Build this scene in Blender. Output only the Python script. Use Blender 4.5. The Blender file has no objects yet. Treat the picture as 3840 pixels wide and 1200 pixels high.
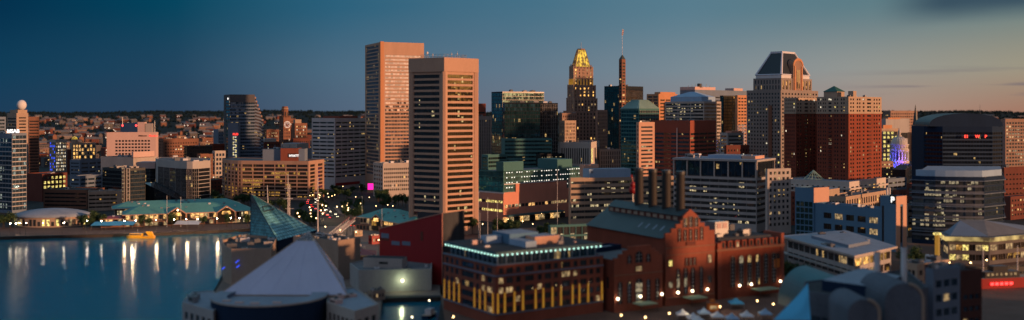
import bpy, math, random
from mathutils import Vector, Matrix
R = math.radians
random.seed(11)
C = bpy.context.scene.collection
scene = bpy.context.scene

# ------------------------------------------------------------------ camera
FP, CX, HY, H = 3800.0, 1920.0, 420.0, 85.0      # focal length / centre / horizon in photo pixels, eye height in metres
cam_d = bpy.data.cameras.new('camera'); cam = bpy.data.objects.new('camera', cam_d); C.objects.link(cam)
cam.location = (0, 0, H); cam.rotation_euler = (R(90), 0, 0)
cam_d.sensor_fit = 'HORIZONTAL'; cam_d.sensor_width = 360.0; cam_d.lens = 360.0*FP/3840.0
cam_d.shift_y = -(600.0-HY)/3840.0
cam_d.clip_start = 1.0; cam_d.clip_end = 60000.0
cam_d.dof.use_dof = True; cam_d.dof.focus_distance = 1000.0; cam_d.dof.aperture_fstop = 0.195
scene.camera = cam

# ------------------------------------------------------------------ colour helpers
def lin(c):
    c /= 255.0
    return c/12.92 if c <= .04045 else ((c+.055)/1.055)**2.4
def S(r, g, b): return (lin(r), lin(g), lin(b), 1)

# ------------------------------------------------------------------ world and sun
SUN_AZ, SUN_EL = 118.0, 6.0
w = bpy.data.worlds.new("World"); scene.world = w; w.use_nodes = True
nt = w.node_tree; nt.nodes.clear(); N = nt.nodes; L = nt.links
def node(t, **k):
    n = N.new(t)
    for a, b in k.items(): setattr(n, a, b)
    return n
def mth(op, a, b=None, c=None, clamp=False):
    n = node('ShaderNodeMath', operation=op); n.use_clamp = clamp
    for i, v in enumerate((a, b, c)):
        if v is None: continue
        if isinstance(v, (int, float)): n.inputs[i].default_value = v
        else: L.new(v, n.inputs[i])
    return n.outputs[0]
tc = node('ShaderNodeTexCoord'); sep = node('ShaderNodeSeparateXYZ'); L.new(tc.outputs['Generated'], sep.inputs[0])
azf = mth('ADD', mth('DIVIDE', mth('ARCTAN2', sep.outputs[0], sep.outputs[1]), 2*math.pi), .5)   # .5 = straight ahead, + = right
elev = mth('ARCSINE', sep.outputs[2])
def ramp(fac, stops):
    r = node('ShaderNodeValToRGB'); el = r.color_ramp.elements
    while len(el) < len(stops): el.new(.5)
    for e, (p, c) in zip(el, stops): e.position = p; e.color = c
    L.new(fac, r.inputs[0]); return r.outputs[0]
def az(px): return .5 + math.atan((px-CX)/FP)/(2*math.pi)
def azd(d): return .5 + d/360.0
hor = ramp(azf, [(0, S(140,115,122)), (azd(-130), S(60,80,98)), (azd(-100), S(20,70,92)), (az(0), S(30,62,90)), (az(700), S(45,66,92)), (az(1350), S(86,104,126)), (az(2200), S(120,122,134)),
                 (az(2900), S(156,139,134)), (az(3400), S(172,138,121)), (az(3840), S(165,117,98)), (azd(60), S(235,165,110)), (azd(105), (1.5,.80,.30,1)), (azd(122), (1.5,.74,.32,1)),
                 (azd(145), (1.25,.66,.42,1)), (azd(160), S(165,122,115)), (1, S(140,115,122))])
mid = ramp(azf, [(0, S(60,80,110)), (azd(-100), S(10,72,98)), (az(0), S(0,48,78)), (az(640), S(0,68,94)), (az(1280), S(42,98,126)), (az(1920), S(66,112,136)),
                 (az(2560), S(88,126,144)), (az(3200), S(92,126,136)), (az(3840), S(104,130,132)), (azd(60), S(190,165,140)), (azd(108), (1.1,.66,.34,1)),
                 (azd(140), (.8,.46,.33,1)), (azd(160), S(110,100,115)), (1, S(60,80,110))])
low = ramp(azf, [(0, S(140,118,128)), (azd(-100), S(14,72,96)), (az(0), S(14,62,90)), (az(640), S(32,69,96)), (az(1280), S(78,108,130)), (az(1920), S(98,121,140)),
                 (az(2560), S(124,140,150)), (az(3200), S(150,152,148)), (az(3840), S(160,152,132)), (azd(60), S(215,185,145)), (azd(108), (1.35,.80,.36,1)), (azd(145), (1.15,.64,.42,1)), (azd(160), S(160,125,122)), (1, S(140,118,128))])
high = ramp(azf, [(0, (.44,.41,.46,1)), (azd(-110), (.34,.38,.44,1)), (azd(-50), (.15,.33,.45,1)), (.5, (.19,.37,.48,1)), (azd(100), (.60,.50,.50,1)), (1, (.44,.41,.46,1))])
def mixc(f, a, b, typ='MIX'):
    m = node('ShaderNodeMix', data_type='RGBA', blend_type=typ)
    if isinstance(f, (int, float)): m.inputs[0].default_value = f
    else: L.new(f, m.inputs[0])
    for i, v in ((6, a), (7, b)):
        if isinstance(v, tuple): m.inputs[i].default_value = v
        else: L.new(v, m.inputs[i])
    return m.outputs[2]
def smooth(v, a, b):
    n = node('ShaderNodeMapRange', interpolation_type='SMOOTHSTEP'); L.new(v, n.inputs[0])
    n.inputs[1].default_value = a; n.inputs[2].default_value = b; return n.outputs[0]
def linr(v, a, b):
    n = node('ShaderNodeMapRange'); L.new(v, n.inputs[0]); n.inputs[1].default_value = a; n.inputs[2].default_value = b; return n.outputs[0]
sky = mixc(linr(elev, -.004, R(2.3)), hor, low)
sky = mixc(smooth(elev, R(1.8), R(6.2)), sky, mid)
sky = mixc(smooth(elev, R(6), R(30)), sky, high)
sky = mixc(smooth(elev, R(35), R(75)), sky, (.15,.30,.42,1))
# thin streak clouds near the horizon and a soft dark bank high on the right
mp = node('ShaderNodeCombineXYZ'); L.new(mth('MULTIPLY', azf, 38.0), mp.inputs[0]); L.new(mth('MULTIPLY', elev, 150.0), mp.inputs[1])
nz = node('ShaderNodeTexNoise'); nz.inputs['Scale'].default_value = 1.0; nz.inputs['Detail'].default_value = 5; L.new(mp.outputs[0], nz.inputs['Vector'])
streak = mth('MULTIPLY', smooth(nz.outputs[0], .50, .62), mth('MULTIPLY', smooth(azf, az(3000), az(3700)), mth('SUBTRACT', 1.0, smooth(elev, R(1.5), R(2.7)))))
sky = mixc(mth('MULTIPLY', streak, .6), sky, S(104,98,112))
mp2 = node('ShaderNodeCombineXYZ'); L.new(mth('MULTIPLY', azf, 26.0), mp2.inputs[0]); L.new(mth('MULTIPLY', elev, 16.0), mp2.inputs[1])
nz2 = node('ShaderNodeTexNoise'); nz2.inputs['Scale'].default_value = 1.0; nz2.inputs['Detail'].default_value = 4; L.new(mp2.outputs[0], nz2.inputs['Vector'])
veil = mth('MULTIPLY', mth('MULTIPLY', smooth(nz2.outputs[0], .38, .75), smooth(elev, R(1), R(5))), smooth(azf, az(400), az(2400)))
sky = mixc(mth('MULTIPLY', veil, .10), sky, S(120,132,142))
bank = mth('MULTIPLY', smooth(azf, az(3250), az(3560)), smooth(mth('ADD', elev, mth('MULTIPLY', nz2.outputs[0], .02)), R(4.9), R(6.3)))
sky = mixc(mth('MULTIPLY', bank, .85), sky, S(46,70,90))
# dark roofline added to the sky, out of view right, for glass to reflect
skn = node('ShaderNodeTexWhiteNoise', noise_dimensions='1D'); L.new(mth('FLOOR', mth('MULTIPLY', azf, 420.0)), skn.inputs['W'])
skh = mth('ADD', mth('MULTIPLY', skn.outputs['Value'], R(.55)), mth('ADD', R(.15), mth('MULTIPLY', mth('SUBTRACT', 1.0, smooth(azf, azd(112), azd(140))), R(.75))))
skm = mth('MULTIPLY', mth('LESS_THAN', elev, skh), mth('GREATER_THAN', azf, azd(60)))
sky = mixc(skm, sky, (.03,.022,.022,1))
below = smooth(elev, -.02, -.002)
sky = mixc(below, (.012, .016, .022, 1), sky)
nish = node('ShaderNodeTexSky', sky_type='NISHITA'); nish.sun_disc = False; nish.sun_elevation = R(SUN_EL); nish.sun_rotation = R(SUN_AZ)
bg1 = node('ShaderNodeBackground'); L.new(sky, bg1.inputs[0]); bg1.inputs[1].default_value = 0.97
bg2 = node('ShaderNodeBackground'); L.new(nish.outputs[0], bg2.inputs[0]); bg2.inputs[1].default_value = 0.0003
add = node('ShaderNodeAddShader'); L.new(bg1.outputs[0], add.inputs[0]); L.new(bg2.outputs[0], add.inputs[1])
wo = node('ShaderNodeOutputWorld'); L.new(add.outputs[0], wo.inputs[0])

sd = bpy.data.lights.new('sun', 'SUN'); sun = bpy.data.objects.new('sun', sd); C.objects.link(sun)
sd.energy = 4.4; sd.angle = R(1.2); sd.color = (1.0, .49, .24)
sdir = Vector((math.sin(R(SUN_AZ))*math.cos(R(SUN_EL)), math.cos(R(SUN_AZ))*math.cos(R(SUN_EL)), math.sin(R(SUN_EL))))
sun.rotation_euler = sdir.to_track_quat('Z', 'Y').to_euler()
scene.view_settings.view_transform = 'Standard'; scene.view_settings.look = 'None'
scene.view_settings.exposure = 0.0; scene.view_settings.gamma = 1.0
scene.cycles.use_denoising = True; scene.cycles.max_bounces = 5; scene.cycles.sample_clamp_indirect = 4.0

# ------------------------------------------------------------------ materials
MATS = {}
def newmat(name):
    m = bpy.data.materials.new(name); m.use_nodes = True; MATS[name] = m
    return m, m.node_tree, m.node_tree.nodes['Principled BSDF']
def wall(name, col, var=.16, rough=.85, scale=.09, metal=0):
    m, t, p = newmat(name); n, l = t.nodes, t.links
    g = n.new('ShaderNodeNewGeometry')
    vm = n.new('ShaderNodeVectorMath'); vm.operation = 'MULTIPLY'; vm.inputs[1].default_value = (1, 1, .25); l.new(g.outputs['Position'], vm.inputs[0])
    a = n.new('ShaderNodeTexNoise'); a.inputs['Scale'].default_value = scale; a.inputs['Detail'].default_value = 6; a.inputs['Roughness'].default_value = .7; l.new(vm.outputs[0], a.inputs['Vector'])
    b = n.new('ShaderNodeTexNoise'); b.inputs['Scale'].default_value = scale*14; b.inputs['Detail'].default_value = 3; l.new(g.outputs['Position'], b.inputs['Vector'])
    ad = n.new('ShaderNodeMath'); ad.operation = 'ADD'; l.new(a.outputs[0], ad.inputs[0])
    mu = n.new('ShaderNodeMath'); mu.operation = 'MULTIPLY'; mu.inputs[1].default_value = .5; l.new(b.outputs[0], mu.inputs[0]); l.new(mu.outputs[0], ad.inputs[1])
    mr = n.new('ShaderNodeMapRange'); mr.inputs[1].default_value = .45; mr.inputs[2].default_value = 1.05; mr.inputs[3].default_value = 1-var*1.3; mr.inputs[4].default_value = 1+var; l.new(ad.outputs[0], mr.inputs[0])
    mx = n.new('ShaderNodeVectorMath'); mx.operation = 'SCALE'; mx.inputs[0].default_value = col[:3]; l.new(mr.outputs[0], mx.inputs['Scale'])
    l.new(mx.outputs[0], p.inputs['Base Color']); p.inputs['Roughness'].default_value = rough; p.inputs['Metallic'].default_value = metal
    if rough > .7: p.inputs['Specular IOR Level'].default_value = .12
    return name
def glass(name, col, metal=.7, rough=.025, lit=0, litcol=(1, .62, .22), litstr=1.5, cell=(2.2, 2.2, 3.9), tilt=.012, cluster=.12):
    m, t, p = newmat(name); n, l = t.nodes, t.links
    g = n.new('ShaderNodeNewGeometry')
    dv = n.new('ShaderNodeVectorMath'); dv.operation = 'DIVIDE'; dv.inputs[1].default_value = cell; l.new(g.outputs['Position'], dv.inputs[0])
    fl = n.new('ShaderNodeVectorMath'); fl.operation = 'FLOOR'; l.new(dv.outputs[0], fl.inputs[0])
    wn = n.new('ShaderNodeTexWhiteNoise'); wn.noise_dimensions = '3D'; l.new(fl.outputs[0], wn.inputs['Vector'])
    sb = n.new('ShaderNodeVectorMath'); sb.operation = 'SUBTRACT'; sb.inputs[1].default_value = (.5, .5, .5); l.new(wn.outputs['Color'], sb.inputs[0])
    sc = n.new('ShaderNodeVectorMath'); sc.operation = 'SCALE'; sc.inputs['Scale'].default_value = tilt; l.new(sb.outputs[0], sc.inputs[0])
    wv = n.new('ShaderNodeTexNoise'); wv.inputs['Scale'].default_value = .35; wv.inputs['Detail'].default_value = 2; l.new(g.outputs['Position'], wv.inputs['Vector'])
    s2 = n.new('ShaderNodeVectorMath'); s2.operation = 'SUBTRACT'; s2.inputs[1].default_value = (.5, .5, .5); l.new(wv.outputs['Color'], s2.inputs[0])
    s3 = n.new('ShaderNodeVectorMath'); s3.operation = 'SCALE'; s3.inputs['Scale'].default_value = tilt*1.6; l.new(s2.outputs[0], s3.inputs[0])
    a1 = n.new('ShaderNodeVectorMath'); l.new(g.outputs['Normal'], a1.inputs[0]); l.new(sc.outputs[0], a1.inputs[1])
    a2 = n.new('ShaderNodeVectorMath'); l.new(a1.outputs[0], a2.inputs[0]); l.new(s3.outputs[0], a2.inputs[1])
    nn = n.new('ShaderNodeVectorMath'); nn.operation = 'NORMALIZE'; l.new(a2.outputs[0], nn.inputs[0]); l.new(nn.outputs[0], p.inputs['Normal'])
    vr = n.new('ShaderNodeMapRange'); vr.inputs[3].default_value = .62; vr.inputs[4].default_value = 1.2; l.new(wn.outputs['Value'], vr.inputs[0])
    cs = n.new('ShaderNodeVectorMath'); cs.operation = 'SCALE'; cs.inputs[0].default_value = col[:3]; l.new(vr.outputs[0], cs.inputs['Scale'])
    l.new(cs.outputs[0], p.inputs['Base Color']); p.inputs['Metallic'].default_value = metal; p.inputs['Roughness'].default_value = rough
    if lit:
        d2 = n.new('ShaderNodeVectorMath'); d2.operation = 'MULTIPLY'; d2.inputs[1].default_value = (cluster, cluster, 1.0); l.new(fl.outputs[0], d2.inputs[0])
        nz = n.new('ShaderNodeTexNoise'); nz.inputs['Scale'].default_value = .77; nz.inputs['Detail'].default_value = 1; l.new(d2.outputs[0], nz.inputs['Vector'])
        th = n.new('ShaderNodeMapRange'); th.inputs[1].default_value = .54; th.inputs[2].default_value = .68; th.inputs[3].default_value = lit*.12; th.inputs[4].default_value = min(.9, lit*4.5); l.new(nz.outputs[0], th.inputs[0])
        w2 = n.new('ShaderNodeTexWhiteNoise'); w2.noise_dimensions = '4D'; w2.inputs['W'].default_value = 3.3; l.new(fl.outputs[0], w2.inputs['Vector'])
        lt = n.new('ShaderNodeMath'); lt.operation = 'LESS_THAN'; l.new(w2.outputs['Value'], lt.inputs[0]); l.new(th.outputs[0], lt.inputs[1])
        ns = n.new('ShaderNodeTexNoise'); ns.inputs['Scale'].default_value = .9; ns.inputs['Detail'].default_value = 2; l.new(g.outputs['Position'], ns.inputs['Vector'])
        m3 = n.new('ShaderNodeMapRange'); m3.inputs[1].default_value = .35; m3.inputs[2].default_value = .7; m3.inputs[3].default_value = .05; m3.inputs[4].default_value = litstr*.62; l.new(ns.outputs[0], m3.inputs[0])
        mm = n.new('ShaderNodeMath'); mm.operation = 'MULTIPLY'; l.new(lt.outputs[0], mm.inputs[0]); l.new(m3.outputs[0], mm.inputs[1])
        p.inputs['Emission Color'].default_value = (*litcol, 1); l.new(mm.outputs[0], p.inputs['Emission Strength'])
    return name
def emit(name, col, st, noise=0):
    m, t, p = newmat(name); n, l = t.nodes, t.links
    p.inputs['Base Color'].default_value = (.08, .08, .08, 1); p.inputs['Roughness'].default_value = .2
    p.inputs['Emission Color'].default_value = (*col[:3], 1); p.inputs['Emission Strength'].default_value = st
    if noise:
        g = n.new('ShaderNodeNewGeometry'); ns = n.new('ShaderNodeTexNoise'); ns.inputs['Scale'].default_value = noise; ns.inputs['Detail'].default_value = 3; l.new(g.outputs['Position'], ns.inputs['Vector'])
        m3 = n.new('ShaderNodeMapRange'); m3.inputs[1].default_value = .36; m3.inputs[2].default_value = .66; m3.inputs[3].default_value = st*.08; m3.inputs[4].default_value = st*1.5; l.new(ns.outputs[0], m3.inputs[0])
        l.new(m3.outputs[0], p.inputs['Emission Strength'])
    return name
def M(n): return MATS[n]

wall('concrete_pink', (.50,.335,.27), .10); wall('concrete_tan', (.40,.30,.24)); wall('concrete_grey', (.38,.37,.38)); wall('concrete_pale', (.44,.40,.38))
wall('concrete_dark', (.12,.115,.125)); wall('tower_pink', (.50,.32,.24), .13); wall('hotel_tan', (.42,.27,.21)); wall('granite_red', (.28,.085,.060), .12)
wall('brick_red', (.24,.065,.042), .2); wall('brick_orange', (.27,.085,.058), .2); wall('brick_dark', (.15,.055,.045), .2); wall('brick_brown', (.24,.12,.085), .2)
wall('stone_buff', (.42,.32,.25), .14); wall('stone_grey', (.27,.235,.225), .14); wall('stone_white', (.55,.50,.47), .1); wall('stone_brown', (.31,.205,.165), .16)
wall('white_paint', (.68,.68,.72), .08); wall('pale_blue_panel', (.30,.44,.62), .08); wall('blue_panel', (.10,.21,.34), .06); wall('teal_panel', (.07,.18,.19), .08)
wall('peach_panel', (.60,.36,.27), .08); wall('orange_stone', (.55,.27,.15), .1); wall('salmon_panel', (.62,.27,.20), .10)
wall('roof_dark', (.055,.06,.07), .3); wall('roof_grey', (.16,.17,.19), .25); wall('roof_white', (.27,.32,.40), .18); wall('roof_green', (.085,.29,.275), .22, .6)
wall('roof_dark_green', (.02,.10,.085), .1, .6); wall('roof_slate', (.035,.055,.065), .2, .5); wall('black_glassy', (.012,.016,.024), .1, .25)
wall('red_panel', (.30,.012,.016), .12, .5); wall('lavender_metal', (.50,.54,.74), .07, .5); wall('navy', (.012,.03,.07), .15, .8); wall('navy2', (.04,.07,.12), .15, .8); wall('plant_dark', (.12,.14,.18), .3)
wall('metal_grey', (.30,.31,.33), .1, .45, metal=.4); wall('metal_white', (.62,.62,.66), .1, .5); wall('mast_white', (.75,.70,.68), .05, .6); wall('frame_dark', (.04,.045,.05), .1, .5)
wall('frame_light', (.42,.40,.40), .1, .6); wall('stack_black', (.018,.016,.017), .25, .7); wall('bark', (.07,.05,.035), .3); wall('mahogany', (.10,.045,.04), .15)
wall('slate_blue', (.17,.22,.30), .12); wall('pink_stucco', (.60,.43,.40), .07); wall('teal_metal', (.018,.12,.155), .15, .5); wall('blue_fabric', (.10,.42,.68), .1)
wall('slab_grey', (.56,.52,.54))
wall('yellow_paint', (.85,.42,.02), .08, .4); wall('tyre', (.02,.02,.02)); wall('lime_canopy', (.35,.45,.32), .1); wall('orange_paint', (.55,.17,.04), .1)
wall('ground_dark', (.045,.047,.05), .35, .9, .02); wall('asphalt', (.055,.05,.05), .2, .8, .05); wall('pavement_brick', (.17,.105,.085), .25, .85, .08); wall('paver_pale', (.22,.17,.15), .2)
wall('road_paint', (.6,.6,.58), .1); wall('roof_seam', (.24,.25,.33)); wall('quay_wall', (.06,.05,.045), .3); wall('lead_pyramid', (.012,.02,.035), .15, .5); wall('copper_frame', (.62,.64,.74), .06)
glass('glass_dark', (.10,.11,.12), .6, lit=.035, litstr=1.6); glass('glass_black', (.045,.05,.055), .5, lit=.02, litstr=1.3); glass('glass_bronze', (.25,.185,.085), .97, .022, lit=.03, litcol=(1,.72,.30), litstr=1.8, tilt=.008)
glass('glass_pink', (.74,.66,.62), .95, .022, lit=0, tilt=.010); glass('glass_teal', (.10,.33,.36), .75, .022, lit=.02, litstr=1.2); glass('glass_teal_dark', (.035,.11,.125), .7, .022, lit=.03, litstr=1.0)
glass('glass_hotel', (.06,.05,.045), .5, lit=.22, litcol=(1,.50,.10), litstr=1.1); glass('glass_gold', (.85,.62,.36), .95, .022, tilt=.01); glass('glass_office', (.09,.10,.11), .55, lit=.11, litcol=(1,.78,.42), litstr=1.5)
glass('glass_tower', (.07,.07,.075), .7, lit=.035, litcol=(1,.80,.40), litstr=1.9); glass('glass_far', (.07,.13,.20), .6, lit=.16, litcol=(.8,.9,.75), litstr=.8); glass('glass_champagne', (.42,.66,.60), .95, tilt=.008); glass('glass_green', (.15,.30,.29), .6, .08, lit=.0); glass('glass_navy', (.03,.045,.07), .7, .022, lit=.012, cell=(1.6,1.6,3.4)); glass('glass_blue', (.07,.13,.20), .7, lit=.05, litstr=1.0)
glass('glass_flat', (.05,.045,.045), .4, lit=0); glass('glass_busy', (.09,.11,.13), .5, lit=.30, litcol=(1,.80,.48), litstr=.9); glass('glass_pyramid', (.22,.62,.72), .15, .18, tilt=.09, cell=(1.8,1.8,1.8))
emit('lit_warm', (1,.55,.18), 1.1, .9); emit('lit_yellow', (1,.78,.22), 1.1, .8); emit('lit_white', (1,.86,.62), 1.1, .8); emit('lit_gold', (1,.50,.12), 1.5, .35); emit('lit_soft', (1,.66,.30), .42, .6)
emit('lamp_glow', (1,.62,.26), 9); emit('lamp_white', (1,.80,.50), 9); emit('lamp_quay', (1,.86,.62), 90); emit('flood_teal', (.55,1,.85), 2.0); emit('red_light', (1,.03,.03), 5); emit('magenta_light', (1,0,.36), 1.6); emit('purple_light', (.52,0,.75), .75)
emit('blue_light', (.03,.08,1), 1.6); emit('sign_white', (1,.95,.9), 1.6); emit('sign_red', (1,.05,.03), 2.2); emit('head_light', (1,.85,.6), 14); emit('tail_light', (1,.03,.02), 12); emit('house_light', (1,.80,.60), 2.2); emit('fascia_glow', (1,.72,.24), .55, .12); emit('ceiling_white', (1,.92,.78), 2.4); emit('clock_white', (1,.88,.78), .55)
emit('lantern_yellow', (1,.62,.05), .85, .3)
emit('uplit_glow', (1,.46,.03), .30); emit('green_light', (.05,1,.25), 2.0); emit('lit_cyan', (.4,.9,1), 1.0, .8); emit('dome_blue', (.12,.14,1), 1.1, .15)

# ------------------------------------------------------------------ geometry helpers
def px2(px, D): return (px-CX)/FP*D
def P(px, py, D): return Vector(((px-CX)/FP*D, D, H-(py-HY)/FP*D))
def zt(py, D): return H-(py-HY)/FP*D
def dz(py, z): return (H-z)*FP/(py-HY)            # depth at which height z shows at row py
class MB:
    def __init__(s): s.v = []; s.f = []; s.m = []; s.mats = []
    def mi(s, mat):
        if mat not in s.mats: s.mats.append(mat)
        return s.mats.index(mat)
    def poly(s, pts, mat):
        b = len(s.v); s.v += [tuple(p) for p in pts]; s.f.append(tuple(range(b, b+len(pts)))); s.m.append(s.mi(mat))
    def prism(s, pts, z0, z1, mat, top=None, bottom=False):
        n = len(pts)
        for i in range(n):
            a, b = pts[i], pts[(i+1) % n]
            s.poly([(a[0],a[1],z0), (b[0],b[1],z0), (b[0],b[1],z1), (a[0],a[1],z1)], mat)
        s.poly([(p[0],p[1],z1) for p in pts], top or mat)
        if bottom: s.poly([(p[0],p[1],z0) for p in reversed(pts)], mat)
    def box(s, x0, x1, y0, y1, z0, z1, mat, top=None): s.prism([(x0,y0),(x1,y0),(x1,y1),(x0,y1)], z0, z1, mat, top, True)
    def obox(s, o, u, w, d, z0, z1, mat, top=None):   # front edge from o along u, depth d behind
        n = Vector((-u[1], u[0])); o = Vector(o[:2]); u = Vector(u[:2])
        s.prism([o, o+u*w, o+u*w+n*d, o+n*d], z0, z1, mat, top, True)
    def cyl(s, c, r, z0, z1, mat, n=16, r2=None, top=None):
        r2 = r if r2 is None else r2
        a = [(c[0]+r*math.cos(2*math.pi*i/n), c[1]+r*math.sin(2*math.pi*i/n), z0) for i in range(n)]
        b = [(c[0]+r2*math.cos(2*math.pi*i/n), c[1]+r2*math.sin(2*math.pi*i/n), z1) for i in range(n)]
        for i in range(n): j = (i+1) % n; s.poly([a[i], a[j], b[j], b[i]], mat)
        if r2 > .01: s.poly(b, top or mat)
        s.poly(a[::-1], mat)
    def tube(s, p, q, r, mat, n=4, r2=None):
        p, q = Vector(p), Vector(q); d = (q-p).normalized(); r2 = r if r2 is None else r2
        a = d.cross(Vector((0,0,1)) if abs(d.z) < .9 else Vector((1,0,0))).normalized(); b = d.cross(a)
        A = [p+(a*math.cos(2*math.pi*i/n)+b*math.sin(2*math.pi*i/n))*r for i in range(n)]
        B = [q+(a*math.cos(2*math.pi*i/n)+b*math.sin(2*math.pi*i/n))*r2 for i in range(n)]
        for i in range(n): j = (i+1) % n; s.poly([A[i], A[j], B[j], B[i]], mat)
        s.poly(A[::-1], mat); s.poly(B, mat)
    def sphere(s, c, r, mat, n=10, m=6, sz=1.0, z0=-90):
        rings = []
        for j in range(m+1):
            t = R(z0+(90-z0)*j/m); rings.append([(c[0]+r*math.cos(t)*math.cos(2*math.pi*i/n), c[1]+r*math.cos(t)*math.sin(2*math.pi*i/n), c[2]+r*sz*math.sin(t)) for i in range(n)])
        for j in range(m):
            for i in range(n): k = (i+1) % n; s.poly([rings[j][i], rings[j][k], rings[j+1][k], rings[j+1][i]], mat)
    def profile(s, A, u, prof, t, mat, side=None):   # vertical plate: outline prof [(s,z)] starting at A along u, thickness t behind
        A = Vector(A[:2]); u = Vector(u[:2]); n = Vector((-u[1], u[0]))*t
        F = [(A.x+u.x*a, A.y+u.y*a, z) for a, z in prof]; Bk = [(x+n.x, y+n.y, z) for x, y, z in F]
        s.poly(F, mat); s.poly(Bk[::-1], mat)
        for i in range(len(F)): j = (i+1) % len(F); s.poly([F[i], F[j], Bk[j], Bk[i]], side or mat)
    def build(s, name, parent=None, origin=(0,0,0), smooth=False):
        me = bpy.data.meshes.new(name); o0 = Vector(origin)
        me.from_pydata([(v[0]-o0.x, v[1]-o0.y, v[2]-o0.z) for v in s.v], [], s.f)
        for m in s.mats: me.materials.append(M(m))
        me.polygons.foreach_set('material_index', s.m)
        if smooth:
            import bmesh
            bm = bmesh.new(); bm.from_mesh(me); bmesh.ops.remove_doubles(bm, verts=bm.verts, dist=.001); bm.to_mesh(me); bm.free()
            me.polygons.foreach_set('use_smooth', [True]*len(me.polygons))
        ob = bpy.data.objects.new(name, me); C.objects.link(ob)
        if parent: ob.parent = parent
        else: ob.location = o0
        return ob
def tag(o, label=None, cat=None, group=None, kind=None):
    if label: o['label'] = label
    if cat: o['category'] = cat
    if group: o['group'] = group
    if kind: o['kind'] = kind
    return o
def empty(name, loc, label, cat, group=None, rz=0):
    o = bpy.data.objects.new(name, None); C.objects.link(o); o.location = loc; o.rotation_euler = (0, 0, rz); o.empty_display_size = 1
    return tag(o, label, cat, group)
def copy_tree(o, parent=None):
    c = o.copy(); C.objects.link(c); c.parent = parent
    for ch in o.children: copy_tree(ch, c)
    return c

WIN = {}
def win_geom(mb, A, u, w, h, z, g, fr, mull):
    def pt(s, zz, off=0): return (A[0]+u[0]*s+u[1]*off, A[1]+u[1]*s-u[0]*off, z+zz)
    mb.poly([pt(0,0), pt(w,0), pt(w,h), pt(0,h)], g)
    if mull and w > mull*1.4:
        k = max(2, round(w/mull)); t = .07 if mull < 3 else .14
        for i in range(1, k):
            x = w*i/k
            mb.poly([pt(x-t,0,.1), pt(x+t,0,.1), pt(x+t,h,.1), pt(x-t,h,.1)], fr)
            mb.poly([pt(x-t,0,0), pt(x-t,0,.1), pt(x-t,h,.1), pt(x-t,h,0)], fr); mb.poly([pt(x+t,0,.1), pt(x+t,0,0), pt(x+t,h,0), pt(x+t,h,.1)], fr)
    t = .08
    if h > 1.2: mb.poly([pt(0,h-t,.09), pt(w,h-t,.09), pt(w,h,.09), pt(0,h,.09)], fr); mb.poly([pt(0,0,.09), pt(w,0,.09), pt(w,t,.09), pt(0,t,.09)], fr)
def win_mesh(w, h, g, fr, mull):
    k = (round(w, 2), round(h, 2), g, fr, mull)
    if k not in WIN:
        mb = MB(); win_geom(mb, (0,0), (1,0), w, h, 0, g, fr, mull)
        me = bpy.data.meshes.new('window'); me.from_pydata(mb.v, [], mb.f)
        for m in mb.mats: me.materials.append(M(m))
        me.polygons.foreach_set('material_index', mb.m); WIN[k] = me
    return WIN[k]
def F(n=1, fh=4.0, ww=.6, wh=.5, m=(1,1,3,2), g='glass_dark', lit=0, lm=('lit_warm','lit_yellow','lit_white'), fr='frame_dark', mull=0, rec=.35, cols=None, sp=None, rows=None, skip=None):
    return dict(n=n, fh=fh, ww=ww, wh=wh, m=m, g=g, lit=lit, lm=lm, fr=fr, mull=mull, rec=rec, cols=cols, sp=sp, rows=rows, skip=skip)

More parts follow.
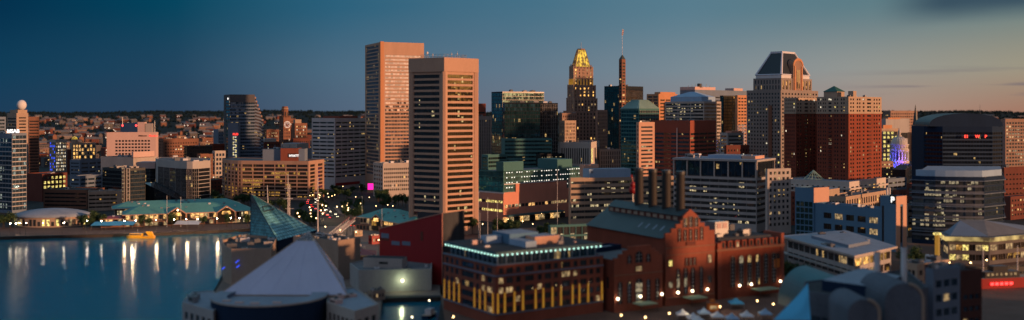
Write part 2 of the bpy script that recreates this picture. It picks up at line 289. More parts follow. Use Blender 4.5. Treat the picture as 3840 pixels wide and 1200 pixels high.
class Bld:
    CAP = 100
    def __init__(s, name, label, cat, pts, z1, mat, specs, z0=0.0, roof='roof_dark', parapet=.9, group=None, root=None, cap=100):
        s.pts = [Vector(p[:2]) for p in pts]; s.z0, s.z1, s.mat = z0, z1, mat; s.cap = cap
        cen = sum(s.pts, Vector((0,0)))/len(s.pts)
        s.root = root or empty(name, (cen.x, cen.y, z0), label, cat, group)
        s.o = s.root.location.copy(); s.wins = []
        mb = MB(); n = len(s.pts)
        for i in range(n):
            a, b = s.pts[i], s.pts[(i+1) % n]
            s.face(mb, a, b, z0, z1, specs[i] if i < len(specs) else None)
        if parapet:
            inn = inset(s.pts, .45); zr = z1-parapet
            for i in range(n):
                j = (i+1) % n; a, b, c, d = s.pts[i], s.pts[j], inn[j], inn[i]
                mb.poly([(a.x,a.y,z1), (b.x,b.y,z1), (c.x,c.y,z1), (d.x,d.y,z1)], mat)
                mb.poly([(d.x,d.y,z1), (c.x,c.y,z1), (c.x,c.y,zr), (d.x,d.y,zr)], mat)
            s.zr = zr; s.inn = inn
        else: s.zr = z1; s.inn = s.pts
        mb.build('wall', s.root, s.o)
        if roof:
            rb = MB(); rb.poly([(p.x,p.y,s.zr) for p in s.inn], roof); rb.build('roof', s.root, s.o)
        s.windows()
    def face(s, mb, a, b, z0, z1, sp):
        w = (b-a).length; u = (b-a)/w; nrm = Vector((u.y, -u.x)); mat = s.mat
        def pt(x, z, off=0): return (a.x+u.x*x+nrm.x*off, a.y+u.y*x+nrm.y*off, z)
        if not sp: mb.poly([pt(0,z0), pt(w,z0), pt(w,z1), pt(0,z1)], mat); return
        ml, mr, mbt, mt = sp['m']; hh = z1-z0-mbt-mt
        if w <= ml+mr+.3 or hh <= .5: mb.poly([pt(0,z0), pt(w,z0), pt(w,z1), pt(0,z1)], mat); return
        rows = sp['rows'] or max(1, int(round(hh/sp['fh']))); fh = hh/rows; wh = fh*sp['wh']
        if sp['cols']: cols = [(w*p, w*q) for p, q in sp['cols']]
        else:
            bw = (w-ml-mr)/sp['n']; gap = bw*(1-sp['ww'])/2; cols = [(ml+i*bw+gap, ml+(i+1)*bw-gap) for i in range(sp['n'])]
        smat = sp['sp'] or mat; zc = z0; rec = -sp['rec']
        for r in range(rows):
            za = z0+mbt+r*fh+(fh-wh)/2; zb = za+wh
            mb.poly([pt(0,zc), pt(w,zc), pt(w,za), pt(0,za)], smat if r else mat)
            x = 0
            for ci, (c0, c1) in enumerate(cols):
                if c0 > x: mb.poly([pt(x,za), pt(c0,za), pt(c0,zb), pt(x,zb)], mat)
                mb.poly([pt(c0,za), pt(c1,za), pt(c1,za,rec), pt(c0,za,rec)], mat); mb.poly([pt(c0,zb,rec), pt(c1,zb,rec), pt(c1,zb), pt(c0,zb)], mat)
                mb.poly([pt(c0,za), pt(c0,za,rec), pt(c0,zb,rec), pt(c0,zb)], mat); mb.poly([pt(c1,za,rec), pt(c1,za), pt(c1,zb), pt(c1,zb,rec)], mat)
                g = sp['g']
                if sp['lit'] and random.random() < sp['lit']: g = random.choice(sp['lm'])
                p0 = pt(c0, za, rec); s.wins.append((p0, u.copy(), c1-c0, wh, g, sp['fr'], sp['mull']))
                x = c1
            if x < w: mb.poly([pt(x,za), pt(w,za), pt(w,zb), pt(x,zb)], mat)
            zc = zb
        mb.poly([pt(0,zc), pt(w,zc), pt(w,z1), pt(0,z1)], mat)
    def windows(s):
        ws = sorted(s.wins, key=lambda q: -q[2]*q[3]/(Vector(q[0])-Vector((0,0,H))).length_squared)
        for p0, u, w_, h_, g, fr, mull in ws[:s.cap]:
            ob = bpy.data.objects.new('window', win_mesh(w_, h_, g, fr, mull)); C.objects.link(ob); ob.parent = s.root
            ob.location = Vector(p0)-s.o; ob.rotation_euler = (0, 0, math.atan2(u.y, u.x))
        if ws[s.cap:]:
            mb = MB()
            for p0, u, w_, h_, g, fr, mull in ws[s.cap:]: win_geom(mb, p0, u, w_, h_, p0[2], g, fr, mull)
            tag(mb.build('window_rows', s.root, s.o), kind='stuff')
        s.wins = []
    def add(s, name, mb): return mb.build(name, s.root, s.o)
    def clutter(s, n=5, mat=('metal_grey','roof_grey','concrete_grey','metal_white'), size=(1.5,5), hgt=(1,3)):
        ps = s.inn; xs = [p.x for p in ps]; ys = [p.y for p in ps]
        u = (s.pts[1]-s.pts[0]).normalized(); k = 0; tries = 0
        while k < n and tries < 200:
            tries += 1; p = Vector((random.uniform(min(xs), max(xs)), random.uniform(min(ys), max(ys)))); a = random.uniform(*size); d = random.uniform(*size)
            v = Vector((-u.y, u.x)); q = [p, p+u*a, p+u*a+v*d, p+v*d]
            if not all(inside(t, ps) for t in q): continue
            mb = MB(); hz = random.uniform(*hgt); m1 = random.choice(mat); mb.obox(p, u, a, d, s.zr, s.zr+hz, m1)
            mb.cyl((p+u*a*.5+v*d*.5), min(a, d)*.3, s.zr+hz, s.zr+hz+.35, 'frame_dark', 10)
            mb.obox(p+u*a*.1-v*.04, u, a*.8, .04, s.zr+hz*.3, s.zr+hz*.75, 'frame_dark')
            s.add('rooftop_unit', mb); k += 1
    def box(s, name, fr, z1, mat, top=None, z0=None):   # roof block; fr = (a0,a1,b0,b1) fractions along first two edges
        p0, p1, p2 = s.pts[0], s.pts[1], s.pts[2]; U, V = p1-p0, p2-p1
        q = [p0+U*a+V*b for a, b in ((fr[0],fr[2]), (fr[1],fr[2]), (fr[1],fr[3]), (fr[0],fr[3]))]
        mb = MB(); mb.prism(q, (s.zr if z0 is None else z0), z1, mat, top); s.add(name, mb); return q
def inset(pts, d):
    out = []; n = len(pts)
    for i in range(n):
        a, b, c = pts[i-1], pts[i], pts[(i+1) % n]
        u = (b-a).normalized(); v = (c-b).normalized(); nu = Vector((-u.y, u.x)); nv = Vector((-v.y, v.x)); k = 1+nu.dot(nv)
        out.append(b+(nu+nv)*(d/max(k, .3)))
    return out
def inside(p, ps):
    for i in range(len(ps)):
        a, b = ps[i], ps[(i+1) % len(ps)]
        if (b.x-a.x)*(p.y-a.y)-(b.y-a.y)*(p.x-a.x) < 0: return False
    return True
def corner(D, pl, pc, pr, th, dl=None, dr=None):
    th = R(th); kl, kr = (pl-CX)/FP, (pr-CX)/FP; c = Vector((px2(pc, D), D))
    a = (c.x-kl*D)/(math.cos(th)+kl*math.sin(th)) if dl is None else dl
    b = (kr*D-c.x)/(math.sin(th)-kr*math.cos(th)) if dr is None else dr
    if a < 2: a = 18.0
    if b < 2: b = 18.0
    lv = Vector((-math.cos(th), math.sin(th)))*a; rv = Vector((math.sin(th), math.cos(th)))*b
    return [c+lv, c, c+rv, c+rv+lv]
def B(name, label, D, pl, pc, pr, yt, th, mat, LF, RF, cat='building', dl=None, dr=None, z0=0.0, **k):
    return Bld(name, label, cat, corner(D, pl, pc, pr, th, dl, dr), zt(yt, D), mat, [LF, RF], z0=z0, **k)
def letters(text, p, u, size, mat, parent=None, o=(0,0,0), ext=.15, name='sign_letters', align='LEFT'):
    cu = bpy.data.curves.new(name, 'FONT'); cu.body = text; cu.size = size; cu.extrude = ext; cu.align_x = align; cu.materials.append(M(mat)); cu.offset = size*.02
    tmp = bpy.data.objects.new(name, cu); C.objects.link(tmp); bpy.context.view_layer.update(); me = bpy.data.meshes.new_from_object(tmp.evaluated_get(bpy.context.evaluated_depsgraph_get())); bpy.data.objects.remove(tmp)
    ob = bpy.data.objects.new(name, me); C.objects.link(ob); ob.location = Vector(p)-Vector(o); ob.rotation_euler = (R(90), 0, math.atan2(u[1], u[0]))
    if parent: ob.parent = parent
    return ob

# ------------------------------------------------------------------ the setting
def g2(px, D): return (px2(px, D), D)
shore = [(-9000, 690), g2(0, 690), g2(470, 707), g2(620, 714), g2(935, 738), g2(985, 742), g2(975, 650), g2(925, 600), g2(850, 560), g2(815, 500), g2(790, 470), g2(690, 425),
         g2(672, 400), g2(650, 350), (px2(650, 350), 250), (px2(1440, 300), 250), g2(1436, 462), g2(1655, 466), g2(1640, 400), (-25, 250), (-25, -9000), (9000, -9000), (9000, 12000), (-9000, 12000)]
gm = MB(); gm.prism(shore, -3.0, 0.0, 'quay_wall', 'ground_dark'); tag(gm.build('ground'), kind='structure')
m, t, p = newmat('water'); n, l = t.nodes, t.links
p.inputs['Base Color'].default_value = (.0, .135, .215, 1); p.inputs['Roughness'].default_value = .16; p.inputs['IOR'].default_value = 1.33
tcn = n.new('ShaderNodeNewGeometry'); n1 = n.new('ShaderNodeTexNoise'); n1.inputs['Scale'].default_value = .22; n1.inputs['Detail'].default_value = 5; l.new(tcn.outputs['Position'], n1.inputs['Vector'])
bp = n.new('ShaderNodeBump'); bp.inputs['Strength'].default_value = .22; bp.inputs['Distance'].default_value = .5; l.new(n1.outputs[0], bp.inputs['Height']); l.new(bp.outputs[0], p.inputs['Normal'])
wm = MB(); wm.poly([(-9000,-3000,-2), (4000,-3000,-2), (4000,1200,-2), (-9000,1200,-2)], 'water'); tag(wm.build('water'), kind='structure')

def sheet(name, pts, z, mat, d=None):
    mb = MB(); mb.poly([(x, y, z) for x, y in pts], mat)
    return tag(mb.build(name), kind='structure')
# waterfront promenade and pier paving
sheet('promenade', [(-900, 692), g2(0, 692), g2(470, 709), g2(620, 716), g2(935, 740), g2(990, 744), g2(990, 770), g2(800, 768), g2(450, 745), g2(0, 745), (-900, 745)], .02, 'pavement_brick')
sheet('pier_paving', [g2(1000, 744), g2(990, 655), g2(935, 596), g2(860, 556), g2(825, 500), g2(800, 470), g2(700, 425), g2(680, 350), g2(1420, 320), g2(1430, 468), g2(1660, 470), g2(1640, 640), g2(1350, 760)], .02, 'paver_pale')
sheet('plaza', [g2(1650, 760), g2(1650, 480), g2(1700, 330), (240, 330), (300, 470), (420, 560), (420, 640), g2(2300, 740), g2(1800, 745)], .02, 'pavement_brick')
# avenue running away and the cross street
rd = [g2(1130, 1090), g2(1195, 1090), g2(1300, 900), g2(1400, 800), g2(1345, 765), g2(1235, 800), g2(1170, 930)]
rd = [g2(1128, 1300), g2(1128, 1040), g2(1165, 930), g2(1160, 845), g2(1110, 800), g2(1110, 785), g2(1330, 778), g2(1400, 800), g2(1345, 850), g2(1290, 960), g2(1200, 1060), g2(1190, 1300)]
sheet('road', rd, .03, 'asphalt')
sheet('cross_street', [g2(1400, 800), g2(1330, 778), g2(1800, 700), g2(2300, 660), g2(3000, 560), g2(3900, 500), g2(3900, 540), g2(3000, 610), g2(2300, 700), g2(1800, 752)], .035, 'asphalt')
mk = MB()
for k in range(16):
    a = Vector(g2(1205-2*k, 830+14*k)); mk.box(a.x-.3, a.x+.3, a.y, a.y+5, .034, .05, 'road_paint'); mk.box(a.x+8, a.x+8.5, a.y, a.y+5, .034, .05, 'road_paint')
tag(mk.build('road_markings'), kind='structure')
# kerbed green median and park strip
md = MB()
md.prism([g2(1250, 905), g2(1262, 905), g2(1285, 845), g2(1272, 845)], 0, .15, 'paver_pale'); tag(md.build('median'), kind='structure')

def hillz(x, y):
    s = (y-2300)/6700.0; s = max(0, min(1, s)); px = CX+FP*x/max(y, 1)
    top = 76+16*math.exp(-((px-1000)/520)**2)+14*math.exp(-((px-3400)/500)**2)+3*math.sin(px/70)+2*math.sin(px/23+1)
    return -1+top*(s**1.15)+ (6*math.sin(x/310+y/500)+5*math.sin(x/170-y/260))*s*(1-s)*3
hm = MB(); ys = [2300+ (9200-2300)*((i/34)**1.1) for i in range(35)]; nx = 90
idx = {}
for j, y in enumerate(ys):
    for i in range(nx+1):
        x = (-.64+1.28*i/nx)*y; idx[i, j] = len(hm.v); hm.v.append((x, y, hillz(x, y)))
for j in range(len(ys)-1):
    for i in range(nx): hm.f.append((idx[i,j], idx[i+1,j], idx[i+1,j+1], idx[i,j+1])); hm.m.append(0)
wall('hill_green', (.011,.022,.026), .45, .95, .006); hm.mats = ['hill_green']; tag(hm.build('hills'), kind='structure')
wall('leaf_far', (.010,.022,.024), .3, .95, .03)
fm = MB(); rr = random.Random(4)
for k in range(9000):
    y = 1900+7250*rr.random()**.75 if k > 2600 else rr.uniform(8300, 9150); a = rr.uniform(-.56, .56); x = a*y
    z = hillz(x, y) if y > 2300 else 0; r = rr.uniform(4, 9)*(1+.35*(y > 5000)); h = r*rr.uniform(1.0, 1.6); n5 = 5
    ring = [(x+r*math.cos(6.283*i/n5+k)*rr.uniform(.7, 1.1), y+r*math.sin(6.283*i/n5+k), z+h*rr.uniform(.3, .6)) for i in range(n5)]
    for i in range(n5):
        fm.poly([ring[i], ring[(i+1)%n5], (x+rr.uniform(-1,1), y, z+h)], 'leaf_far'); fm.poly([ring[(i+1)%n5], ring[i], (x, y, z-1)], 'leaf_far')
tag(fm.build('hillside_woods'), 'dark wooded hillside on the horizon behind the city', 'woods', kind='stuff')

# ------------------------------------------------------------------ the central towers
# pentagon harbour tower
D0 = 690; c0 = Vector((px2(1654, D0), D0)); sd_ = 28.6
def penta(c, s, rot=0):
    pts = []; r_ = s/(2*math.sin(R(36))); cen = Vector((c.x, c.y+r_))
    for i in range(5):
        a = R(-90+72*i-72); pts.append(cen+Vector((r_*math.cos(a+rot), r_*math.sin(a+rot))))
    return pts
pp = penta(c0, sd_, R(5)); ztop = zt(215, D0); zcap = zt(268, D0)
band = dict(fh=4.0, wh=.62, m=(0,0,5,1.2), g='glass_bronze', mull=1.9, rec=.7, fr='frame_dark')
wtc = Bld('office_tower', 'pentagonal pinkish concrete tower with a wide blank cap, nearest of the two tallest', 'tower', pp, zcap, 'tower_pink',
          [F(cols=[(.10,.86)], **dict(band, g='glass_tower')), F(cols=[(.10,.87)], **band), F(cols=[(.12,.88)], **band), None, F(cols=[(.12,.88)], **band)], roof=None, parapet=0)
cap = MB(); po = inset(pp, -1.1); pi_ = inset(pp, -.3)
cap.prism(po, zcap, ztop-.0, 'tower_pink', 'roof_dark', True); wtc.add('cap', cap)
piers = MB()                                  # raised corner pilasters
for i in (0, 1, 2):
    q = pp[i]; cen = sum(pp, Vector((0,0)))/5; d = (q-cen).normalized(); s_ = Vector((-d.y, d.x))
    piers.prism([q+d*.9-s_*.9, q+d*.9+s_*.9, q-d*1.2+s_*2.2, q-d*1.2-s_*2.2], 0, zcap-.01, 'tower_pink')
wtc.add('corner_pier', piers)
an = MB(); cc = sum(pp, Vector((0,0)))/5
rail = inset(pp, 6)
for i in range(5):
    a, b = rail[i], rail[(i+1)%5]
    for k in range(6):
        q = a+(b-a)*k/6; an.tube((q.x,q.y,ztop), (q.x,q.y,ztop+2.6), .09, 'metal_grey')
    for hh in (1.3, 2.6): an.tube((a.x,a.y,ztop+hh), (b.x,b.y,ztop+hh), .09, 'metal_grey')
wtc.add('roof_railing', an)
for dx, hh, rr_ in ((-11, 5.5, .5), (-7, 4, .3), (6, 4.5, .3), (10, 5, .25)):
    an = MB(); an.tube((cc.x+dx, cc.y-6, ztop), (cc.x+dx, cc.y-6, ztop+hh), .14, 'metal_grey'); an.cyl((cc.x+dx, cc.y-6.3), rr_*1.6, ztop+hh*.6, ztop+hh*.6+rr_*2.6, 'metal_white', 10); wtc.add('antenna', an)

# tall slab tower with mirror ribbons
T = B('office_tower', 'tallest pink concrete tower with mirror ribbon windows, standing behind the pentagonal one', 1080, 1369, 1428, 1590, 157, 66, 'tower_pink',
      F(cols=[(.08,.86)], fh=3.9, wh=.66, m=(0,0,16,2), g='glass_blue', mull=2.2, rec=.5, fr='frame_light'), F(cols=[(.10,.93)], fh=3.9, wh=.60, m=(0,0,8,13), g='glass_pink', mull=3.4, rec=.4, fr='tower_pink'), parapet=2, cat='tower')
T.box('rooftop_unit', (.3,.8,.2,.7), T.zr+1.5, 'concrete_tan')
g = MB(); c = T.pts[1]; u = (T.pts[0]-c).normalized(); v = (T.pts[2]-c).normalized()
gr = MB(); gr.prism([c+u*2.6+v*-.5, c-u*.5-v*.5, c-u*.5+v*3.2, c+u*2.6+v*3.2], 0, T.z1+.5, 'orange_stone'); T.add('corner_pier', gr)
pl_ = MB(); q = c+v*3.6; n_ = Vector((v.y, -v.x)); q = q+n_*.25; pl_.poly([(q.x,q.y,1), (q.x+v.x*2.6,q.y+v.y*2.6,1), (q.x+v.x*2.6,q.y+v.y*2.6,26), (q.x,q.y,26)], 'purple_light'); T.add('light_strip', pl_)
pk = MB(); a = P(1379, 715, 1070); pk.obox((a.x, a.y), (1,0), 6.2, .6, 3, 9.5, 'magenta_light'); pk.obox((a.x-.4, a.y-.2), (1,0), 7.4, .5, .0, 3, 'frame_dark')
tag(pk.build('light_screen', None, (a.x, a.y, 0)), 'glowing magenta screen at the foot of the tallest pink tower', 'screen')
B('office_block', 'low cream office block with small square windows, between the two tallest pink towers', 1000, 1400, 1436, 1560, 612, 62, 'concrete_pale', F(4, 4.1, .6, .5), F(16, 3.9, .66, .5, (1,1,6,4), 'glass_dark', .05), roof='roof_grey').clutter(4)

# grey banded block left of them
b = B('office_block', 'wide grey office block with dark ribbon windows left of the tallest tower', 1110, 1169, 1256, 1374, 443, 32, 'slab_grey',
      F(3, 4.1, .94, .42, (1,1,12,3), 'glass_dark', mull=2.5), F(5, 4.1, .92, .42, (1,1,12,3), 'glass_dark', mull=2.5), roof='roof_grey'); b.clutter(5)
b.box('penthouse', (.2,.9,.2,.8), b.z1+2.2, 'granite_red')
q = b.pts[1]+ (b.pts[2]-b.pts[1]).normalized()*1; rb = MB(); u = (b.pts[2]-b.pts[1]).normalized(); n_ = Vector((u.y,-u.x)); o = q+n_*.5
rb.obox(o, u, 40, .3, 4, 7, 'red_panel'); b.add('shop_band', rb)

# banded hotel with rounded corner
hc = Vector((px2(905, 985), 985)); he = Vector((px2(1157, 975), 975)); ux = (he-hc).normalized()
hp = [Vector(g2(833, 1030))]
for k in range(6):
    a = k/5; hp.append(Vector((px2(836+ (905-836)*a, 1), 1))*0+Vector((px2(840+65*a, 1012-27*math.sin(a*math.pi/2)), 1012-27*math.sin(a*math.pi/2))))
hp += [he, he+Vector((8, 38)), Vector(g2(860, 1060))]
zh = zt(602, 985); hs = dict(fh=3.75, wh=.68, m=(.2,.2,2,3), g='glass_hotel', mull=2.4, rec=.5, fr='frame_dark')
hot = Bld('hotel', 'long tan hotel with eight rows of amber-lit windows and a rounded left corner', 'hotel', hp, zh, 'hotel_tan',
          [F(1, **dict(hs, g='glass_flat'))]+[F(1, **hs)]*5+[F(6, **dict(hs, m=(.4,.6,2,3)), ww=.93)]+[F(2, **hs)], roof='roof_grey')
ph = MB(); a = P(985, 600, 1000); ph.obox((a.x, a.y), (1,0), 26, 18, hot.zr, zt(560, 1000), 'slate_blue', 'roof_dark'); hot.add('penthouse', ph)
ph = MB(); a = P(1052, 600, 996); b_ = P(1118, 600, 996); ph.obox((a.x, a.y), (1,0), b_.x-a.x, 16, hot.zr, zt(556, 996), 'brick_orange', 'roof_dark'); ph.obox((b_.x+.2, a.y+1), (1,0), 6, 14, hot.zr, zt(558, 996), 'slate_blue', 'roof_dark'); hot.add('penthouse', ph)
a = P(1084, 590, 995.5); sg = MB(); sg.obox((a.x-.6, a.y), (1,0), 8.4, .3, a.z-.2, a.z+3.9, 'mahogany'); sgo = sg.build('sign_panel', hot.root, hot.o)
letters('HYATT', (a.x, a.y-.2, a.z+.6), (1,0), 3.0, 'sign_white', hot.root, hot.o)

# white-roofed convention hall behind the hotel
b = B('convention_hall', 'broad white-roofed hall behind the long tan hotel', 1230, 985, 1110, 1172, 560, 20, 'roof_white', F(1, 6, .9, .25, (2,2,8,6), 'glass_dark', mull=6), None, roof='roof_white'); b.clutter(5)
b.box('penthouse', (.5,.98,.1,.8), b.z1+7, 'concrete_pale', 'roof_white')
for k in range(4):
    q = b.pts[0]+(b.pts[1]-b.pts[0])*(.15+.22*k); mb = MB(); mb.tube((q.x,q.y-.3,b.z1-4), (q.x,q.y-.3,b.z1+5), .45, 'slate_blue'); b.add('mast', mb)

# stepped glass tower
D1 = 1260; L0 = Vector(g2(846, D1+22)); C1 = Vector(g2(862, D1)); zt1 = zt(354, D1)
R1 = Vector(g2(988, D1+14)); u = (R1-C1).normalized(); nrm = Vector((-u.y, u.x)); dep = 34
root = None; W1 = (R1-C1).length; steps = 7; zlow = zt(452, D1)
for k in range(steps+1):
    ztp = zt1-(zt1-zlow)*k/steps if k else zt1; x1 = W1*((.74)+(.26*k/steps))
    x0 = 0 if k == 0 else W1*((.74)+(.26*(k-1)/steps))
    p4 = [C1+u*x0, C1+u*x1, C1+u*x1+nrm*dep, C1+u*x0+nrm*dep]
    z_ = ztp if k == 0 else zt1-(zt1-zlow)*(k-.35)/steps
    spc = F(1, 4.1, .995, .58, (.1,.1,8,9 if k == 0 else 1.2), 'glass_blue', mull=2.4, fr='slate_blue')
    if root is None:
        st = Bld('office_tower', 'dark glass tower whose right side steps down like stairs', 'tower', [L0]+p4[:1]+p4[1:3]+[L0+nrm*dep*.9], z_, 'concrete_dark', [F(1, 4.1, .99, .6, (.1,.1,8,7), 'glass_teal'), dict(spc, sp='slate_blue'), None], parapet=1, cap=60); root = st.root
    else: Bld('x', '', '', p4, z_, 'hotel_tan', [dict(spc, sp='slate_blue'), F(1, 4.1, .9, .5, (.5,.5,4,.5), 'glass_dark')], root=root, parapet=.6, cap=14)
a = P(870, 460, D1-12); b2 = P(893, 460, D1-12); an_ = MB(); an_.obox((a.x-5, a.y), (1,0), b2.x-a.x+5, 10, 0, zt(460, D1-12), 'slate_blue'); st.add('lift_tower', an_)
for k in range(9):
    z_ = zt(592-9.6*k, D1-12); ls = MB(); ls.obox((a.x+1.2, a.y-.3), (1,0), 4.4, .25, z_, z_+.9, 'lit_white'); ls.obox((a.x+(4.6 if k%2 else 1.2), a.y-.3), (1,0), .8, .25, z_-2.6, z_, 'lit_yellow'); st.add('stair_light', ls)
letters('FUD', (a.x+1, a.y-.4, zt(507, D1-12)), (1,0), 3.6, 'sign_red', st.root, st.o)
letters('SMF', (C1.x-4.6, C1.y+6, zt(373, D1)), ((C1-L0).normalized()), 3.0, 'sign_white', st.root, st.o)

# clock tower
D2 = 1500; a = P(1047, 420, D2); wtw = px2(1088, D2)-px2(1047, D2); cp = [Vector((a.x-2, D2+8)), Vector((a.x+7, D2-3)), Vector((a.x+wtw, D2+4)), Vector((a.x+wtw-9, D2+15))]
zb = zt(440, D2)
ck = Bld('clock_tower', 'slender brown clock tower with a lit round clock face and battlemented lantern', 'tower', cp, zb, 'brick_brown', [F(3, 5, .45, .6, (1,1,6,12), 'glass_dark', .05), F(4, 5, .45, .6, (1,1,6,16), 'glass_dark', .12)], parapet=1.5)
up = MB(); cen = sum(cp, Vector((0,0)))/4
for i in range(4):
    q0, q1 = cp[i], cp[(i+1)%4]; uu = (q1-q0).normalized(); L_ = (q1-q0).length
    for k in range(4): up.obox(q0+uu*(L_*(k+.2)/4), uu, L_/4*.55, 1, zb, zb+2.2, 'brick_brown')
ck.add('battlement', up)
up = MB(); up.cyl(cen, 4.9, zb-1, zt(405, D2), 'brick_brown', 8); up.cyl(cen, 5.3, zt(408, D2), zt(405.5, D2), 'stone_buff', 8); up.cyl(cen, 4.4, zt(405, D2), zt(399, D2), 'brick_brown', 8)
for k in range(8):
    t_ = R(22.5+45*k); q = cen+Vector((math.cos(t_), math.sin(t_)))*4.62; uu = Vector((-math.sin(t_), math.cos(t_))); up.obox(q-uu*.8, uu, 1.6, -.25, zb+2, zb+8, 'glass_dark')
ck.add('lantern', up)
u = (cp[2]-cp[1]).normalized(); n_ = Vector((u.y, -u.x)); q = cp[1]+u*((cp[2]-cp[1]).length*.5)+n_*.5; zc_ = zt(467, D2)
cf = MB()
ring = [(q.x+u.x*4.8*math.cos(6.283*i/28), q.y+u.y*4.8*math.cos(6.283*i/28), zc_+4.8*math.sin(6.283*i/28)) for i in range(28)]; cf.poly(ring, 'brick_dark'); ck.add('clock_face', cf)
cf = MB()
for i in range(28):
    for ra, rb_ in ((4.9, 4.3), (3.0, 2.7)):
        A_ = [(q.x+u.x*r*math.cos(t_)+n_.x*.15, q.y+u.y*r*math.cos(t_)+n_.y*.15, zc_+r*math.sin(t_)) for r in (ra, rb_) for t_ in (6.283*i/28, 6.283*(i+1)/28)]
        cf.poly([A_[0], A_[1], A_[3], A_[2]], 'clock_white')
for k in range(12):
    t_ = R(30*k); cf.tube((q.x+u.x*3.1*math.cos(t_)+n_.x*.2, q.y+u.y*3.1*math.cos(t_)+n_.y*.2, zc_+3.1*math.sin(t_)), (q.x+u.x*4.1*math.cos(t_)+n_.x*.2, q.y+u.y*4.1*math.cos(t_)+n_.y*.2, zc_+4.1*math.sin(t_)), .16, 'clock_white')
ck.add('numerals', cf); cf = MB()
for t_, r in ((100, 2.4), (60, 3.4)): cf.tube((q.x+n_.x*.3, q.y+n_.y*.3, zc_), (q.x+u.x*r*math.cos(R(t_))+n_.x*.3, q.y+u.y*r*math.cos(R(t_))+n_.y*.3, zc_+r*math.sin(R(t_))), .22, 'clock_white')
ck.add('clock_hand', cf)
# brick warehouses about it
B('warehouse', 'sunlit brick warehouse with rows of windows just left of the clock tower', 1560, 980, 1000, 1046, 486, 55, 'brick_brown', F(3, 4.5, .5, .5), F(8, 4.6, .5, .5, (1,1,3,3), 'glass_dark', .35, ('lit_soft',))).clutter(2)
B('warehouse', 'small dark brick building with a white roof box below the clock tower', 1420, 970, 990, 1052, 532, 55, 'brick_dark', None, F(7, 4.5, .5, .4, lit=.1)).box('penthouse', (.2,.8,.1,.8), zt(520, 1420), 'concrete_pale', 'roof_white')
B('apartment_block', 'brick apartment block with brightly lit windows right of the clock tower', 1640, 1094, 1106, 1152, 462, 60, 'brick_brown', None, F(6, 5.2, .6, .5, (2,2,5,3), 'glass_dark', .5, ('lit_warm','lit_white','lit_soft')), cap=60).box('penthouse', (.1,.7,.1,.6), zt(448, 1640), 'stone_buff')
B('apartment_block', 'narrow brick block tucked directly behind the clock tower', 1700, 1076, 1086, 1110, 445, 60, 'brick_brown', None, F(4, 5, .5, .5, lit=.25))
B('warehouse', 'low dark warehouse with ribbed walls at the foot of the clock tower', 1480, 1092, 1100, 1162, 520, 60, 'brick_dark', None, F(8, 6, .5, .4, lit=.05))

# ------------------------------------------------------------------ left side
b = B('hotel', 'broad pink hotel slab with small dark windows and roof signs, far left middle distance', 1180, 396, 400, 584, 497, 80, 'pink_stucco', None, F(11, 3.9, .72, .54, (9,6,4,8), 'glass_black'), roof='roof_grey')
u = (b.pts[2]-b.pts[1]).normalized(); n_ = Vector((u.y, -u.x)); q = b.pts[2]-u*17+n_*.3
letters('Baltimore', (q.x-u.x*2, q.y-u.y*2, b.z1-4.6), u, 2.3, 'mahogany', b.root, b.o, .1); q = q+u*9.5; letters('Marriott', (q.x, q.y, b.z1-4.8), u, 2.9, 'sign_red', b.root, b.o, .1)
b = B('tower_block', 'dark tower with two pale lift shafts rising behind the pink hotel slab', 1260, 452, 516, 570, 462, 40, 'slate_blue', None, None, roof='roof_dark')
mb = MB(); a = P(516, 460, 1235); mb.obox((a.x, a.y), (1,0), 8.6, 8, 12, zt(458, 1235), 'pink_stucco'); b.add('lift_shaft', mb); mb = MB(); mb.obox((a.x+9.4, a.y), (1,0), 8.2, 8, 12, zt(463, 1235), 'concrete_pale'); b.add('lift_shaft', mb)
for dx in (-18, -1.5):
    mb = MB(); mb.tube((a.x+dx, a.y-1, b.z1-4), (a.x+dx, a.y-1, b.z1+8 if dx < -5 else b.z1-2), .3, 'metal_grey'); mb.sphere((a.x+dx, a.y-1, b.z1-2.5), 1.2, 'red_light', 8, 5); b.add('beacon', mb)
b = B('podium_block', 'low pale podium block with plant boxes in front of the pink hotel slab', 1120, 378, 500, 588, 590, 25, 'concrete_pale', None, F(1, 6, .9, .3, (2,2,10,4), 'glass_dark'), roof='roof_grey'); b.clutter(7)
b.box('penthouse', (.95,1.0,.0,.9), b.z1+6, 'pink_stucco', 'roof_white'); 
b = B('office_block', 'dark glass office block with a brightly lit stair strip on its corner', 905, 384, 470, 545, 632, 35, 'frame_dark', F(1, 3.7, .99, .72, (.2,3.5,3,2), 'glass_navy', mull=3), F(1, 3.7, .99, .86, (3.5,.2,3,2), 'glass_blue', mull=1.8), roof='roof_grey'); b.clutter(7)
q = b.pts[1]; sl = MB()
for dx in (-4.5, -1.6, 1.4, 4.0):
    sl.tube((q.x+dx*.8, q.y-.6+abs(dx)*.55, 1), (q.x+dx*.8, q.y-.6+abs(dx)*.55, b.z1), .3, 'frame_light')
for k in range(10): sl.tube((q.x-3.6, q.y+1.9, 4+k*3.4), (q.x-1, q.y+.2, 4+k*3.4), .32, 'lit_soft'); sl.tube((q.x+1, q.y, 4+k*3.4), (q.x+3.2, q.y+1.6, 4+k*3.4), .25, 'frame_light')
b.add('stair_strip', sl)
b = B('office_block', 'stepped dark glass link building with a sloping atrium roof', 985, 540, 562, 600, 612, 50, 'frame_dark', F(1, 3.8, .98, .8, (.3,.3,2,8), 'glass_navy', mull=2.5), F(3, 3.8, .95, .8, (.3,.3,2,8), 'glass_navy', lit=.1))
mb = MB(); q = b.pts[1]; mb.box(q.x-12, q.x+6, q.y-3, q.y+14, b.z1-5, b.z1+1.2, 'pink_stucco', 'roof_white'); b.add('penthouse', mb)
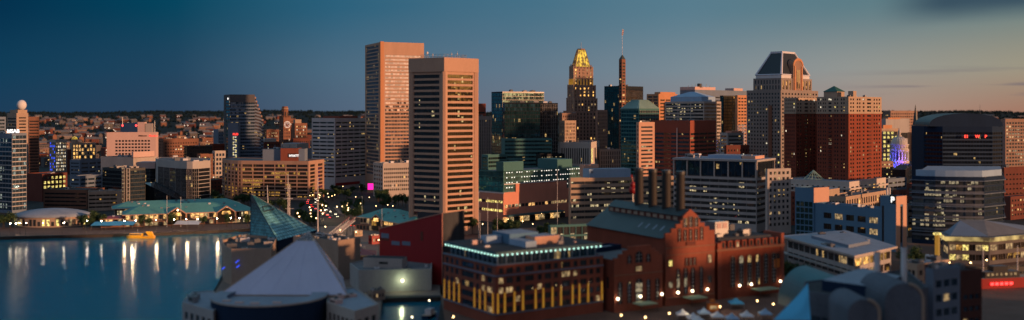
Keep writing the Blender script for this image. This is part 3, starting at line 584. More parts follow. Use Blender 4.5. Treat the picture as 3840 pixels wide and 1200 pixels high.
# curved-front glass hotel
cv = [Vector(g2(583, 985))]; 
for k in range(8): a = k/7; cv.append(Vector(g2(592+152*a, 958-40*math.sin(a*math.pi*.62))))
cv += [Vector(g2(788, 938)), Vector(g2(790, 985)), Vector(g2(600, 1010))]
zc = zt(604, 925)
cb = Bld('hotel', 'dark glass hotel with a gently curved front and fine vertical ribs', 'hotel', cv, zc, 'frame_light', [None]+[F(1, 3.7, .995, .9, (.05,.05,2,6.5), 'glass_navy', mull=1.45, fr='frame_light', sp='black_glassy')]*7+[F(1, 3.7, .99, .85, (.2,.2,2,6.5), 'glass_navy', mull=2)], roof='roof_grey'); cb.clutter(8)
atr = MB(); a = Vector(g2(540, 930)); e = Vector(g2(690, 905)); u = (e-a).normalized(); atr.profile(a, u, [(0,0), ((e-a).length,0), ((e-a).length,4), (0,20)], 14, 'glass_navy'); cb.add('atrium', atr)
atr = MB(); atr.obox(a+Vector((1,-.4)), u, 13, .3, 1, 11, 'lit_warm'); cb.add('lobby_window', atr)

b = B('hotel', 'brown hotel with a pale cornice and square windows behind the curved glass hotel', 1420, 583, 612, 745, 521, 55, 'brick_brown', F(5, 4.2, .4, .4), F(13, 4.6, .5, .42, (2,2,4,4), 'glass_black', .08), roof='roof_grey'); b.clutter(6)
B('office_block', 'low black glass block in front of the brown hotel', 1230, 690, 700, 797, 547, 60, 'black_glassy', F(1, 3.6, .95, .5, g='glass_black'), F(1, 3.6, .98, .55, (.5,.5,2,1), 'glass_black', mull=3)).clutter(2)
B('row_block', 'small red brick block left of the stepped glass tower', 1290, 786, 796, 846, 540, 55, 'brick_red', None, F(6, 4, .5, .4)).clutter(2)
B('row_block', 'narrow brick block with a blue side wall beside the stepped glass tower', 1350, 800, 818, 848, 484, 50, 'slate_blue', None, F(3, 4.5, .6, .5, g='glass_blue'))
B('row_block', 'low brick and lime-fronted block above the curved glass hotel', 1130, 738, 752, 798, 578, 45, 'brick_brown', F(2, 4, .8, .6, lit=.5), F(4, 4, .5, .4, lit=.1))
B('row_block', 'white modern block with big dark windows below the stepped glass tower', 1150, 796, 806, 846, 566, 45, 'concrete_pale', F(2, 5, .8, .7), F(3, 5, .7, .6, g='glass_blue'))
# blurred far left
b = B('tower_block', 'brown stepped tower crowned by a white ball at the far left edge', 1250, 26, 62, 106, 424, 40, 'concrete_tan', F(1, 3.9, .9, .5, (.5,.5,5,5), 'glass_dark', mull=3), F(1, 3.9, .7, .4, (1,1,5,4), 'glass_black'), cat='tower')
q = b.box('penthouse', (.15,.95,.15,.95), zt(412, 1250), 'stone_buff'); cen = sum(q, Vector((0,0)))/4
mb = MB(); mb.cyl(cen, 3.5, zt(413, 1250), zt(408, 1250), 'stone_buff', 12); b.add('collar', mb)
mb = MB(); mb.sphere((px2(81, 1258), 1258, zt(394, 1258)), 5.7, 'white_paint', 20, 12, 1.12); b.root; mb.build('ball', b.root, b.o, True)
B('tower_block', 'plain brown tower immediately right of the one with the white ball', 1330, 100, 108, 147, 438, 65, 'brick_brown', None, F(1, 4, .94, .4, (.3,.3,4,4), 'glass_black', mull=2.4), cat='tower')
B('tower_block', 'grey tower cut by the left edge of the picture', 1150, -60, -20, 22, 438, 40, 'slate_blue', None, F(1, 4, .9, .5, g='glass_blue'), cat='tower')
b = B('office_tower', 'pale banded glass tower with rooftop letters, leftmost in the foreground of the far shore', 850, -40, 45, 100, 500, 28, 'slate_blue', F(1, 3.8, .99, .80, (.2,.2,2,4), 'glass_far', mull=4, fr='slate_blue', sp='frame_light'), F(1, 3.8, .98, .80, (.3,.3,2,1.5), 'glass_far', mull=3.4, fr='slate_blue', sp='frame_light'), cat='tower'); b.clutter(3)
letters('MSAB', (b.pts[1].x-4, b.pts[1].y-.3, b.z1+.5), (1,0), 4.2, 'sign_white', b.root, b.o, .3)
B('hospital_block', 'block washed in blue light with bright square windows on the right face', 1400, 185, 208, 250, 524, 35, 'concrete_pale', F(4, 4.1, .6, .6, (1,1,3,3), 'glass_blue', .45, ('blue_light',)), F(6, 4.6, .62, .6, (1,1,3,3), 'glass_busy', .9, ('lit_white','lit_soft')))
b = B('hotel', 'block under a glowing orange top storey beside a small golden dome', 1430, 262, 270, 360, 536, 60, 'stone_buff', None, F(8, 5.0, .6, .7, (1,1,3,2), 'glass_dark', .6, ('lit_gold','lit_warm')))
mb = MB(); q = P(273, 530, 1432); mb.cyl((q.x, q.y+6), 4, b.z1-4, b.z1+5, 'stone_buff', 12); mb.sphere((q.x, q.y+6, b.z1+5), 4, 'lantern_yellow', 12, 4, 1, 0); b.add('dome', mb)
B('tower_block', 'dark narrow block between the blue-lit block and the golden dome', 1380, 250, 256, 268, 560, 45, 'brick_dark', None, None)
B('office_block', 'dark low block with a grey front below the glowing orange storey', 1180, 262, 300, 395, 600, 30, 'slate_blue', F(1, 4, .9, .4, g='glass_blue'), F(3, 4.5, .8, .4, g='glass_office'))
B('garage', 'dark brown block with a grid of bright yellow windows on its right face', 960, 96, 158, 252, 652, 30, 'brick_dark', None, F(6, 4.6, .62, .58, (1,1,7,2), 'glass_dark', .9, ('lit_yellow',))).clutter(2)
b = B('parking_garage', 'low brown building with long terraced bands, left waterfront', 890, 163, 326, 400, 712, 10, 'brick_brown', F(1, 3.7, .98, .45, (.5,.5,1,2), 'glass_flat', mull=5), None); b.clutter(4)
B('office_block', 'low tan building with lit horizontal bands beside the terraced brown one', 870, 322, 330, 455, 718, 70, 'concrete_tan', None, F(4, 3.6, .94, .42, (.5,3.5,1.5,2), 'glass_hotel', mull=3), roof='roof_grey').clutter(4)
B('office_block', 'squat dark block between the terraced building and the glass offices', 1060, 262, 300, 384, 660, 20, 'slate_blue', F(1, 4, .9, .4, g='glass_office'), F(3, 4, .9, .5, g='glass_blue'))

# ------------------------------------------------------------------ centre right
B('office_block', 'striped office block with slim vertical piers squeezed between the pentagonal tower and the teal glass', 1170, 1776, 1782, 1843, 436, 55, 'concrete_pale', None, F(8, 4, .52, .9, (1,1,8,4), 'glass_dark', rec=.8), roof='roof_white').clutter(3)
B('tower_block', 'plain brown block rising behind the striped office block', 1290, 1778, 1784, 1822, 388, 60, 'granite_red', None, F(1, 14, .9, .15, (1,1,30,4), 'glass_dark'))
cg = dict(fh=3.9, wh=.9, m=(.15,.15,3,1.2), mull=2.6, rec=.12, fr='frame_dark')
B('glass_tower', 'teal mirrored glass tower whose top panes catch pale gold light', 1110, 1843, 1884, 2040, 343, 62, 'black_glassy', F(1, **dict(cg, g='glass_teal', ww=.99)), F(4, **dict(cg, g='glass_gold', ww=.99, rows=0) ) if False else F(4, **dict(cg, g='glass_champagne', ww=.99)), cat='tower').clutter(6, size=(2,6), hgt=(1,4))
B('glass_tower', 'nearly black gridded glass block standing in front of the teal mirrored tower', 1065, 1885, 1892, 2026, 384, 80, 'black_glassy', F(1, **dict(cg, g='glass_teal_dark', ww=.99)), F(3, **dict(cg, g='glass_teal_dark', ww=.985)), cat='tower').clutter(3)
B('glass_tower', 'dark gridded glass block with a flat top, right of the teal mirrored tower', 1085, 2018, 2026, 2092, 386, 76, 'black_glassy', None, F(2, **dict(cg, g='glass_black', ww=.97, fr='frame_light')), cat='tower').clutter(2)
B('glass_block', 'stepped dark teal glass base wrapping the foot of the glass towers', 1040, 1880, 1892, 2070, 520, 80, 'teal_panel', None, F(1, 3.9, .99, .5, (.3,.3,1,1), 'glass_teal_dark', mull=3))
B('glass_block', 'low dark green glass wing at the left foot of the teal tower', 1020, 1806, 1830, 1900, 580, 45, 'teal_panel', F(1, 3.9, .97, .7, g='glass_teal_dark'), F(1, 3.9, .97, .6, (.3,.3,1,2), 'glass_teal_dark', mull=3))
B('glass_block', 'low black glass wing with lights on its right end, right foot of the glass towers', 1020, 2010, 2030, 2118, 578, 50, 'black_glassy', None, F(1, 3.9, .97, .5, (.3,.3,1,2), 'glass_office', mull=3))

# art deco tower with lit lantern
DA = 1180; tha = 30
def adeco(pl, pc, pr, yt, lab=None, root=None, D=DA, wl=.05, lit=.05, ncl=5, ncr=7, lm=('lit_gold','lit_soft'), z0=0.0, cap=25, mat='stone_brown', fhh=4.0):
    return Bld('office_tower', lab, 'tower', corner(D, pl, pc, pr, tha+18), zt(yt, D), mat, [F(ncl, fhh, .42, .62, (1,1,3,2), 'glass_black', wl, lm), F(ncr, fhh, .42, .62, (1,1,3,2), 'glass_black', lit, lm)], root=root, z0=z0, parapet=.8, cap=cap)
ad = adeco(2112, 2158, 2250, 415, 'brown art deco skyscraper with a glowing yellow lantern crown', lit=.12, cap=40)
adeco(2124, 2152, 2240, 368, root=ad.root, D=DA+4, z0=zt(430, DA), lit=.25, cap=20)
adeco(2128, 2150, 2234, 318, root=ad.root, D=DA+7, z0=zt(372, DA), lit=.55, ncl=4, ncr=5, cap=25, wl=.2)
adeco(2135, 2151, 2224, 249, root=ad.root, D=DA+10, z0=zt(325, DA), lit=.45, ncl=3, ncr=5, cap=20)
def ring_pts(pl, pc, pr, D, th=tha+18): return corner(D, pl, pc, pr, th)
for (a4, ya, yb_, mt, mat) in (((2136,2151,2223), 330, 318, 'stone_buff', None),):
    pass
top = corner(DA+12, 2146, 2158, 2212, tha+18); cen = sum(top, Vector((0,0)))/4; zb, zt_ = zt(249, DA+12), zt(186, DA+12)
lan = MB()
for i in range(4):
    a, b = top[i], top[(i+1)%4]; a2, b2 = cen+(a-cen)*.46, cen+(b-cen)*.46
    lan.poly([(a.x,a.y,zb), (b.x,b.y,zb), (b2.x,b2.y,zt_), (a2.x,a2.y,zt_)], 'lantern_yellow')
lan.poly([tuple((cen+(q-cen)*.46))+(zt_,) for q in top], 'stone_brown'); ad.add('lantern_roof', lan)
for i in range(4):
    for k in (0, .25, .5, .75):
        rb = MB(); a, b = top[i], top[(i+1)%4]; q = a+(b-a)*k; q2 = cen+(q-cen)*.46; q = cen+(q-cen)*1.03; q2 = cen+(q2-cen)*1.05
        rb.tube((q.x,q.y,zb), (q2.x,q2.y,zt_+.4), .55 if k == 0 else .32, 'stone_brown', 4, .25); ad.add('lantern_rib', rb)
fi = MB()
for i in range(4):
    for k in range(5):
        a, b = inset(top, -1.4)[i], inset(top, -1.4)[(i+1)%4]; q = a+(b-a)*k/5; fi.cyl(q, .7, zb-2, zb+2.6, 'stone_brown', 6, .25)
fi.cyl(cen, 4.6, zt_, zt_+1.6, 'stone_brown', 8); fi.tube((cen.x,cen.y,zt_), (cen.x,cen.y,zt_+9), .25, 'metal_grey'); ad.add('finials', fi)
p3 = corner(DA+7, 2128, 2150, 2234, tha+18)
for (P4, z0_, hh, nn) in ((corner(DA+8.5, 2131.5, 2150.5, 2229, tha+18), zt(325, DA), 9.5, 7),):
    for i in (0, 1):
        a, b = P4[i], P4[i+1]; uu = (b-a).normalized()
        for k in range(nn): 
            up = MB(); q = a+(b-a)*((k+.5)/nn); up.profile(q-uu*.6, uu, [(0,z0_), (1.2,z0_), (.8,z0_+hh), (.4,z0_+hh)], .3, 'uplit_glow'); ad.add('uplight_wash', up)  # tapered glowing plates stand in for the uplighting on this tier
# vertical piers
vp = MB()
for (pl,pc,pr,D_,za,zb2,nl,nr) in ((2135,2151,2224,DA+9.6,zt(325,DA),zt(246,DA),4,6), (2128,2150,2234,DA+6.6,zt(372,DA),zt(316,DA),4,7), (2124,2152,2240,DA+3.6,zt(418,DA),zt(366,DA),4,7)):
    P4 = corner(D_, pl, pc, pr, tha+18)
    for i, nn in ((0,nl),(1,nr)):
        a, b = P4[i], P4[i+1]; uu = (b-a).normalized()
        for k in range(nn+1): vp.obox(a+(b-a)*(k/nn)-uu*.35, uu, .7, .8, za, zb2, 'stone_buff')
ad.add('pier', vp)
adeco(2098, 2108, 2165, 424, 'lower left shoulder of brown stone with small lit windows, beside the art deco skyscraper', D=DA-20, lit=.12, mat='stone_brown').clutter(3)
adeco(2096, 2118, 2160, 452, 'pinkish stepped block at the left foot of the art deco skyscraper', D=DA-36, lit=.05, mat='stone_buff')
adeco(2234, 2240, 2278, 412, 'narrow brown annex at the right foot of the art deco skyscraper', D=DA-10, lit=.05)
B('bank_building', 'pale neoclassical block with tall columns below the art deco skyscraper', 1095, 2098, 2214, 2249, 534, 12, 'stone_white', F(13, 18, .48, .86, (1.5,1.5,8,5), 'glass_black', rec=1.2), F(3, 18, .5, .8, (1.5,1.5,8,5), 'glass_dark', .3), roof='roof_grey').clutter(5)
B('office_block', 'small pale block with slim windows right of the neoclassical block', 1150, 2244, 2250, 2330, 560, 70, 'stone_grey', None, F(9, 5, .42, .8, (1,1,5,2), 'glass_black')).clutter(2)
# black tower catching orange light
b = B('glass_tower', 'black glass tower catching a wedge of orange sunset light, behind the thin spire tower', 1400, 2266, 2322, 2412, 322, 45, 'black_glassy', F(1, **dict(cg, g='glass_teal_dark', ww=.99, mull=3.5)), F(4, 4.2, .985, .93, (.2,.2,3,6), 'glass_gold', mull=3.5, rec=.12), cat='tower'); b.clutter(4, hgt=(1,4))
# thin banded tower with spire and flag
DS = 1290; q = corner(DS, 2321, 2332, 2346, 45)
t_ = Bld('spire_tower', 'very thin brown banded tower with a pointed cap and a flag on its mast', 'tower', q, zt(222, DS), 'brick_brown', [F(1, 4.1, .7, .5, (.4,.4,3,3), 'glass_black', .06), F(1, 4.1, .7, .5, (.4,.4,3,3), 'glass_black', .06)], cap=60, parapet=0)
mb = MB(); cen = sum(q, Vector((0,0)))/4; z_ = zt(222, DS)
for i in range(4): a, b_ = q[i], q[(i+1)%4]; mb.poly([(a.x,a.y,z_), (b_.x,b_.y,z_), (cen.x,cen.y,zt(203, DS))], 'roof_slate')
t_.add('pointed_cap', mb); mb = MB(); mb.tube((cen.x,cen.y,z_), (cen.x,cen.y,zt(106, DS)), .32, 'mast_white', 6, .15); t_.add('mast', mb)
mb = MB(); zf = zt(109, DS)
for k in range(7): a_, c_ = k*.55, (k+1)*.55; w0, w1 = .25*math.sin(k), .25*math.sin(k+1); mb.poly([(cen.x+.2-a_*.3, cen.y+w0, zf-a_*1.9), (cen.x+.2-c_*.3, cen.y+w1, zf-c_*1.9), (cen.x+2.2-c_*.3, cen.y+w1, zf-c_*1.9-.5), (cen.x+2.2-a_*.3, cen.y+w0, zf-a_*1.9-.5)], 'red_panel' if k%2 else 'mast_white')
t_.add('flag', mb)
# green-roofed glass block
q = corner(1020, 2328, 2396, 2472, 42); z_ = zt(407, 1020)
b = Bld('glass_tower', 'dark glass block under a pale green truncated pyramid roof', 'tower', q, z_, 'teal_panel', [F(1, 4, .98, .7, (.3,.3,5,1.2), 'glass_teal_dark', mull=3, fr='teal_panel'), F(1, 4, .98, .6, (.3,.3,5,1.2), 'glass_teal_dark', mull=3, fr='frame_light')], roof='roof_grey', parapet=.4, cap=60)
cen = sum(q, Vector((0,0)))/4; mb = MB(); tp = [cen+(x-cen)*.42 for x in q]; qe = inset(q, -.5); zt2 = zt(374, 1030)
for i in range(4): j = (i+1)%4; mb.poly([(qe[i].x,qe[i].y,z_), (qe[j].x,qe[j].y,z_), (tp[j].x,tp[j].y,zt2), (tp[i].x,tp[i].y,zt2)], 'roof_green2' if 'roof_green2' in MATS else wall('roof_green2', (.20,.33,.31), .12, .5))
mb.poly([(x.x,x.y,zt2) for x in tp], 'roof_green2')
for i in (0, 1):
    for k in range(1, 14):
        a = qe[i]+(qe[i+1]-qe[i])*k/14; c_ = tp[i]+(tp[i+1]-tp[i])*k/14; mb.tube((a.x,a.y,z_+.12), (c_.x,c_.y,zt2+.12), .13, 'roof_green2')
b.add('hipped_roof', mb)
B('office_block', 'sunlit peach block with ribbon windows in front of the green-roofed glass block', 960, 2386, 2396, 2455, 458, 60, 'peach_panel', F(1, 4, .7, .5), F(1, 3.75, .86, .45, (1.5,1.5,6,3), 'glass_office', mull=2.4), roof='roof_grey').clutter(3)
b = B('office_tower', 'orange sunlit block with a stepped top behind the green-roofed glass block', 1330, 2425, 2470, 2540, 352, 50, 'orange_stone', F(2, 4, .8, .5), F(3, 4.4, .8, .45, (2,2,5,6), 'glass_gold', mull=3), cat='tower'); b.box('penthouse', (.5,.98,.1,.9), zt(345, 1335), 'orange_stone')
# white banded block with blue hipped roof and golden right face
q = corner(1150, 2494, 2640, 2704, 40); z_ = zt(380, 1150)
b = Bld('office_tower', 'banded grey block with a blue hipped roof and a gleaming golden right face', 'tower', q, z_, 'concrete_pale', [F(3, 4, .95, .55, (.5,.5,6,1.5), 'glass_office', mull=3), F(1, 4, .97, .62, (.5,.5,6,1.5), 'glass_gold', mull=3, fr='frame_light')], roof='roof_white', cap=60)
cen = sum(q, Vector((0,0)))/4; q1 = [cen+(x-cen)*.80+Vector((0,1)) for x in q]; z1 = zt(362, 1150); mb = MB(); mb.prism(q1, b.zr, z1, 'pale_blue_panel'); tp = [cen+(x-cen)*.12 for x in q]; zt2 = zt(343, 1160)
for i in range(4): j = (i+1)%4; mb.poly([(q1[i].x,q1[i].y,z1), (q1[j].x,q1[j].y,z1), (tp[j].x,tp[j].y,zt2), (tp[i].x,tp[i].y,zt2)], 'pale_blue_panel')
mb.poly([(x.x,x.y,zt2) for x in tp], 'pale_blue_panel'); b.add('hipped_roof', mb)
# red granite banded office
b = B('office_block', 'red granite office block with a blank top and dark ribbon windows', 960, 2443, 2588, 2685, 452, 38, 'granite_red', F(2, 3.9, .96, .5, (.6,.6,4,11), 'glass_dark', mull=2.6), F(3, 3.9, .95, .5, (.6,.6,4,11), 'glass_black', mull=2.6), roof='roof_white'); b.clutter(6)
mb = MB(); u = (b.pts[1]-b.pts[0]).normalized(); o = b.pts[1]-u*14; n_ = Vector((u.y,-u.x)); mb.obox(o+n_*1.2, u, .9, 1.4, 0, b.z1-7, 'pink_stucco'); e = b.pts[2]; mb.obox(e-Vector((.8,.6)), Vector((.8,.6)).normalized(), 1.4, 1.2, 0, b.z1-6, 'stone_white'); b.add('vertical_fin', mb)
# blocks behind
b = B('office_tower', 'wide grey and pink block with antennas on top, behind the blue-roofed one', 1420, 2550, 2606, 2800, 336, 45, 'slate_blue', F(1, 5, .9, .4, (1,1,10,8), 'glass_dark'), F(1, 5, .9, .35, (1,1,10,8), 'glass_dark', mull=4), cat='tower'); b.clutter(5)
b.box('penthouse', (-.0,.999,.0,.38), zt(325, 1420), 'pink_stucco'); b.box('penthouse', (.2,.8,.80,.98), zt(327, 1440), 'pink_stucco')
q = P(2626, 325, 1425); mb = MB(); mb.cyl((q.x, q.y+6), 3.2, zt(325,1425)-1, zt(313,1425), 'frame_dark', 12); b.add('antenna_cluster', mb)
for k in range(7): mb = MB(); x = q.x-16+5*k; mb.tube((x, q.y+3, zt(325,1425)-1), (x, q.y+3, zt(325,1425)+2+(k*37%3)), .25, 'metal_grey'); b.add('antenna', mb)
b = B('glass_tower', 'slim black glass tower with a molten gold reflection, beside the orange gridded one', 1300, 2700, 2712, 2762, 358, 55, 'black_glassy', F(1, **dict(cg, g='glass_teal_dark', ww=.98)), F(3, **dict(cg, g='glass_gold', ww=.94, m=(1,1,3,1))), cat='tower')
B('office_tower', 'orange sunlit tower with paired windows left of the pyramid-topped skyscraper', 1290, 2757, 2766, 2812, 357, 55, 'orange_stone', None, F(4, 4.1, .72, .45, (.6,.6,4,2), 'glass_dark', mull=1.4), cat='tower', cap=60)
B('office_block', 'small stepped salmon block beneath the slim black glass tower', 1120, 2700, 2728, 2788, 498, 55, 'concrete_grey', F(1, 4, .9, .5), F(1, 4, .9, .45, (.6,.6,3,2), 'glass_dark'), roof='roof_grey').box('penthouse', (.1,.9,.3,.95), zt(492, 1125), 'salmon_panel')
B('office_block', 'dark brick block between the red granite office and the pyramid-topped skyscraper', 1060, 2716, 2724, 2830, 545, 60, 'brick_dark', None, F(9, 5, .4, .5, (1,1,3,3), 'glass_black', .05)).clutter(2)
fr = MB(); q = P(2790, 470, 1180)
for dx in (-6, 0, 6):
    for dy in (0, 6): fr.tube((q.x+dx, q.y+dy, 0), (q.x+dx, q.y+dy, q.z), .45, 'metal_white')
for k in range(14):
    z_ = q.z-k*4.2
    if z_ > 2: fr.tube((q.x-6, q.y, z_), (q.x+6, q.y, z_), .4, 'metal_white'); fr.tube((q.x-6, q.y, z_), (q.x, q.y, z_-4), .3, 'metal_white'); fr.tube((q.x+6, q.y, z_), (q.x, q.y, z_-4), .3, 'metal_white')
tag(fr.build('lattice_tower', None, (q.x, q.y, 0)), 'white steel lattice tower left of the pyramid-topped skyscraper', 'tower')

# pyramid-topped skyscraper
DE = 1050; q = corner(DE, 2800, 2928, 3068, 44); z_ = zt(337, DE)
hs = Bld('skyscraper', 'stone skyscraper with a dark pyramid roof edged in white and an arched gable', 'tower', q, z_, 'stone_grey', [F(11, 3.9, .5, .5, (1,1,3,2), 'glass_dark', .04, ('lit_yellow','lit_white')), F(12, 3.9, .5, .5, (1,1,3,2), 'glass_dark', .03, ('lit_soft',))], roof='roof_grey', cap=60)
cen = sum(q, Vector((0,0)))/4; q1 = [cen+(x-cen)*.82 for x in q]; z1 = zt(291, DE)
Bld('x', '', '', q1, z1, 'stone_grey', [F(9, 7, .4, .7, (1,1,1,1), 'glass_dark'), F(9, 8.5, .55, .8, (1,1,.6,1.2), 'glass_gold', .0)], root=hs.root, z0=z_-1, roof='roof_grey', cap=40)
q2 = [cen+(x-cen)*.75 for x in q]; z2 = z1+3.4; mb = MB(); mb.prism(q2, z1-.9, z2, 'metal_white'); hs.add('roof_band', mb)
tp = [cen+(x-cen)*.33 for x in q]; zt2 = zt(192, DE+6); mb = MB()
for i in range(4):
    j = (i+1)%4; mb.poly([(q2[i].x,q2[i].y,z2), (q2[j].x,q2[j].y,z2), (tp[j].x,tp[j].y,zt2), (tp[i].x,tp[i].y,zt2)], 'lead_pyramid')
hs.add('pyramid_roof', mb)
mb = MB(); mb.prism([cen+(x-cen)*.345 for x in q], zt2-.6, zt2+1.4, 'copper_frame'); hs.add('cap', mb)
for i in range(4):
    mb = MB(); mb.tube((q2[i].x,q2[i].y,z2), (tp[i].x,tp[i].y,zt2), 1.25, 'copper_frame', 6, .9); hs.add('roof_edge', mb)
    mb = MB(); j = (i+1)%4; mb.tube((q2[i].x,q2[i].y,z2+.4), (q2[j].x,q2[j].y,z2+.4), .7, 'copper_frame', 4); hs.add('roof_edge', mb)
u = (q[2]-q[1]).normalized(); n_ = Vector((u.y,-u.x)); m_ = q1[1]+(q1[2]-q1[1])*.52+n_*.8; zs = zt(243, DE); r_ = 10.4
prof = [(-r_, z_-8), (r_, z_-8), (r_, zs)]+[(r_*math.cos(R(a)), zs+r_*.72*math.sin(R(a))) for a in range(15, 180, 15)]+[(-r_, zs)]
mb = MB(); mb.profile(m_, u, prof, 16, 'stone_brown', 'stone_brown'); hs.add('gable', mb)
mb = MB(); mb.profile(m_+n_*.5, u, [(r_*1.06*math.cos(R(a)), zs+.2+r_*.8*math.sin(R(a))) for a in range(0, 181, 12)]+[(r_*.86*math.cos(R(a)), zs+r_*.58*math.sin(R(a))) for a in range(180, -1, -12)], 1.2, 'copper_frame' if False else 'orange_stone'); hs.add('gable_arch', mb)
mb = MB(); win_geom(mb, m_-u*3.2+n_*.25, u, 6.4, zs-z_-6, z_+2, 'glass_gold', 'stone_buff', 1.4); hs.add('window', mb)
for s_ in (-8.4, 6.4): mb = MB(); mb.obox(m_+u*s_+n_*.7, u, 2, .7, z_-2, zs, 'orange_stone'); hs.add('pilaster', mb)
mb = MB(); p_ = q[1]+ (q[0]-q[1]).normalized()*14; uu = (q[1]-q[0]).normalized(); mb.obox(p_+Vector((uu.y,-uu.x))*.9, uu, 4, .9, 0, zt(395, DE), 'brick_brown'); hs.add('pilaster', mb)

# twin brick apartment towers
DT = 900
def apart(pl, pc, pr, yt, lab, D, th, nl, nr, cl=None, cr=None, **k):
    b = B('apartment_tower', lab, D, pl, pc, pr, 425, th, 'brick_red', F(nl, 3.6, .45, .5, (1,1,2,.6), 'glass_black', .05, ('lit_soft','lit_white'), cols=cl), F(nr, 3.6, .45, .5, (1,1,2,.6), 'glass_black', .03, ('lit_soft',), cols=cr), cat='tower', roof=None, parapet=0, cap=70, **k)
    q = b.pts; z0_ = b.z1; z1_ = zt(yt, D)
    Bld('x', '', '', q, z1_, 'stone_buff', [F(nl, 3.6, .45, .5, (1,1,.6,.8), 'glass_black', .08, cols=cl), F(nr, 3.6, .45, .5, (1,1,.6,.8), 'glass_black', .08, cols=cr)], root=b.root, z0=z0_+.01, cap=28, roof='roof_grey')
    mb = MB(); qq = inset(q, -.5); mb.prism(qq, z0_-.4, z0_+.9, 'stone_buff', None, True); b.add('cornice', mb); mb = MB(); mb.prism(inset(q, -.5), z1_-1.6, z1_-.2, 'stone_buff', None, True)
    b.z1 = z1_; b.zr = z1_-.9; return b
cR = [(.05,.09),(.12,.16),(.24,.28),(.31,.35),(.42,.47),(.55,.67),(.75,.79),(.83,.87),(.91,.95)]
cL = [(.04,.07),(.11,.14),(.20,.23),(.26,.29),(.37,.47),(.56,.60),(.64,.68),(.76,.80),(.84,.88)]
t1 = apart(3063, 3182, 3306, 362, 'tall red brick apartment tower with buff upper storeys and a green pyramid cap', DT, 47, 9, 9, cL, cR)
qq = t1.pts; cen = sum(qq, Vector((0,0)))/4; 
def gpyr(bd, cpx, D, r, ya, yb_):
    c_ = Vector((px2(cpx, D), D)); z0_, z1_ = zt(yb_, D), zt(ya, D); mb = MB(); u = (bd.pts[2]-bd.pts[1]).normalized(); v = Vector((-u.y, u.x)); sq = [c_+(u*a+v*b)*r for a, b in ((-1,-1),(1,-1),(1,1),(-1,1))]
    mb.prism(sq, bd.zr-2, z0_, 'stone_buff'); s2 = [c_+(x-c_)*1.1 for x in sq]
    for i in range(4): j = (i+1)%4; mb.poly([(s2[i].x,s2[i].y,z0_), (s2[j].x,s2[j].y,z0_), (c_.x,c_.y,z1_)], 'roof_dark_green')
    bd.add('pyramid_cap', mb)
gpyr(t1, 3128, DT+22, 6.6, 322, 344); t1.clutter(5)
mb = MB(); a = P(3200, 360, DT+6); mb.obox((a.x, a.y), (.7,.7), 6, 5, t1.zr, t1.zr+6, 'stone_buff'); t1.add('lift_house', mb)
mb = MB(); uu = (qq[2]-qq[1]).normalized(); nn = Vector((uu.y,-uu.x)); LL = (qq[2]-qq[1]).length
for k in range(16):
    z_ = zt(695, DT)+3.6*k+4
    if z_ < zt(430, DT): mb.obox(qq[1]+uu*LL*.55+nn*1.3, uu, LL*.12, 1.3, z_, z_+1.1, 'brick_dark'); 
uu = (qq[1]-qq[0]).normalized(); nn = Vector((uu.y,-uu.x)); LL = (qq[1]-qq[0]).length
for k in range(16):
    z_ = zt(695, DT)+3.6*k+4
    if z_ < zt(430, DT): mb.obox(qq[0]+uu*LL*.37+nn*1.3, uu, LL*.10, 1.3, z_, z_+1.1, 'brick_dark')
t1.add('balconies', mb)
t2 = apart(2940, 2985, 3090, 366, 'dim brick apartment tower with buff top storeys, left twin of the green-capped one', DT+42, 44, 5, 8, None, [(.05,.10),(.14,.19),(.30,.42),(.50,.55),(.62,.67),(.80,.85)])
b = B('podium_block', 'cream podium block with big square openings under the green-capped brick tower', 868, 2935, 3185, 3322, 682, 42, 'stone_white', F(12, 9, .42, .62, (2,2,7,3), 'glass_dark', rec=.9), F(8, 9, .62, .62, (2,2,7,3), 'glass_dark', .5, ('lit_soft','lit_gold'), rec=.8), roof='roof_white')
mb = MB(); mb.prism(inset(b.pts, -1.6), zt(712, 868), zt(706, 868), 'stone_white', None, True); b.add('cornice', mb)
# glass pavilion dome on the podium
mb = MB(); c_ = P(3050, 668, 905); 
for k in range(9):
    t_ = R(22.5*k-90+4); e_ = (c_.x+9*math.sin(t_*1.0), c_.y-9*math.cos(t_)*.6); mb.tube((e_[0], e_[1], b.z1), (c_.x, c_.y, b.z1+8), .3, 'roof_green2')
for s_ in (1, .66, .33):
    for k in range(12): A_ = [ (c_.x+9*s_*math.cos(R(30*j)), c_.y+6*s_*math.sin(R(30*j)), b.z1+8*(1-s_)) for j in (k, k+1)]; mb.tube(A_[0], A_[1], .22, 'roof_green2')
tag(mb.build('glass_dome_frame', None, (c_.x, c_.y, b.z1)), 'pale green ribbed skylight dome on the cream podium', 'skylight')
# lower banquet wing with arches in front of podium
b = B('podium_block', 'low sunlit stone wing with a row of arches in front of the cream podium', 800, 3090, 3172, 3362, 738, 40, 'stone_buff', F(6, 6, .5, .5, (1,1,2,2), 'glass_dark', .2), F(22, 6.5, .5, .75, (1,1,3,2), 'glass_black', .1, ('lit_gold',)), roof='roof_grey'); b.clutter(9)
b.box('roof_lodge', (-.4,.2,.0,.2), b.z1+5, 'stone_buff', 'roof_white')
for k in range(2):
    q = P(3332+9*k, 720, 812); mb = MB(); mb.cyl((q.x, q.y+3), .8, b.zr, b.zr+7, 'metal_white', 8); b.add('vent', mb)

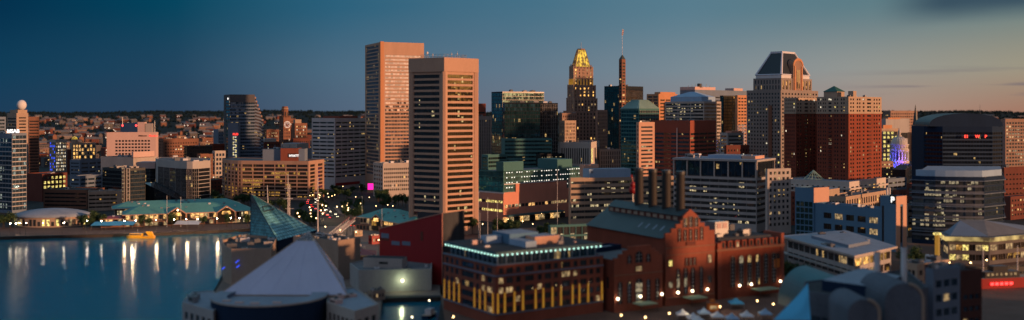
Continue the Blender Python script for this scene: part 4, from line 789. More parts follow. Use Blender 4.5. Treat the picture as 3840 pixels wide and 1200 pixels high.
# office with frame top (foreground right)
b = B('office_block', 'large grey office block with ribbon windows under a framed glazed top storey', 712, 2524, 2838, 2952, 592, 36, 'slate_blue', None, None, parapet=.01, roof=None, cap=1) if False else None
D4 = 712; q = corner(D4, 2526, 2837, 2905, 33); z1 = zt(600, D4); za = zt(668, D4)
ob = Bld('office_block', 'large grey office block with ribbon windows and a framed double-height glazed top', 'building', q, za, 'concrete_grey', [F(9, 3.95, .985, .52, (.4,.4,5,.8), 'glass_office', mull=1.6), F(2, 3.95, .96, .52, (.4,.4,5,.8), 'glass_office', mull=1.6)], roof=None, parapet=0, cap=90)
qi = inset(q, .9)
Bld('x', '', '', qi, z1-1.4, 'frame_dark', [F(6, 11, .95, .9, (.2,.2,.1,.1), 'glass_navy', mull=4), F(1, 11, .95, .9, (.2,.2,.1,.1), 'glass_navy', mull=3)], root=ob.root, z0=za, roof=None, parapet=0, cap=10)
mb = MB(); mb.prism(inset(q, -.6), z1-1.4, z1, 'concrete_grey', 'roof_white', True); ob.add('roof', mb); ob.zr = z1; ob.inn = inset(q, 2)
for i, nn in ((0, 6), (1, 1)):
    a, c_ = q[i], q[i+1]
    for k in range(nn+1):
        s_ = a+(c_-a)*k/nn; uu = (c_-a).normalized(); mb = MB(); mb.obox(s_-uu*.45, uu, .9, .9, za, z1-1.4, 'concrete_pale'); ob.add('column', mb)
ob.clutter(6); ob.box('penthouse', (.35,.75,.3,.8), z1+2.4, 'pale_blue_panel', 'roof_white'); ob.box('penthouse', (.76,.92,.3,.8), z1+2.2, 'peach_panel', 'roof_white')
B('office_block', 'lower peach-lit corner block with square windows joined to the framed grey office', 700, 2870, 2878, 2966, 634, 62, 'concrete_pale', None, F(5, 3.95, .55, .52, (1,1,5,1), 'glass_dark', .06, ('lit_soft',)), roof='roof_grey').clutter(2)
B('row_block', 'narrow orange brick block between the framed grey office and the blue garage', 760, 2960, 2966, 3004, 722, 60, 'brick_orange', None, F(3, 4, .5, .5, (1,1,2,2), 'glass_dark', .3, ('lit_gold',)), roof='roof_dark')
# beige banded hotel
b = B('hotel', 'long beige hotel with dark continuous window bands and a pale blue roof box', 765, 2132, 2140, 2590, 668, 74, 'stone_buff', None, F(9, 4.1, .99, .46, (.3,.3,3,1.5), 'glass_office', mull=2.2), roof='roof_grey') ; b.clutter(3)
u = (b.pts[2]-b.pts[1]).normalized(); a = b.pts[1]+u*16+Vector((-u.y,u.x))*3; mb = MB(); mb.obox(a, u, 34, 14, b.zr, zt(634, 775), 'pale_blue_panel', 'roof_white'); b.add('penthouse', mb)
n_ = Vector((u.y, -u.x)); letters('IS', (a.x+u.x*1.5+n_.x*.2, a.y+u.y*1.5+n_.y*.2, zt(648, 775)), u, 2.2, 'slate_blue', b.root, b.o)
mb = MB(); mb.obox(a-u*3+Vector((0,15)), u, 12, 10, b.zr, zt(619, 780), 'peach_panel', 'roof_grey'); b.add('penthouse', mb)
# teal glass block on salmon base
q = corner(775, 1782, 1886, 2205, 44, dr=96); q = corner(775, 1782, 1888, 2206, 46)
g1 = Bld('office_block', 'low teal glass block with rows of bright ceiling lights, right of the pentagonal tower', 'building', q, zt(642, 775), 'teal_panel', [F(1, 3.9, .99, .86, (.3,.3,.3,.6), 'glass_teal', mull=1.7, rec=.15), F(24, 3.9, .9, .8, (.5,.5,.3,.6), 'glass_green', mull=0, rec=.3)], z0=zt(722, 775), roof='roof_grey', cap=60)
u = (q[2]-q[1]).normalized(); n_ = Vector((u.y,-u.x)); LL = (q[2]-q[1]).length; lm = MB(); zz0 = zt(722, 775)+.3; hh = (zt(642, 775)-zt(722, 775)-.9)/4
rr = random.Random(5)
for r in range(4):
    for k in range(34):
        if rr.random() < .80: s_ = q[1]+u*(2+(LL-4)*(k+.5)/34)-n_*.27; zz = zz0+hh*(r+.72); lm.obox(s_, u, .9, .05, zz, zz+.6, 'ceiling_white')
tag(g1.add('ceiling_light', lm), kind='stuff')
for fr_ in ((.75,1.0,.00,.22), (.3,.99,.62,.80)): g1.box('lift_house', fr_, zt(604, 790), 'teal_panel')
qb = [x+(x-sum(q, Vector((0,0)))/4)*.0 for x in q]; qb = inset(q, -.6)
sb = Bld('shopping_block', 'salmon-faced shopping block with a lit ribbon window and glowing shopfronts', 'building', qb, zt(722, 775)-.02, 'salmon_panel', [F(6, 6, .9, .3, (4,1,6,4), 'glass_office', .6, ('lit_yellow',), mull=3), F(26, 7, .86, .16, (1,1,5,3), 'glass_office', .55, ('lit_warm','lit_soft'), mull=1.5, rows=1)], roof='roof_white', parapet=0)
u = (qb[2]-qb[1]).normalized(); n_ = Vector((u.y,-u.x)); mb = MB(); mb.obox(qb[1]+u*13+n_*.25, u, 58, .5, zt(722,775)-.4, zt(722,775)+6, 'salmon_panel'); sb.add('upper_panel', mb)
mb = MB(); [mb.obox(qb[1]+n_*1.5+u*(3.4*k), u, 2.7, 2, .3, 4.2, ('lit_warm','glass_office','lit_soft','glass_dark','lit_soft')[k*7%5]) for k in range(20)]; sb.add('shopfront', mb); mb = MB(); mb.obox(qb[1]+n_*6, u, 62, 7, 5.2, 6.2, 'teal_metal'); sb.add('awning', mb)
mb = MB(); mb.obox(qb[0]+Vector((.3,-.4)), (qb[1]-qb[0]).normalized(), (qb[1]-qb[0]).length, .3, zt(722,775)-1, zt(722,775), 'metal_white'); mb.obox(qb[1]+n_*.8, u, 60, .5, zt(722,775)+6, zt(722,775)+6.6, 'metal_white'); sb.add('cornice', mb)

# ------------------------------------------------------------------ far right
B('office_block', 'orange sunlit block with a blank upper box behind the domed rotunda', 1450, 3300, 3322, 3411, 445, 55, 'concrete_grey', None, F(1, 20, .9, .2, (1,1,30,4), 'glass_dark', rows=1), roof='roof_dark').box('penthouse', (.0,1,.1,.6), zt(441, 1450), 'orange_stone')
b = B('office_block', 'buff block with two columns of bright yellow windows left of the domed rotunda', 1340, 3300, 3306, 3372, 482, 60, 'stone_buff', None, F(4, 5.6, .62, .6, (2,2,8,3), 'glass_dark', .85, ('lit_yellow',)), roof='roof_grey'); b.box('penthouse', (.1,.9,.1,.6), zt(469, 1340), 'orange_stone')
B('office_block', 'small dim row block with windows at the foot of the yellow-windowed block', 1180, 3296, 3304, 3350, 606, 60, 'stone_brown', None, F(5, 4, .5, .5, lit=.15))
# domed rotunda
DH = 1270; c_ = (px2(3386, DH), DH+12.0); k_ = DH/FP; dm = empty('domed_rotunda', (c_[0], c_[1], 0), 'white domed rotunda with columns, floodlit blue and violet', 'rotunda'); o_ = dm.location
def cyl_part(name, r, ya, yb_, mat, n=24, r2=None):
    mb = MB(); mb.cyl(c_, r*k_, zt(yb_, DH), zt(ya, DH), mat, n, None if r2 is None else r2*k_); mb.build(name, dm, o_); return mb
cyl_part('base', 36, 604, 660, 'stone_white'); cyl_part('drum', 27, 566, 606, 'stone_white'); cyl_part('cornice', 35, 560, 568, 'stone_white'); cyl_part('attic', 32, 545, 561, 'stone_white'); cyl_part('cornice', 35, 541, 545, 'stone_white')
for k in range(16):
    a = 2*math.pi*k/16; mb = MB(); mb.cyl((c_[0]+31.5*k_*math.cos(a), c_[1]+31.5*k_*math.sin(a)), 2.3*k_, zt(605, DH), zt(566, DH), 'white_paint', 8); mb.build('column', dm, o_)
    a += math.pi/16; mb = MB(); mb.cyl((c_[0]+27*k_*math.cos(a), c_[1]+27*k_*math.sin(a)), 2.6*k_, zt(600, DH), zt(572, DH), 'glass_dark', 6); mb.build('window', dm, o_)
    mb = MB(); mb.sphere((c_[0]+31.6*k_*math.cos(a), c_[1]+31.6*k_*math.sin(a), zt(553, DH)), 2.2*k_, 'glass_dark', 8, 4); mb.build('round_window', dm, o_)
mb = MB(); mb.sphere((c_[0], c_[1], zt(541, DH)), 29*k_, 'stone_white', 28, 8, .98, 0); mb.build('dome', dm, o_, True)
for k in range(20):
    a = 2*math.pi*k/20; mb = MB(); pr = None
    for j in range(6):
        t_ = R(17*j); q = (c_[0]+29.3*k_*math.cos(t_)*math.cos(a), c_[1]+29.3*k_*math.cos(t_)*math.sin(a), zt(541, DH)+29*k_*math.sin(t_))
        if pr: mb.tube(pr, q, .22, 'white_paint', 4)
        pr = q
    mb.build('dome_rib', dm, o_)
cyl_part('lantern_base', 9, 508, 515, 'stone_white', 12); cyl_part('lantern', 5.5, 492, 508, 'stone_white', 10); cyl_part('spirelet', 4.5, 478, 492, 'stone_white', 8, .6)
for dx, col, e_ in ((-26, (.05,.07,1), 15000), (-6, (.35,.12,1), 6000)):    # blue flood lamps at the rotunda's foot
    ld = bpy.data.lights.new('flood_lamp', 'POINT'); ld.energy = e_; ld.color = col; ld.shadow_soft_size = .6; lo = bpy.data.objects.new('flood_lamp', ld); C.objects.link(lo); lo.location = (c_[0]+dx*k_*1.9, c_[1]-36*k_-9+abs(dx)*.1, zt(600, DH)); tag(lo, kind='structure')
B('tower_block', 'dark brown block standing before the domed rotunda', 1120, 3346, 3396, 3470, 636, 25, 'black_glassy', F(4, 5, .4, .3, g='glass_black'), F(2, 5, .4, .3, g='glass_black', lit=.05)).clutter(2)
b = B('court_building', 'golden stone building with tall fluted piers right of the domed rotunda', 1330, 3404, 3412, 3452, 496, 60, 'orange_stone', None, F(4, 40, .4, .9, (1,1,4,3), 'glass_dark', rec=1.5, rows=1))
B('office_block', 'low dark row with lit signs at the foot of the brick apartment tower', 1000, 3300, 3330, 3400, 672, 45, 'slate_blue', F(1,4,.8,.4), F(4, 4, .8, .4, g='glass_office'))
sp_ = MB(); a = P(3437, 470, 1500); sp_.box(a.x-4, a.x+4, a.y, a.y+8, 0, a.z, 'stone_grey'); sp_.cyl((a.x, a.y+4), 4.4, a.z, zt(392, 1500), 'roof_slate', 8, .2); tag(sp_.build('church_steeple', None, (a.x, a.y, 0)), 'thin dark church steeple against the horizon above the golden stone building', 'steeple')
B('office_block', 'grey gridded block on the skyline between the brick tower and the steeple', 1750, 3312, 3340, 3440, 415, 50, 'stone_brown', F(4,4,.5,.5), F(12, 5, .55, .45, (1,1,4,3), 'glass_dark', .03))
B('office_block', 'tan block with glowing gold rooftop bays right of the steeple', 1500, 3452, 3474, 3508, 446, 45, 'orange_stone', F(2, 5, .7, .6, lit=.5, lm=('lit_gold',)), F(4, 6, .7, .6, (1,1,4,2), 'glass_dark', .6, ('lit_gold','lit_soft')))
B('office_block', 'long brown block with slim bands left of the arched dark tower', 1180, 3440, 3462, 3500, 560, 55, 'stone_brown', F(1, 4, .9, .4), F(1, 4, .9, .45, g='glass_hotel'))
# dark arched-top tower
DR = 1010; xl, xr = px2(3482, DR), px2(3774, DR); zs_ = zt(474, DR); zt_ = zt(425, DR); W_ = xr-xl
b = Bld('office_tower', 'very dark broad tower with an arched roof and small red signs', 'tower', [Vector((xl, DR+12)), Vector((xl+14, DR)), Vector((xr-16, DR-4)), Vector((xr, DR+8)), Vector((xr-2, DR+44)), Vector((xl+2, DR+48))], zs_, 'navy',
        [F(1, 4.0, .98, .6, (.1,.1,4,5), 'glass_navy', mull=3, sp='navy'), F(1, 4.0, .99, .6, (.1,.1,4,5), 'glass_navy', mull=3, fr='navy', sp='navy2'), F(1, 4.0, .98, .6, (.1,.1,4,5), 'glass_navy', mull=3, sp='navy')], parapet=0)
mb = MB(); mb.profile((xl+2, DR+3), (1,0), [(0,zs_)]+[(W_-4, zs_)]+[((W_-4)*(.5+.5*math.cos(R(a))), zs_+(zt_-zs_)*math.sin(R(a))**.75) for a in range(8, 180, 8)], 38, 'navy', 'roof_slate'); b.add('arched_roof', mb)
for px, tx in ((3617, 'E1'), (3658, 'W'), (3694, 'P')):
    a = P(px, 517, DR-5); letters(tx, (a.x, a.y+.6, a.z), (1,0), 4.2, 'sign_red', b.root, b.o, .3)
b = B('office_tower', 'brown gridded tower cut by the right edge, behind the dark block', 1250, 3752, 3770, 3900, 446, 70, 'stone_brown', None, F(12, 4.2, .7, .55, (1,1,5,3), 'glass_busy', .1, ('lit_soft',)), cat='tower')
B('office_block', 'dark maroon block cut by the right edge of the picture', 830, 3748, 3766, 3900, 628, 65, 'brick_dark', None, F(10, 4, .5, .3, (1,1,4,4), 'glass_black')).clutter(3)
# curved banded glass office
DC = 645; cvp = [Vector(g2(3449, DC+18))]+[Vector((px2(3452+ (3690-3452)*k/7, DC), DC+ 14*(1-math.sin(R(90*(k/7)**.7))) )) for k in range(8)]+[Vector(g2(3766, DC+16)), Vector(g2(3760, DC+55)), Vector(g2(3470, DC+60))]
b = Bld('office_block', 'curved glass office with thin floor bands and a pale glazed top storey', 'building', cvp, zt(664, DC), 'navy', [F(1, 4.1, .97, .66, (.1,.1,2,2), 'glass_busy', mull=2.2, sp='plant_dark')]*8+[F(1, 4.1, .97, .72, (.1,.1,2,2), 'glass_blue', mull=2)]*2, roof='roof_grey', cap=90); b.clutter(4)
mb = MB(); mb.prism(inset(cvp, 1.5), b.z1, b.z1+4.0, 'pale_blue_panel', 'roof_white'); b.add('glazed_top', mb)
for k in range(6):
    mb = MB(); z_ = 8+8.2*k; mb.prism(inset(cvp, -.9), z_, z_+.35, 'slate_blue', None, True); 
    if z_ < b.z1: b.add('sun_shade', mb)
B('office_block', 'pale beige block with dark bands just right of the blue garage sign tower', 690, 3380, 3404, 3452, 770, 60, 'stone_buff', None, F(1, 4.4, .95, .42, (.4,.4,3,2), 'glass_hotel', mull=2)).clutter(2)
B('office_block', 'dark banded block peeking out left of the curved glass office', 720, 3400, 3440, 3490, 690, 40, 'brick_dark', F(1, 4, .9, .5, g='glass_busy'), F(1, 4.0, .95, .5, g='glass_busy'))

# blue garage with sign tower
D6 = 660; q = corner(D6, 2992, 3055, 3372, 52)
qa = Vector(g2(3070, D6)); qe_ = Vector(g2(3340, 585)); u = (qe_-qa).normalized()
u = Vector((.55, -.835)).normalized(); a0 = Vector(g2(3055, 668)); kx = (3345-CX)/FP; Lg = (kx*a0.y-a0.x)/(u.x-kx*u.y); e0 = a0+u*Lg; nb = Vector((-u.y, u.x))
z1 = zt(760, a0.y)
gb = Bld('parking_garage', 'blue parking garage with rows of wide lit windows and a tall sign tower', 'building', [a0, e0, e0+nb*13, a0+nb*13], z1, 'blue_panel', [F(5, 7.2, .70, .52, (6,9,7,4), 'glass_hotel', .45, ('lit_soft',), mull=1.5, rows=2), None], roof='roof_white', parapet=1.3); gb.clutter(5, ('metal_white','pale_blue_panel','metal_grey'))
aL = a0-u*13; mb = MB(); pL = [aL-nb*4, a0-nb*1, a0+nb*14, aL+nb*14]
wl = Bld('x', '', '', pL, zt(704, 665), 'blue_panel', [F(3, 3.6, .9, .8, (1,1,2,10), 'glass_teal_dark', mull=1.5), F(1, 4, .01, .01)], root=gb.root, parapet=.6, cap=8) if False else None
tl = Bld('x', '', '', pL, zt(703, 672), 'blue_panel', [F(4, 4.0, .88, .8, (.6,.6,2,9), 'glass_teal_dark', mull=0), None], root=gb.root, parapet=.6, cap=8)
mb = MB(); mb.obox(a0-nb*1.05+u*.05, nb, 12, .5, zt(745, 665), zt(702, 668), 'peach_panel'); gb.add('sunlit_side', mb) if False else None
pT = [e0-u*7.5-nb*1.2, e0+u*3.6-nb*1.2, e0+u*3.6+nb*9, e0-u*7.5+nb*9]; DT_ = pT[1].y; zT = zt(737, DT_)
tw = Bld('x', '', '', pT, zT, 'blue_panel', [F(1, 3, .2, .9, (1,9,4,5), 'glass_hotel', rows=1, mull=1, cols=[(.10,.24)]), F(1, 3, .22, .9, (3,3,4,5), 'glass_hotel', rows=1, cols=[(.42,.62)])], root=gb.root, parapet=.5)
mb = MB(); mb.obox(pT[1]+u*.02, nb, 3.9, -.25, 0, zT+.1, 'peach_panel'); mb.obox(pT[1]+u*.02+nb*6.6, nb, 3.6, -.25, 0, zT+.1, 'peach_panel'); mb.obox(pT[1]+u*.02+nb*3.9, nb, 2.7, -.25, zT-5, zT+.1, 'peach_panel'); tw.add('sun_tint_skin', mb)  # peach skin: the low sun's warmth put into this side's colour
mb = MB(); mb.obox(a0-nb*1+u*.02, nb, 15, -.25, z1+.1, tl.z1+.1, 'peach_panel'); tl.add('sun_tint_skin', mb)  # same sunlit peach painted onto the stair tower's right side
sp = pT[1]-u*3.5-nb*.12; mb = MB(); mb.obox(sp-u*.6-nb*.0, u, 4.1, .1, zT-4.6, zT+.9, 'black_glassy'); gb.add('sign_panel', mb)
letters('P', (sp.x-nb.x*.2+.05, sp.y-nb.y*.2, zT-3.7), u, 5.0, 'sign_white', gb.root, gb.o, .05); letters('5', (sp.x-nb.x*.2+u.x*1.55, sp.y-nb.y*.2+u.y*1.55, zT-2.4), u, 2.6, 'sign_white', gb.root, gb.o, .05)

# white-roofed market hall
q = [Vector(g2(2928, 578)), Vector(g2(3205, 497)), Vector(g2(3366, 532)), Vector(g2(3170, 605))]
zh_ = 14.5
mh = Bld('market_hall', 'low market hall under a broad pale blue-white roof, in front of the blue garage', 'building', inset(q, 3), zh_-1, 'concrete_grey', [F(11, 5.5, .9, .62, (.5,.5,1,.5), 'glass_dark', .1, ('lit_soft',), mull=1.4), F(5, 5.5, .88, .62, (.5,.5,1,.5), 'glass_hotel', .25, ('lit_soft','lit_gold'), mull=1.4)], roof=None, parapet=0)
mb = MB(); mb.prism(q, zh_-1, zh_, 'concrete_pale', 'roof_white', True); mh.add('roof', mb); mh.zr = zh_; mh.inn = inset(q, 3)
cen = sum(q, Vector((0,0)))/4; mb = MB(); q3 = [cen+(x-cen)*.5 for x in q]; mb.prism(q3, zh_, zh_+1.6, 'slate_blue', 'roof_white'); mh.add('raised_roof', mb); mh.clutter(8, hgt=(.6,1.6))
mb = MB(); u = (q[1]-q[0]).normalized(); mb.obox(q[0]-Vector((-u.y,u.x))*2, u, (q[1]-q[0]).length, 3, 5.2, 5.8, 'metal_grey'); mh.add('canopy', mb)

# power station: main gabled hall, stacks, left gable, right wing
th = 61; DP = 443; uR = Vector((math.sin(R(th)), math.cos(R(th)))); uL = Vector((-math.cos(R(th)), math.sin(R(th))))
cm = Vector((px2(2494, DP), DP)); Wm = 27.6; ze = 30.6
ps = Bld('power_station_hall', 'tall red brick hall with a stepped gable and a dark pitched roof, in the foreground', 'building', [cm+uL*62, cm, cm+uR*Wm, cm+uR*Wm+uL*62], ze-.5, 'brick_red', [F(9, 10, .6, .12, (4,4,18,5), 'glass_dark', rows=1), None], roof=None, parapet=0)
so = ps.o; n_ = Vector((uR.y, -uR.x))
za = 40.8; mid = Wm/2
g_ = [(0,0), (Wm,0), (Wm,ze+1.4), (Wm-3.2,ze+1.4), (Wm-3.2,ze+3.2), (Wm-5.8,ze+3.2), (Wm-5.8,ze+5), (Wm-8.4,ze+5), (Wm-8.4,ze+6.6), (mid+4.0,ze+6.6), (mid+4.0, ze+8.3), (mid, za+1.2), (mid-4.0,ze+8.3), (mid-4.0,ze+6.6), (8.4,ze+6.6), (8.4,ze+5), (5.8,ze+5), (5.8,ze+3.2), (3.2,ze+3.2), (3.2,ze+1.4), (0,ze+1.4)]
mb = MB(); mb.profile(cm+n_*.35, uR, g_, 1.2, 'brick_orange'); ps.add('gable_wall', mb)
mb = MB(); A0 = cm; 
def rp(s, t, z): v = cm+uR*s+uL*t; return (v.x, v.y, z)
zr_ = za-.5
mb.poly([rp(-1,.8,ze-1.0), rp(mid,.8,zr_-1.5), rp(mid,62,zr_-1.5), rp(-1,62,ze-1.0)], 'roof_slate'); mb.poly([rp(mid,.8,zr_-1.5), rp(Wm+1,.8,ze-1), rp(Wm+1,62,ze-1), rp(mid,62,zr_-1.5)], 'roof_slate'); mb.poly([rp(0,62,ze-1), rp(mid,62,zr_-1.5), rp(Wm,62,ze-1)], 'brick_red'); ps.add('roof', mb)
mb = MB(); mb.prism([(lambda v:(v[0],v[1]))(rp(*x,0)) for x in ((mid-3.8,.9),(mid+3.8,.9),(mid+3.8,58),(mid-3.8,58))], zr_-5, zr_-1.0, 'brick_dark'); mb.poly([rp(mid-4.6,.9,zr_-1.4), rp(mid,.9,za+.9), rp(mid,58,za+.9), rp(mid-4.6,58,zr_-1.4)], 'roof_slate'); mb.poly([rp(mid,.9,za+.9), rp(mid+4.6,.9,zr_-1.4), rp(mid+4.6,58,zr_-1.4), rp(mid,58,za+.9)], 'roof_slate'); ps.add('monitor', mb)
for k in range(11): mb = MB(); t_ = 4+5*k; mb.poly([rp(mid-3.9,t_,zr_-3.6), rp(mid-3.9,t_+3,zr_-3.6), rp(mid-3.9,t_+3,zr_-2), rp(mid-3.9,t_,zr_-2)][::-1], 'concrete_tan'); ps.add('monitor_light', mb)
for k in range(4): mb = MB(); t_ = 7+5.5*k; zz = lambda s: ze-1+(s+1)*(zr_-1.5-ze+1)/(mid+1)+.12; mb.poly([rp(3,t_,zz(3)), rp(6,t_+.5,zz(6)), rp(6,t_+1.6,zz(6)), rp(3,t_+1.1,zz(3))], 'roof_white'); ps.add('skylight', mb)
def arch(bd, A, u, s, w_, z0_, z1_, mat='glass_dark', off=.45, surround='brick_dark', name='window', round_=True):
    n_ = Vector((u.y, -u.x)); h_ = w_/2 if round_ else .01; mb = MB(); A = Vector(A)
    pr = [(s-w_/2,z0_), (s+w_/2,z0_), (s+w_/2,z1_-h_)]+([(s+w_/2*math.cos(R(a)), z1_-h_+h_*math.sin(R(a))) for a in range(30,180,30)] if round_ else [])+[(s-w_/2,z1_-h_)]
    mb.profile(A+n_*(off+.02), u, pr, .1, mat)
    for k in range(1, int((z1_-z0_)/1.6)): zz = z0_+1.6*k; mb.obox(A+u*(s-w_/2)+n_*(off+.1), u, w_, .05, zz, zz+.14, 'frame_light')
    mb.obox(A+u*(s-.08)+n_*(off+.1), u, .16, .05, z0_, z1_-.1, 'frame_light')
    o = bd.add(name, mb)
    fr = MB(); outer = [(s-w_/2-.35,z0_-.3), (s-w_/2-.35,z1_-h_)]+([(s-(w_/2+.35)*math.cos(R(a)), z1_-h_+(h_+.35)*math.sin(R(a))) for a in range(30,180,30)] if round_ else [(s-w_/2-.35, z1_+.3), (s+w_/2+.35, z1_+.3)])+[(s+w_/2+.35,z1_-h_), (s+w_/2+.35,z0_-.3)]
    inn_ = [(s-w_/2,z0_), (s-w_/2,z1_-h_)]+([(s-(w_/2)*math.cos(R(a)), z1_-h_+h_*math.sin(R(a))) for a in range(30,180,30)] if round_ else [(s-w_/2, z1_), (s+w_/2, z1_)])+[(s+w_/2,z1_-h_), (s+w_/2,z0_)]
    for i in range(len(outer)-1): fr.profile(A+n_*(off+.3), u, [outer[i], outer[i+1], inn_[i+1], inn_[i]], .3, surround)
    fo = fr.build('window_surround', o, (0,0,0)); fo.location = (0,0,0)
    fo.data.transform(Matrix.Translation(-bd.o))
    return o
for s_ in (mid-3.1, mid, mid+3.1): arch(ps, cm, uR, s_, 1.9, ze+3.4, ze+8.0 if s_ == mid else ze+7.4, 'glass_blue', .4, 'brick_brown', round_=False)
for k in range(5): s_ = mid-6.2+3.1*k; arch(ps, cm, uR, s_, 1.3, ze-2.5, ze+(3.0 if k in (0,4) else 2.3), 'glass_dark', .4, 'brick_dark', round_=False)
for k in range(3): arch(ps, cm, uR, mid-2.2+2.2*k, 1.2, ze-13.5, ze-10.3, 'glass_dark', .4, 'brick_dark', round_=False)
for s_, z0_, z1_, m_ in ((2.6, 17.5, 20, 'lit_yellow'), (Wm-3, 17.5, 21, 'lit_soft'), (2.6, 8, 10.5, 'glass_busy'), (Wm-3, 8.5, 11.5, 'glass_busy')): arch(ps, cm, uR, s_, 2, z0_, z1_, m_, .4, 'brick_brown', round_=False)
for s_ in (6.8, 11, 15, 19.8): arch(ps, cm, uR, s_, 1.7, 4.5, 16, 'glass_busy', .4)
for hz_, tt in ((ze-5.5, .5), (ze-8.5, .35), (3.2, .5)): mb = MB(); mb.obox(cm+n_*.8, uR, Wm, .5, hz_, hz_+tt, 'brick_brown'); ps.add('string_course', mb)
mb = MB(); mb.obox(cm+uR*(mid-2.6)+n_*.9, uR, 5.2, .3, ze-6.6+2, ze-5+2, 'brick_dark'); ps.add('name_plaque', mb)
# four stacks
for k, t_ in enumerate((6.8, 17, 27.4, 38)):
    v = cm+uR*mid+uL*t_; s_ = MB(); s_.cyl(v, 2.15, 33, 58.2, 'stack_black', 20, 2.0, 'black_glassy'); top = MB()
    so_ = s_.build('smokestack', None, (v.x, v.y, 33)); so_.data.polygons.foreach_set('use_smooth', [len(p.vertices) == 4 for p in so_.data.polygons])
    top.cyl(v, 2.2, 57.0, 58.4, 'metal_grey' if False else 'frame_dark', 20, None, 'black_glassy'); top.build('rim', so_, (v.x, v.y, 33))
    tag(so_, ('black smokestack nearest the stepped gable, rightmost of the four', 'black smokestack second from the right on the brick hall roof', 'black smokestack second from the left on the brick hall roof', 'black smokestack farthest from the gable, leftmost of the four')[k], 'smokestack', 'smokestacks of the brick power station')
gs = MB(); v = cm+uL*46+uR*4; z_ = 44
def guitar(mb, c, u, s, mat):
    for dx, dz_, r in ((0,0,2.0), (0,2.6,1.5), (0,1.4,1.6)):
        mb.poly([(c.x+u.x*(dx+r*s*math.cos(6.283*i/14)), c.y+u.y*(dx+r*s*math.cos(6.283*i/14))-.01*dz_, c.z+(dz_+r*math.sin(6.283*i/14))*s) for i in range(14)], mat)
a = P(2373, 712, 492)
g_mb = MB(); 
for dz_, r in ((0,2.0), (2.5,1.45)): g_mb.sphere((a.x, a.y, a.z+dz_), r, 'red_panel', 14, 8); 
g_mb.tube((a.x, a.y, a.z-6), (a.x, a.y, a.z-1.5), .35, 'metal_grey', 6); g_mb.tube((a.x, a.y, a.z+3.4), (a.x-.5, a.y, a.z+6.4), .32, 'red_panel', 6); g_mb.obox((a.x-.9, a.y-.2), (1,0), .8, .4, a.z+6.1, a.z+7.3, 'red_panel')
tag(g_mb.build('guitar_sign', None, (a.x, a.y, a.z-6)), 'red guitar-shaped roof sign beside the leftmost smokestack', 'sign')
# left gable
DL = 429; cl = Vector((px2(2301, DL), DL)); Wl = 25.6; zl = 23.0
pb = Bld('power_station_hall', 'lower red brick hall with a stepped gable and arched windows, left of the tall one', 'building', [cl+uL*30, cl, cl+uR*Wl, cl+uR*Wl+uL*30], zl-.8, 'brick_red', [F(5, 9, .4, .4, (2,2,6,4), 'glass_dark'), None], roof='roof_grey', parapet=0)
g_ = [(0,0), (Wl,0), (Wl,zl+.3), (Wl-2,zl+.3), (Wl-2,zl+1.7), (Wl-4,zl+1.7), (Wl-4,zl+3), (Wl-6.2,zl+3), (Wl-6.2,zl+4.6), (7.4,zl+4.6), (7.4,zl+3), (5,zl+3), (5,zl+1.5), (2.6,zl+1.5), (2.6,zl), (0,zl)]
mb = MB(); mb.profile(cl+n_*.35, uR, g_, 1.2, 'brick_orange'); pb.add('gable_wall', mb)
arch(pb, cl, uR, Wl/2, 3.6, zl-2.6, zl+2.2, 'glass_dark', .4); arch(pb, cl, uR, Wl/2-5, 1.9, zl-2.6, zl+.8, 'glass_dark', .4); arch(pb, cl, uR, Wl/2+5, 1.9, zl-2.6, zl+.8, 'glass_dark', .4)
for s_, w_ in ((3, 2), (7.8, 2), (Wl/2, 3.6), (Wl-7.8, 2), (Wl-3, 2)): arch(pb, cl, uR, s_, w_, 3.5, 13.5 if w_ > 3 else 12.8, 'glass_busy' if w_ > 3 else 'glass_dark', .4)
arch(pb, cl, uR, Wl/2, 3.4, zl-6.2, zl-4.2, 'lit_soft', .4, round_=False)
mb = MB(); mb.obox(cl+n_*.8, uR, Wl, .5, zl-7.6, zl-7.1, 'brick_brown'); pb.add('string_course', mb)
# link building between hotel block and left gable
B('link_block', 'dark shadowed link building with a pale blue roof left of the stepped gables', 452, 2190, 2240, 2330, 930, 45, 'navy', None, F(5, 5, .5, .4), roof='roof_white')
# right wing
cw = Vector((px2(2690, 459), 459)); Ww = 40; zw = 27
pw = Bld('power_station_wing', 'red brick wing with tall arched windows and dormered attic, right of the tall gable', 'building', [cw+uL*34, cw, cw+uR*Ww, cw+uR*Ww+uL*34], zw-4.5, 'brick_red', [None, None], roof='roof_dark', parapet=.3)
mb = MB(); mb.prism(inset(pw.pts, -.6), zw-5.2, zw-4.2, 'brick_brown', None, True); pw.add('cornice', mb)
ai = inset(pw.pts, 1.2); mb = MB(); bt = inset(pw.pts, 4)
for i in range(4): j = (i+1)%4; mb.poly([(ai[i].x,ai[i].y,zw-4.3), (ai[j].x,ai[j].y,zw-4.3), (bt[j].x,bt[j].y,zw), (bt[i].x,bt[i].y,zw)], 'roof_dark')
mb.poly([(x.x,x.y,zw) for x in bt], 'roof_dark'); pw.add('attic_roof', mb); pw.zr = zw; pw.inn = inset(bt, 1)
for k in range(9):
    s_ = 3+4.2*k; mb = MB(); v = cw+uR*s_+n_*(-.9); mb.obox(v, uR, 2.6, 2.4, zw-4.4, zw-.9, 'brick_red', 'roof_dark'); o_ = pw.add('dormer', mb); mb = MB(); mb.obox(v+uR*.6+n_*.05, uR, 1.4, .1, zw-3.9, zw-1.5, 'lit_soft' if k == 2 else 'glass_dark'); w_ = mb.build('pane', o_); w_.location = (0,0,0); w_.data.transform(Matrix.Translation(-pw.o))
mb = MB(); mb.obox(cw+uR*(Ww-1.5)+n_*.3, uR, 1.8, 12, 0, zw+1, 'brick_orange'); pw.add('end_pier', mb); mb = MB(); mb.obox(cw+n_*.3, uR, 2.2, 6, 0, zw-1.5, 'brick_orange'); pw.add('end_pier', mb)
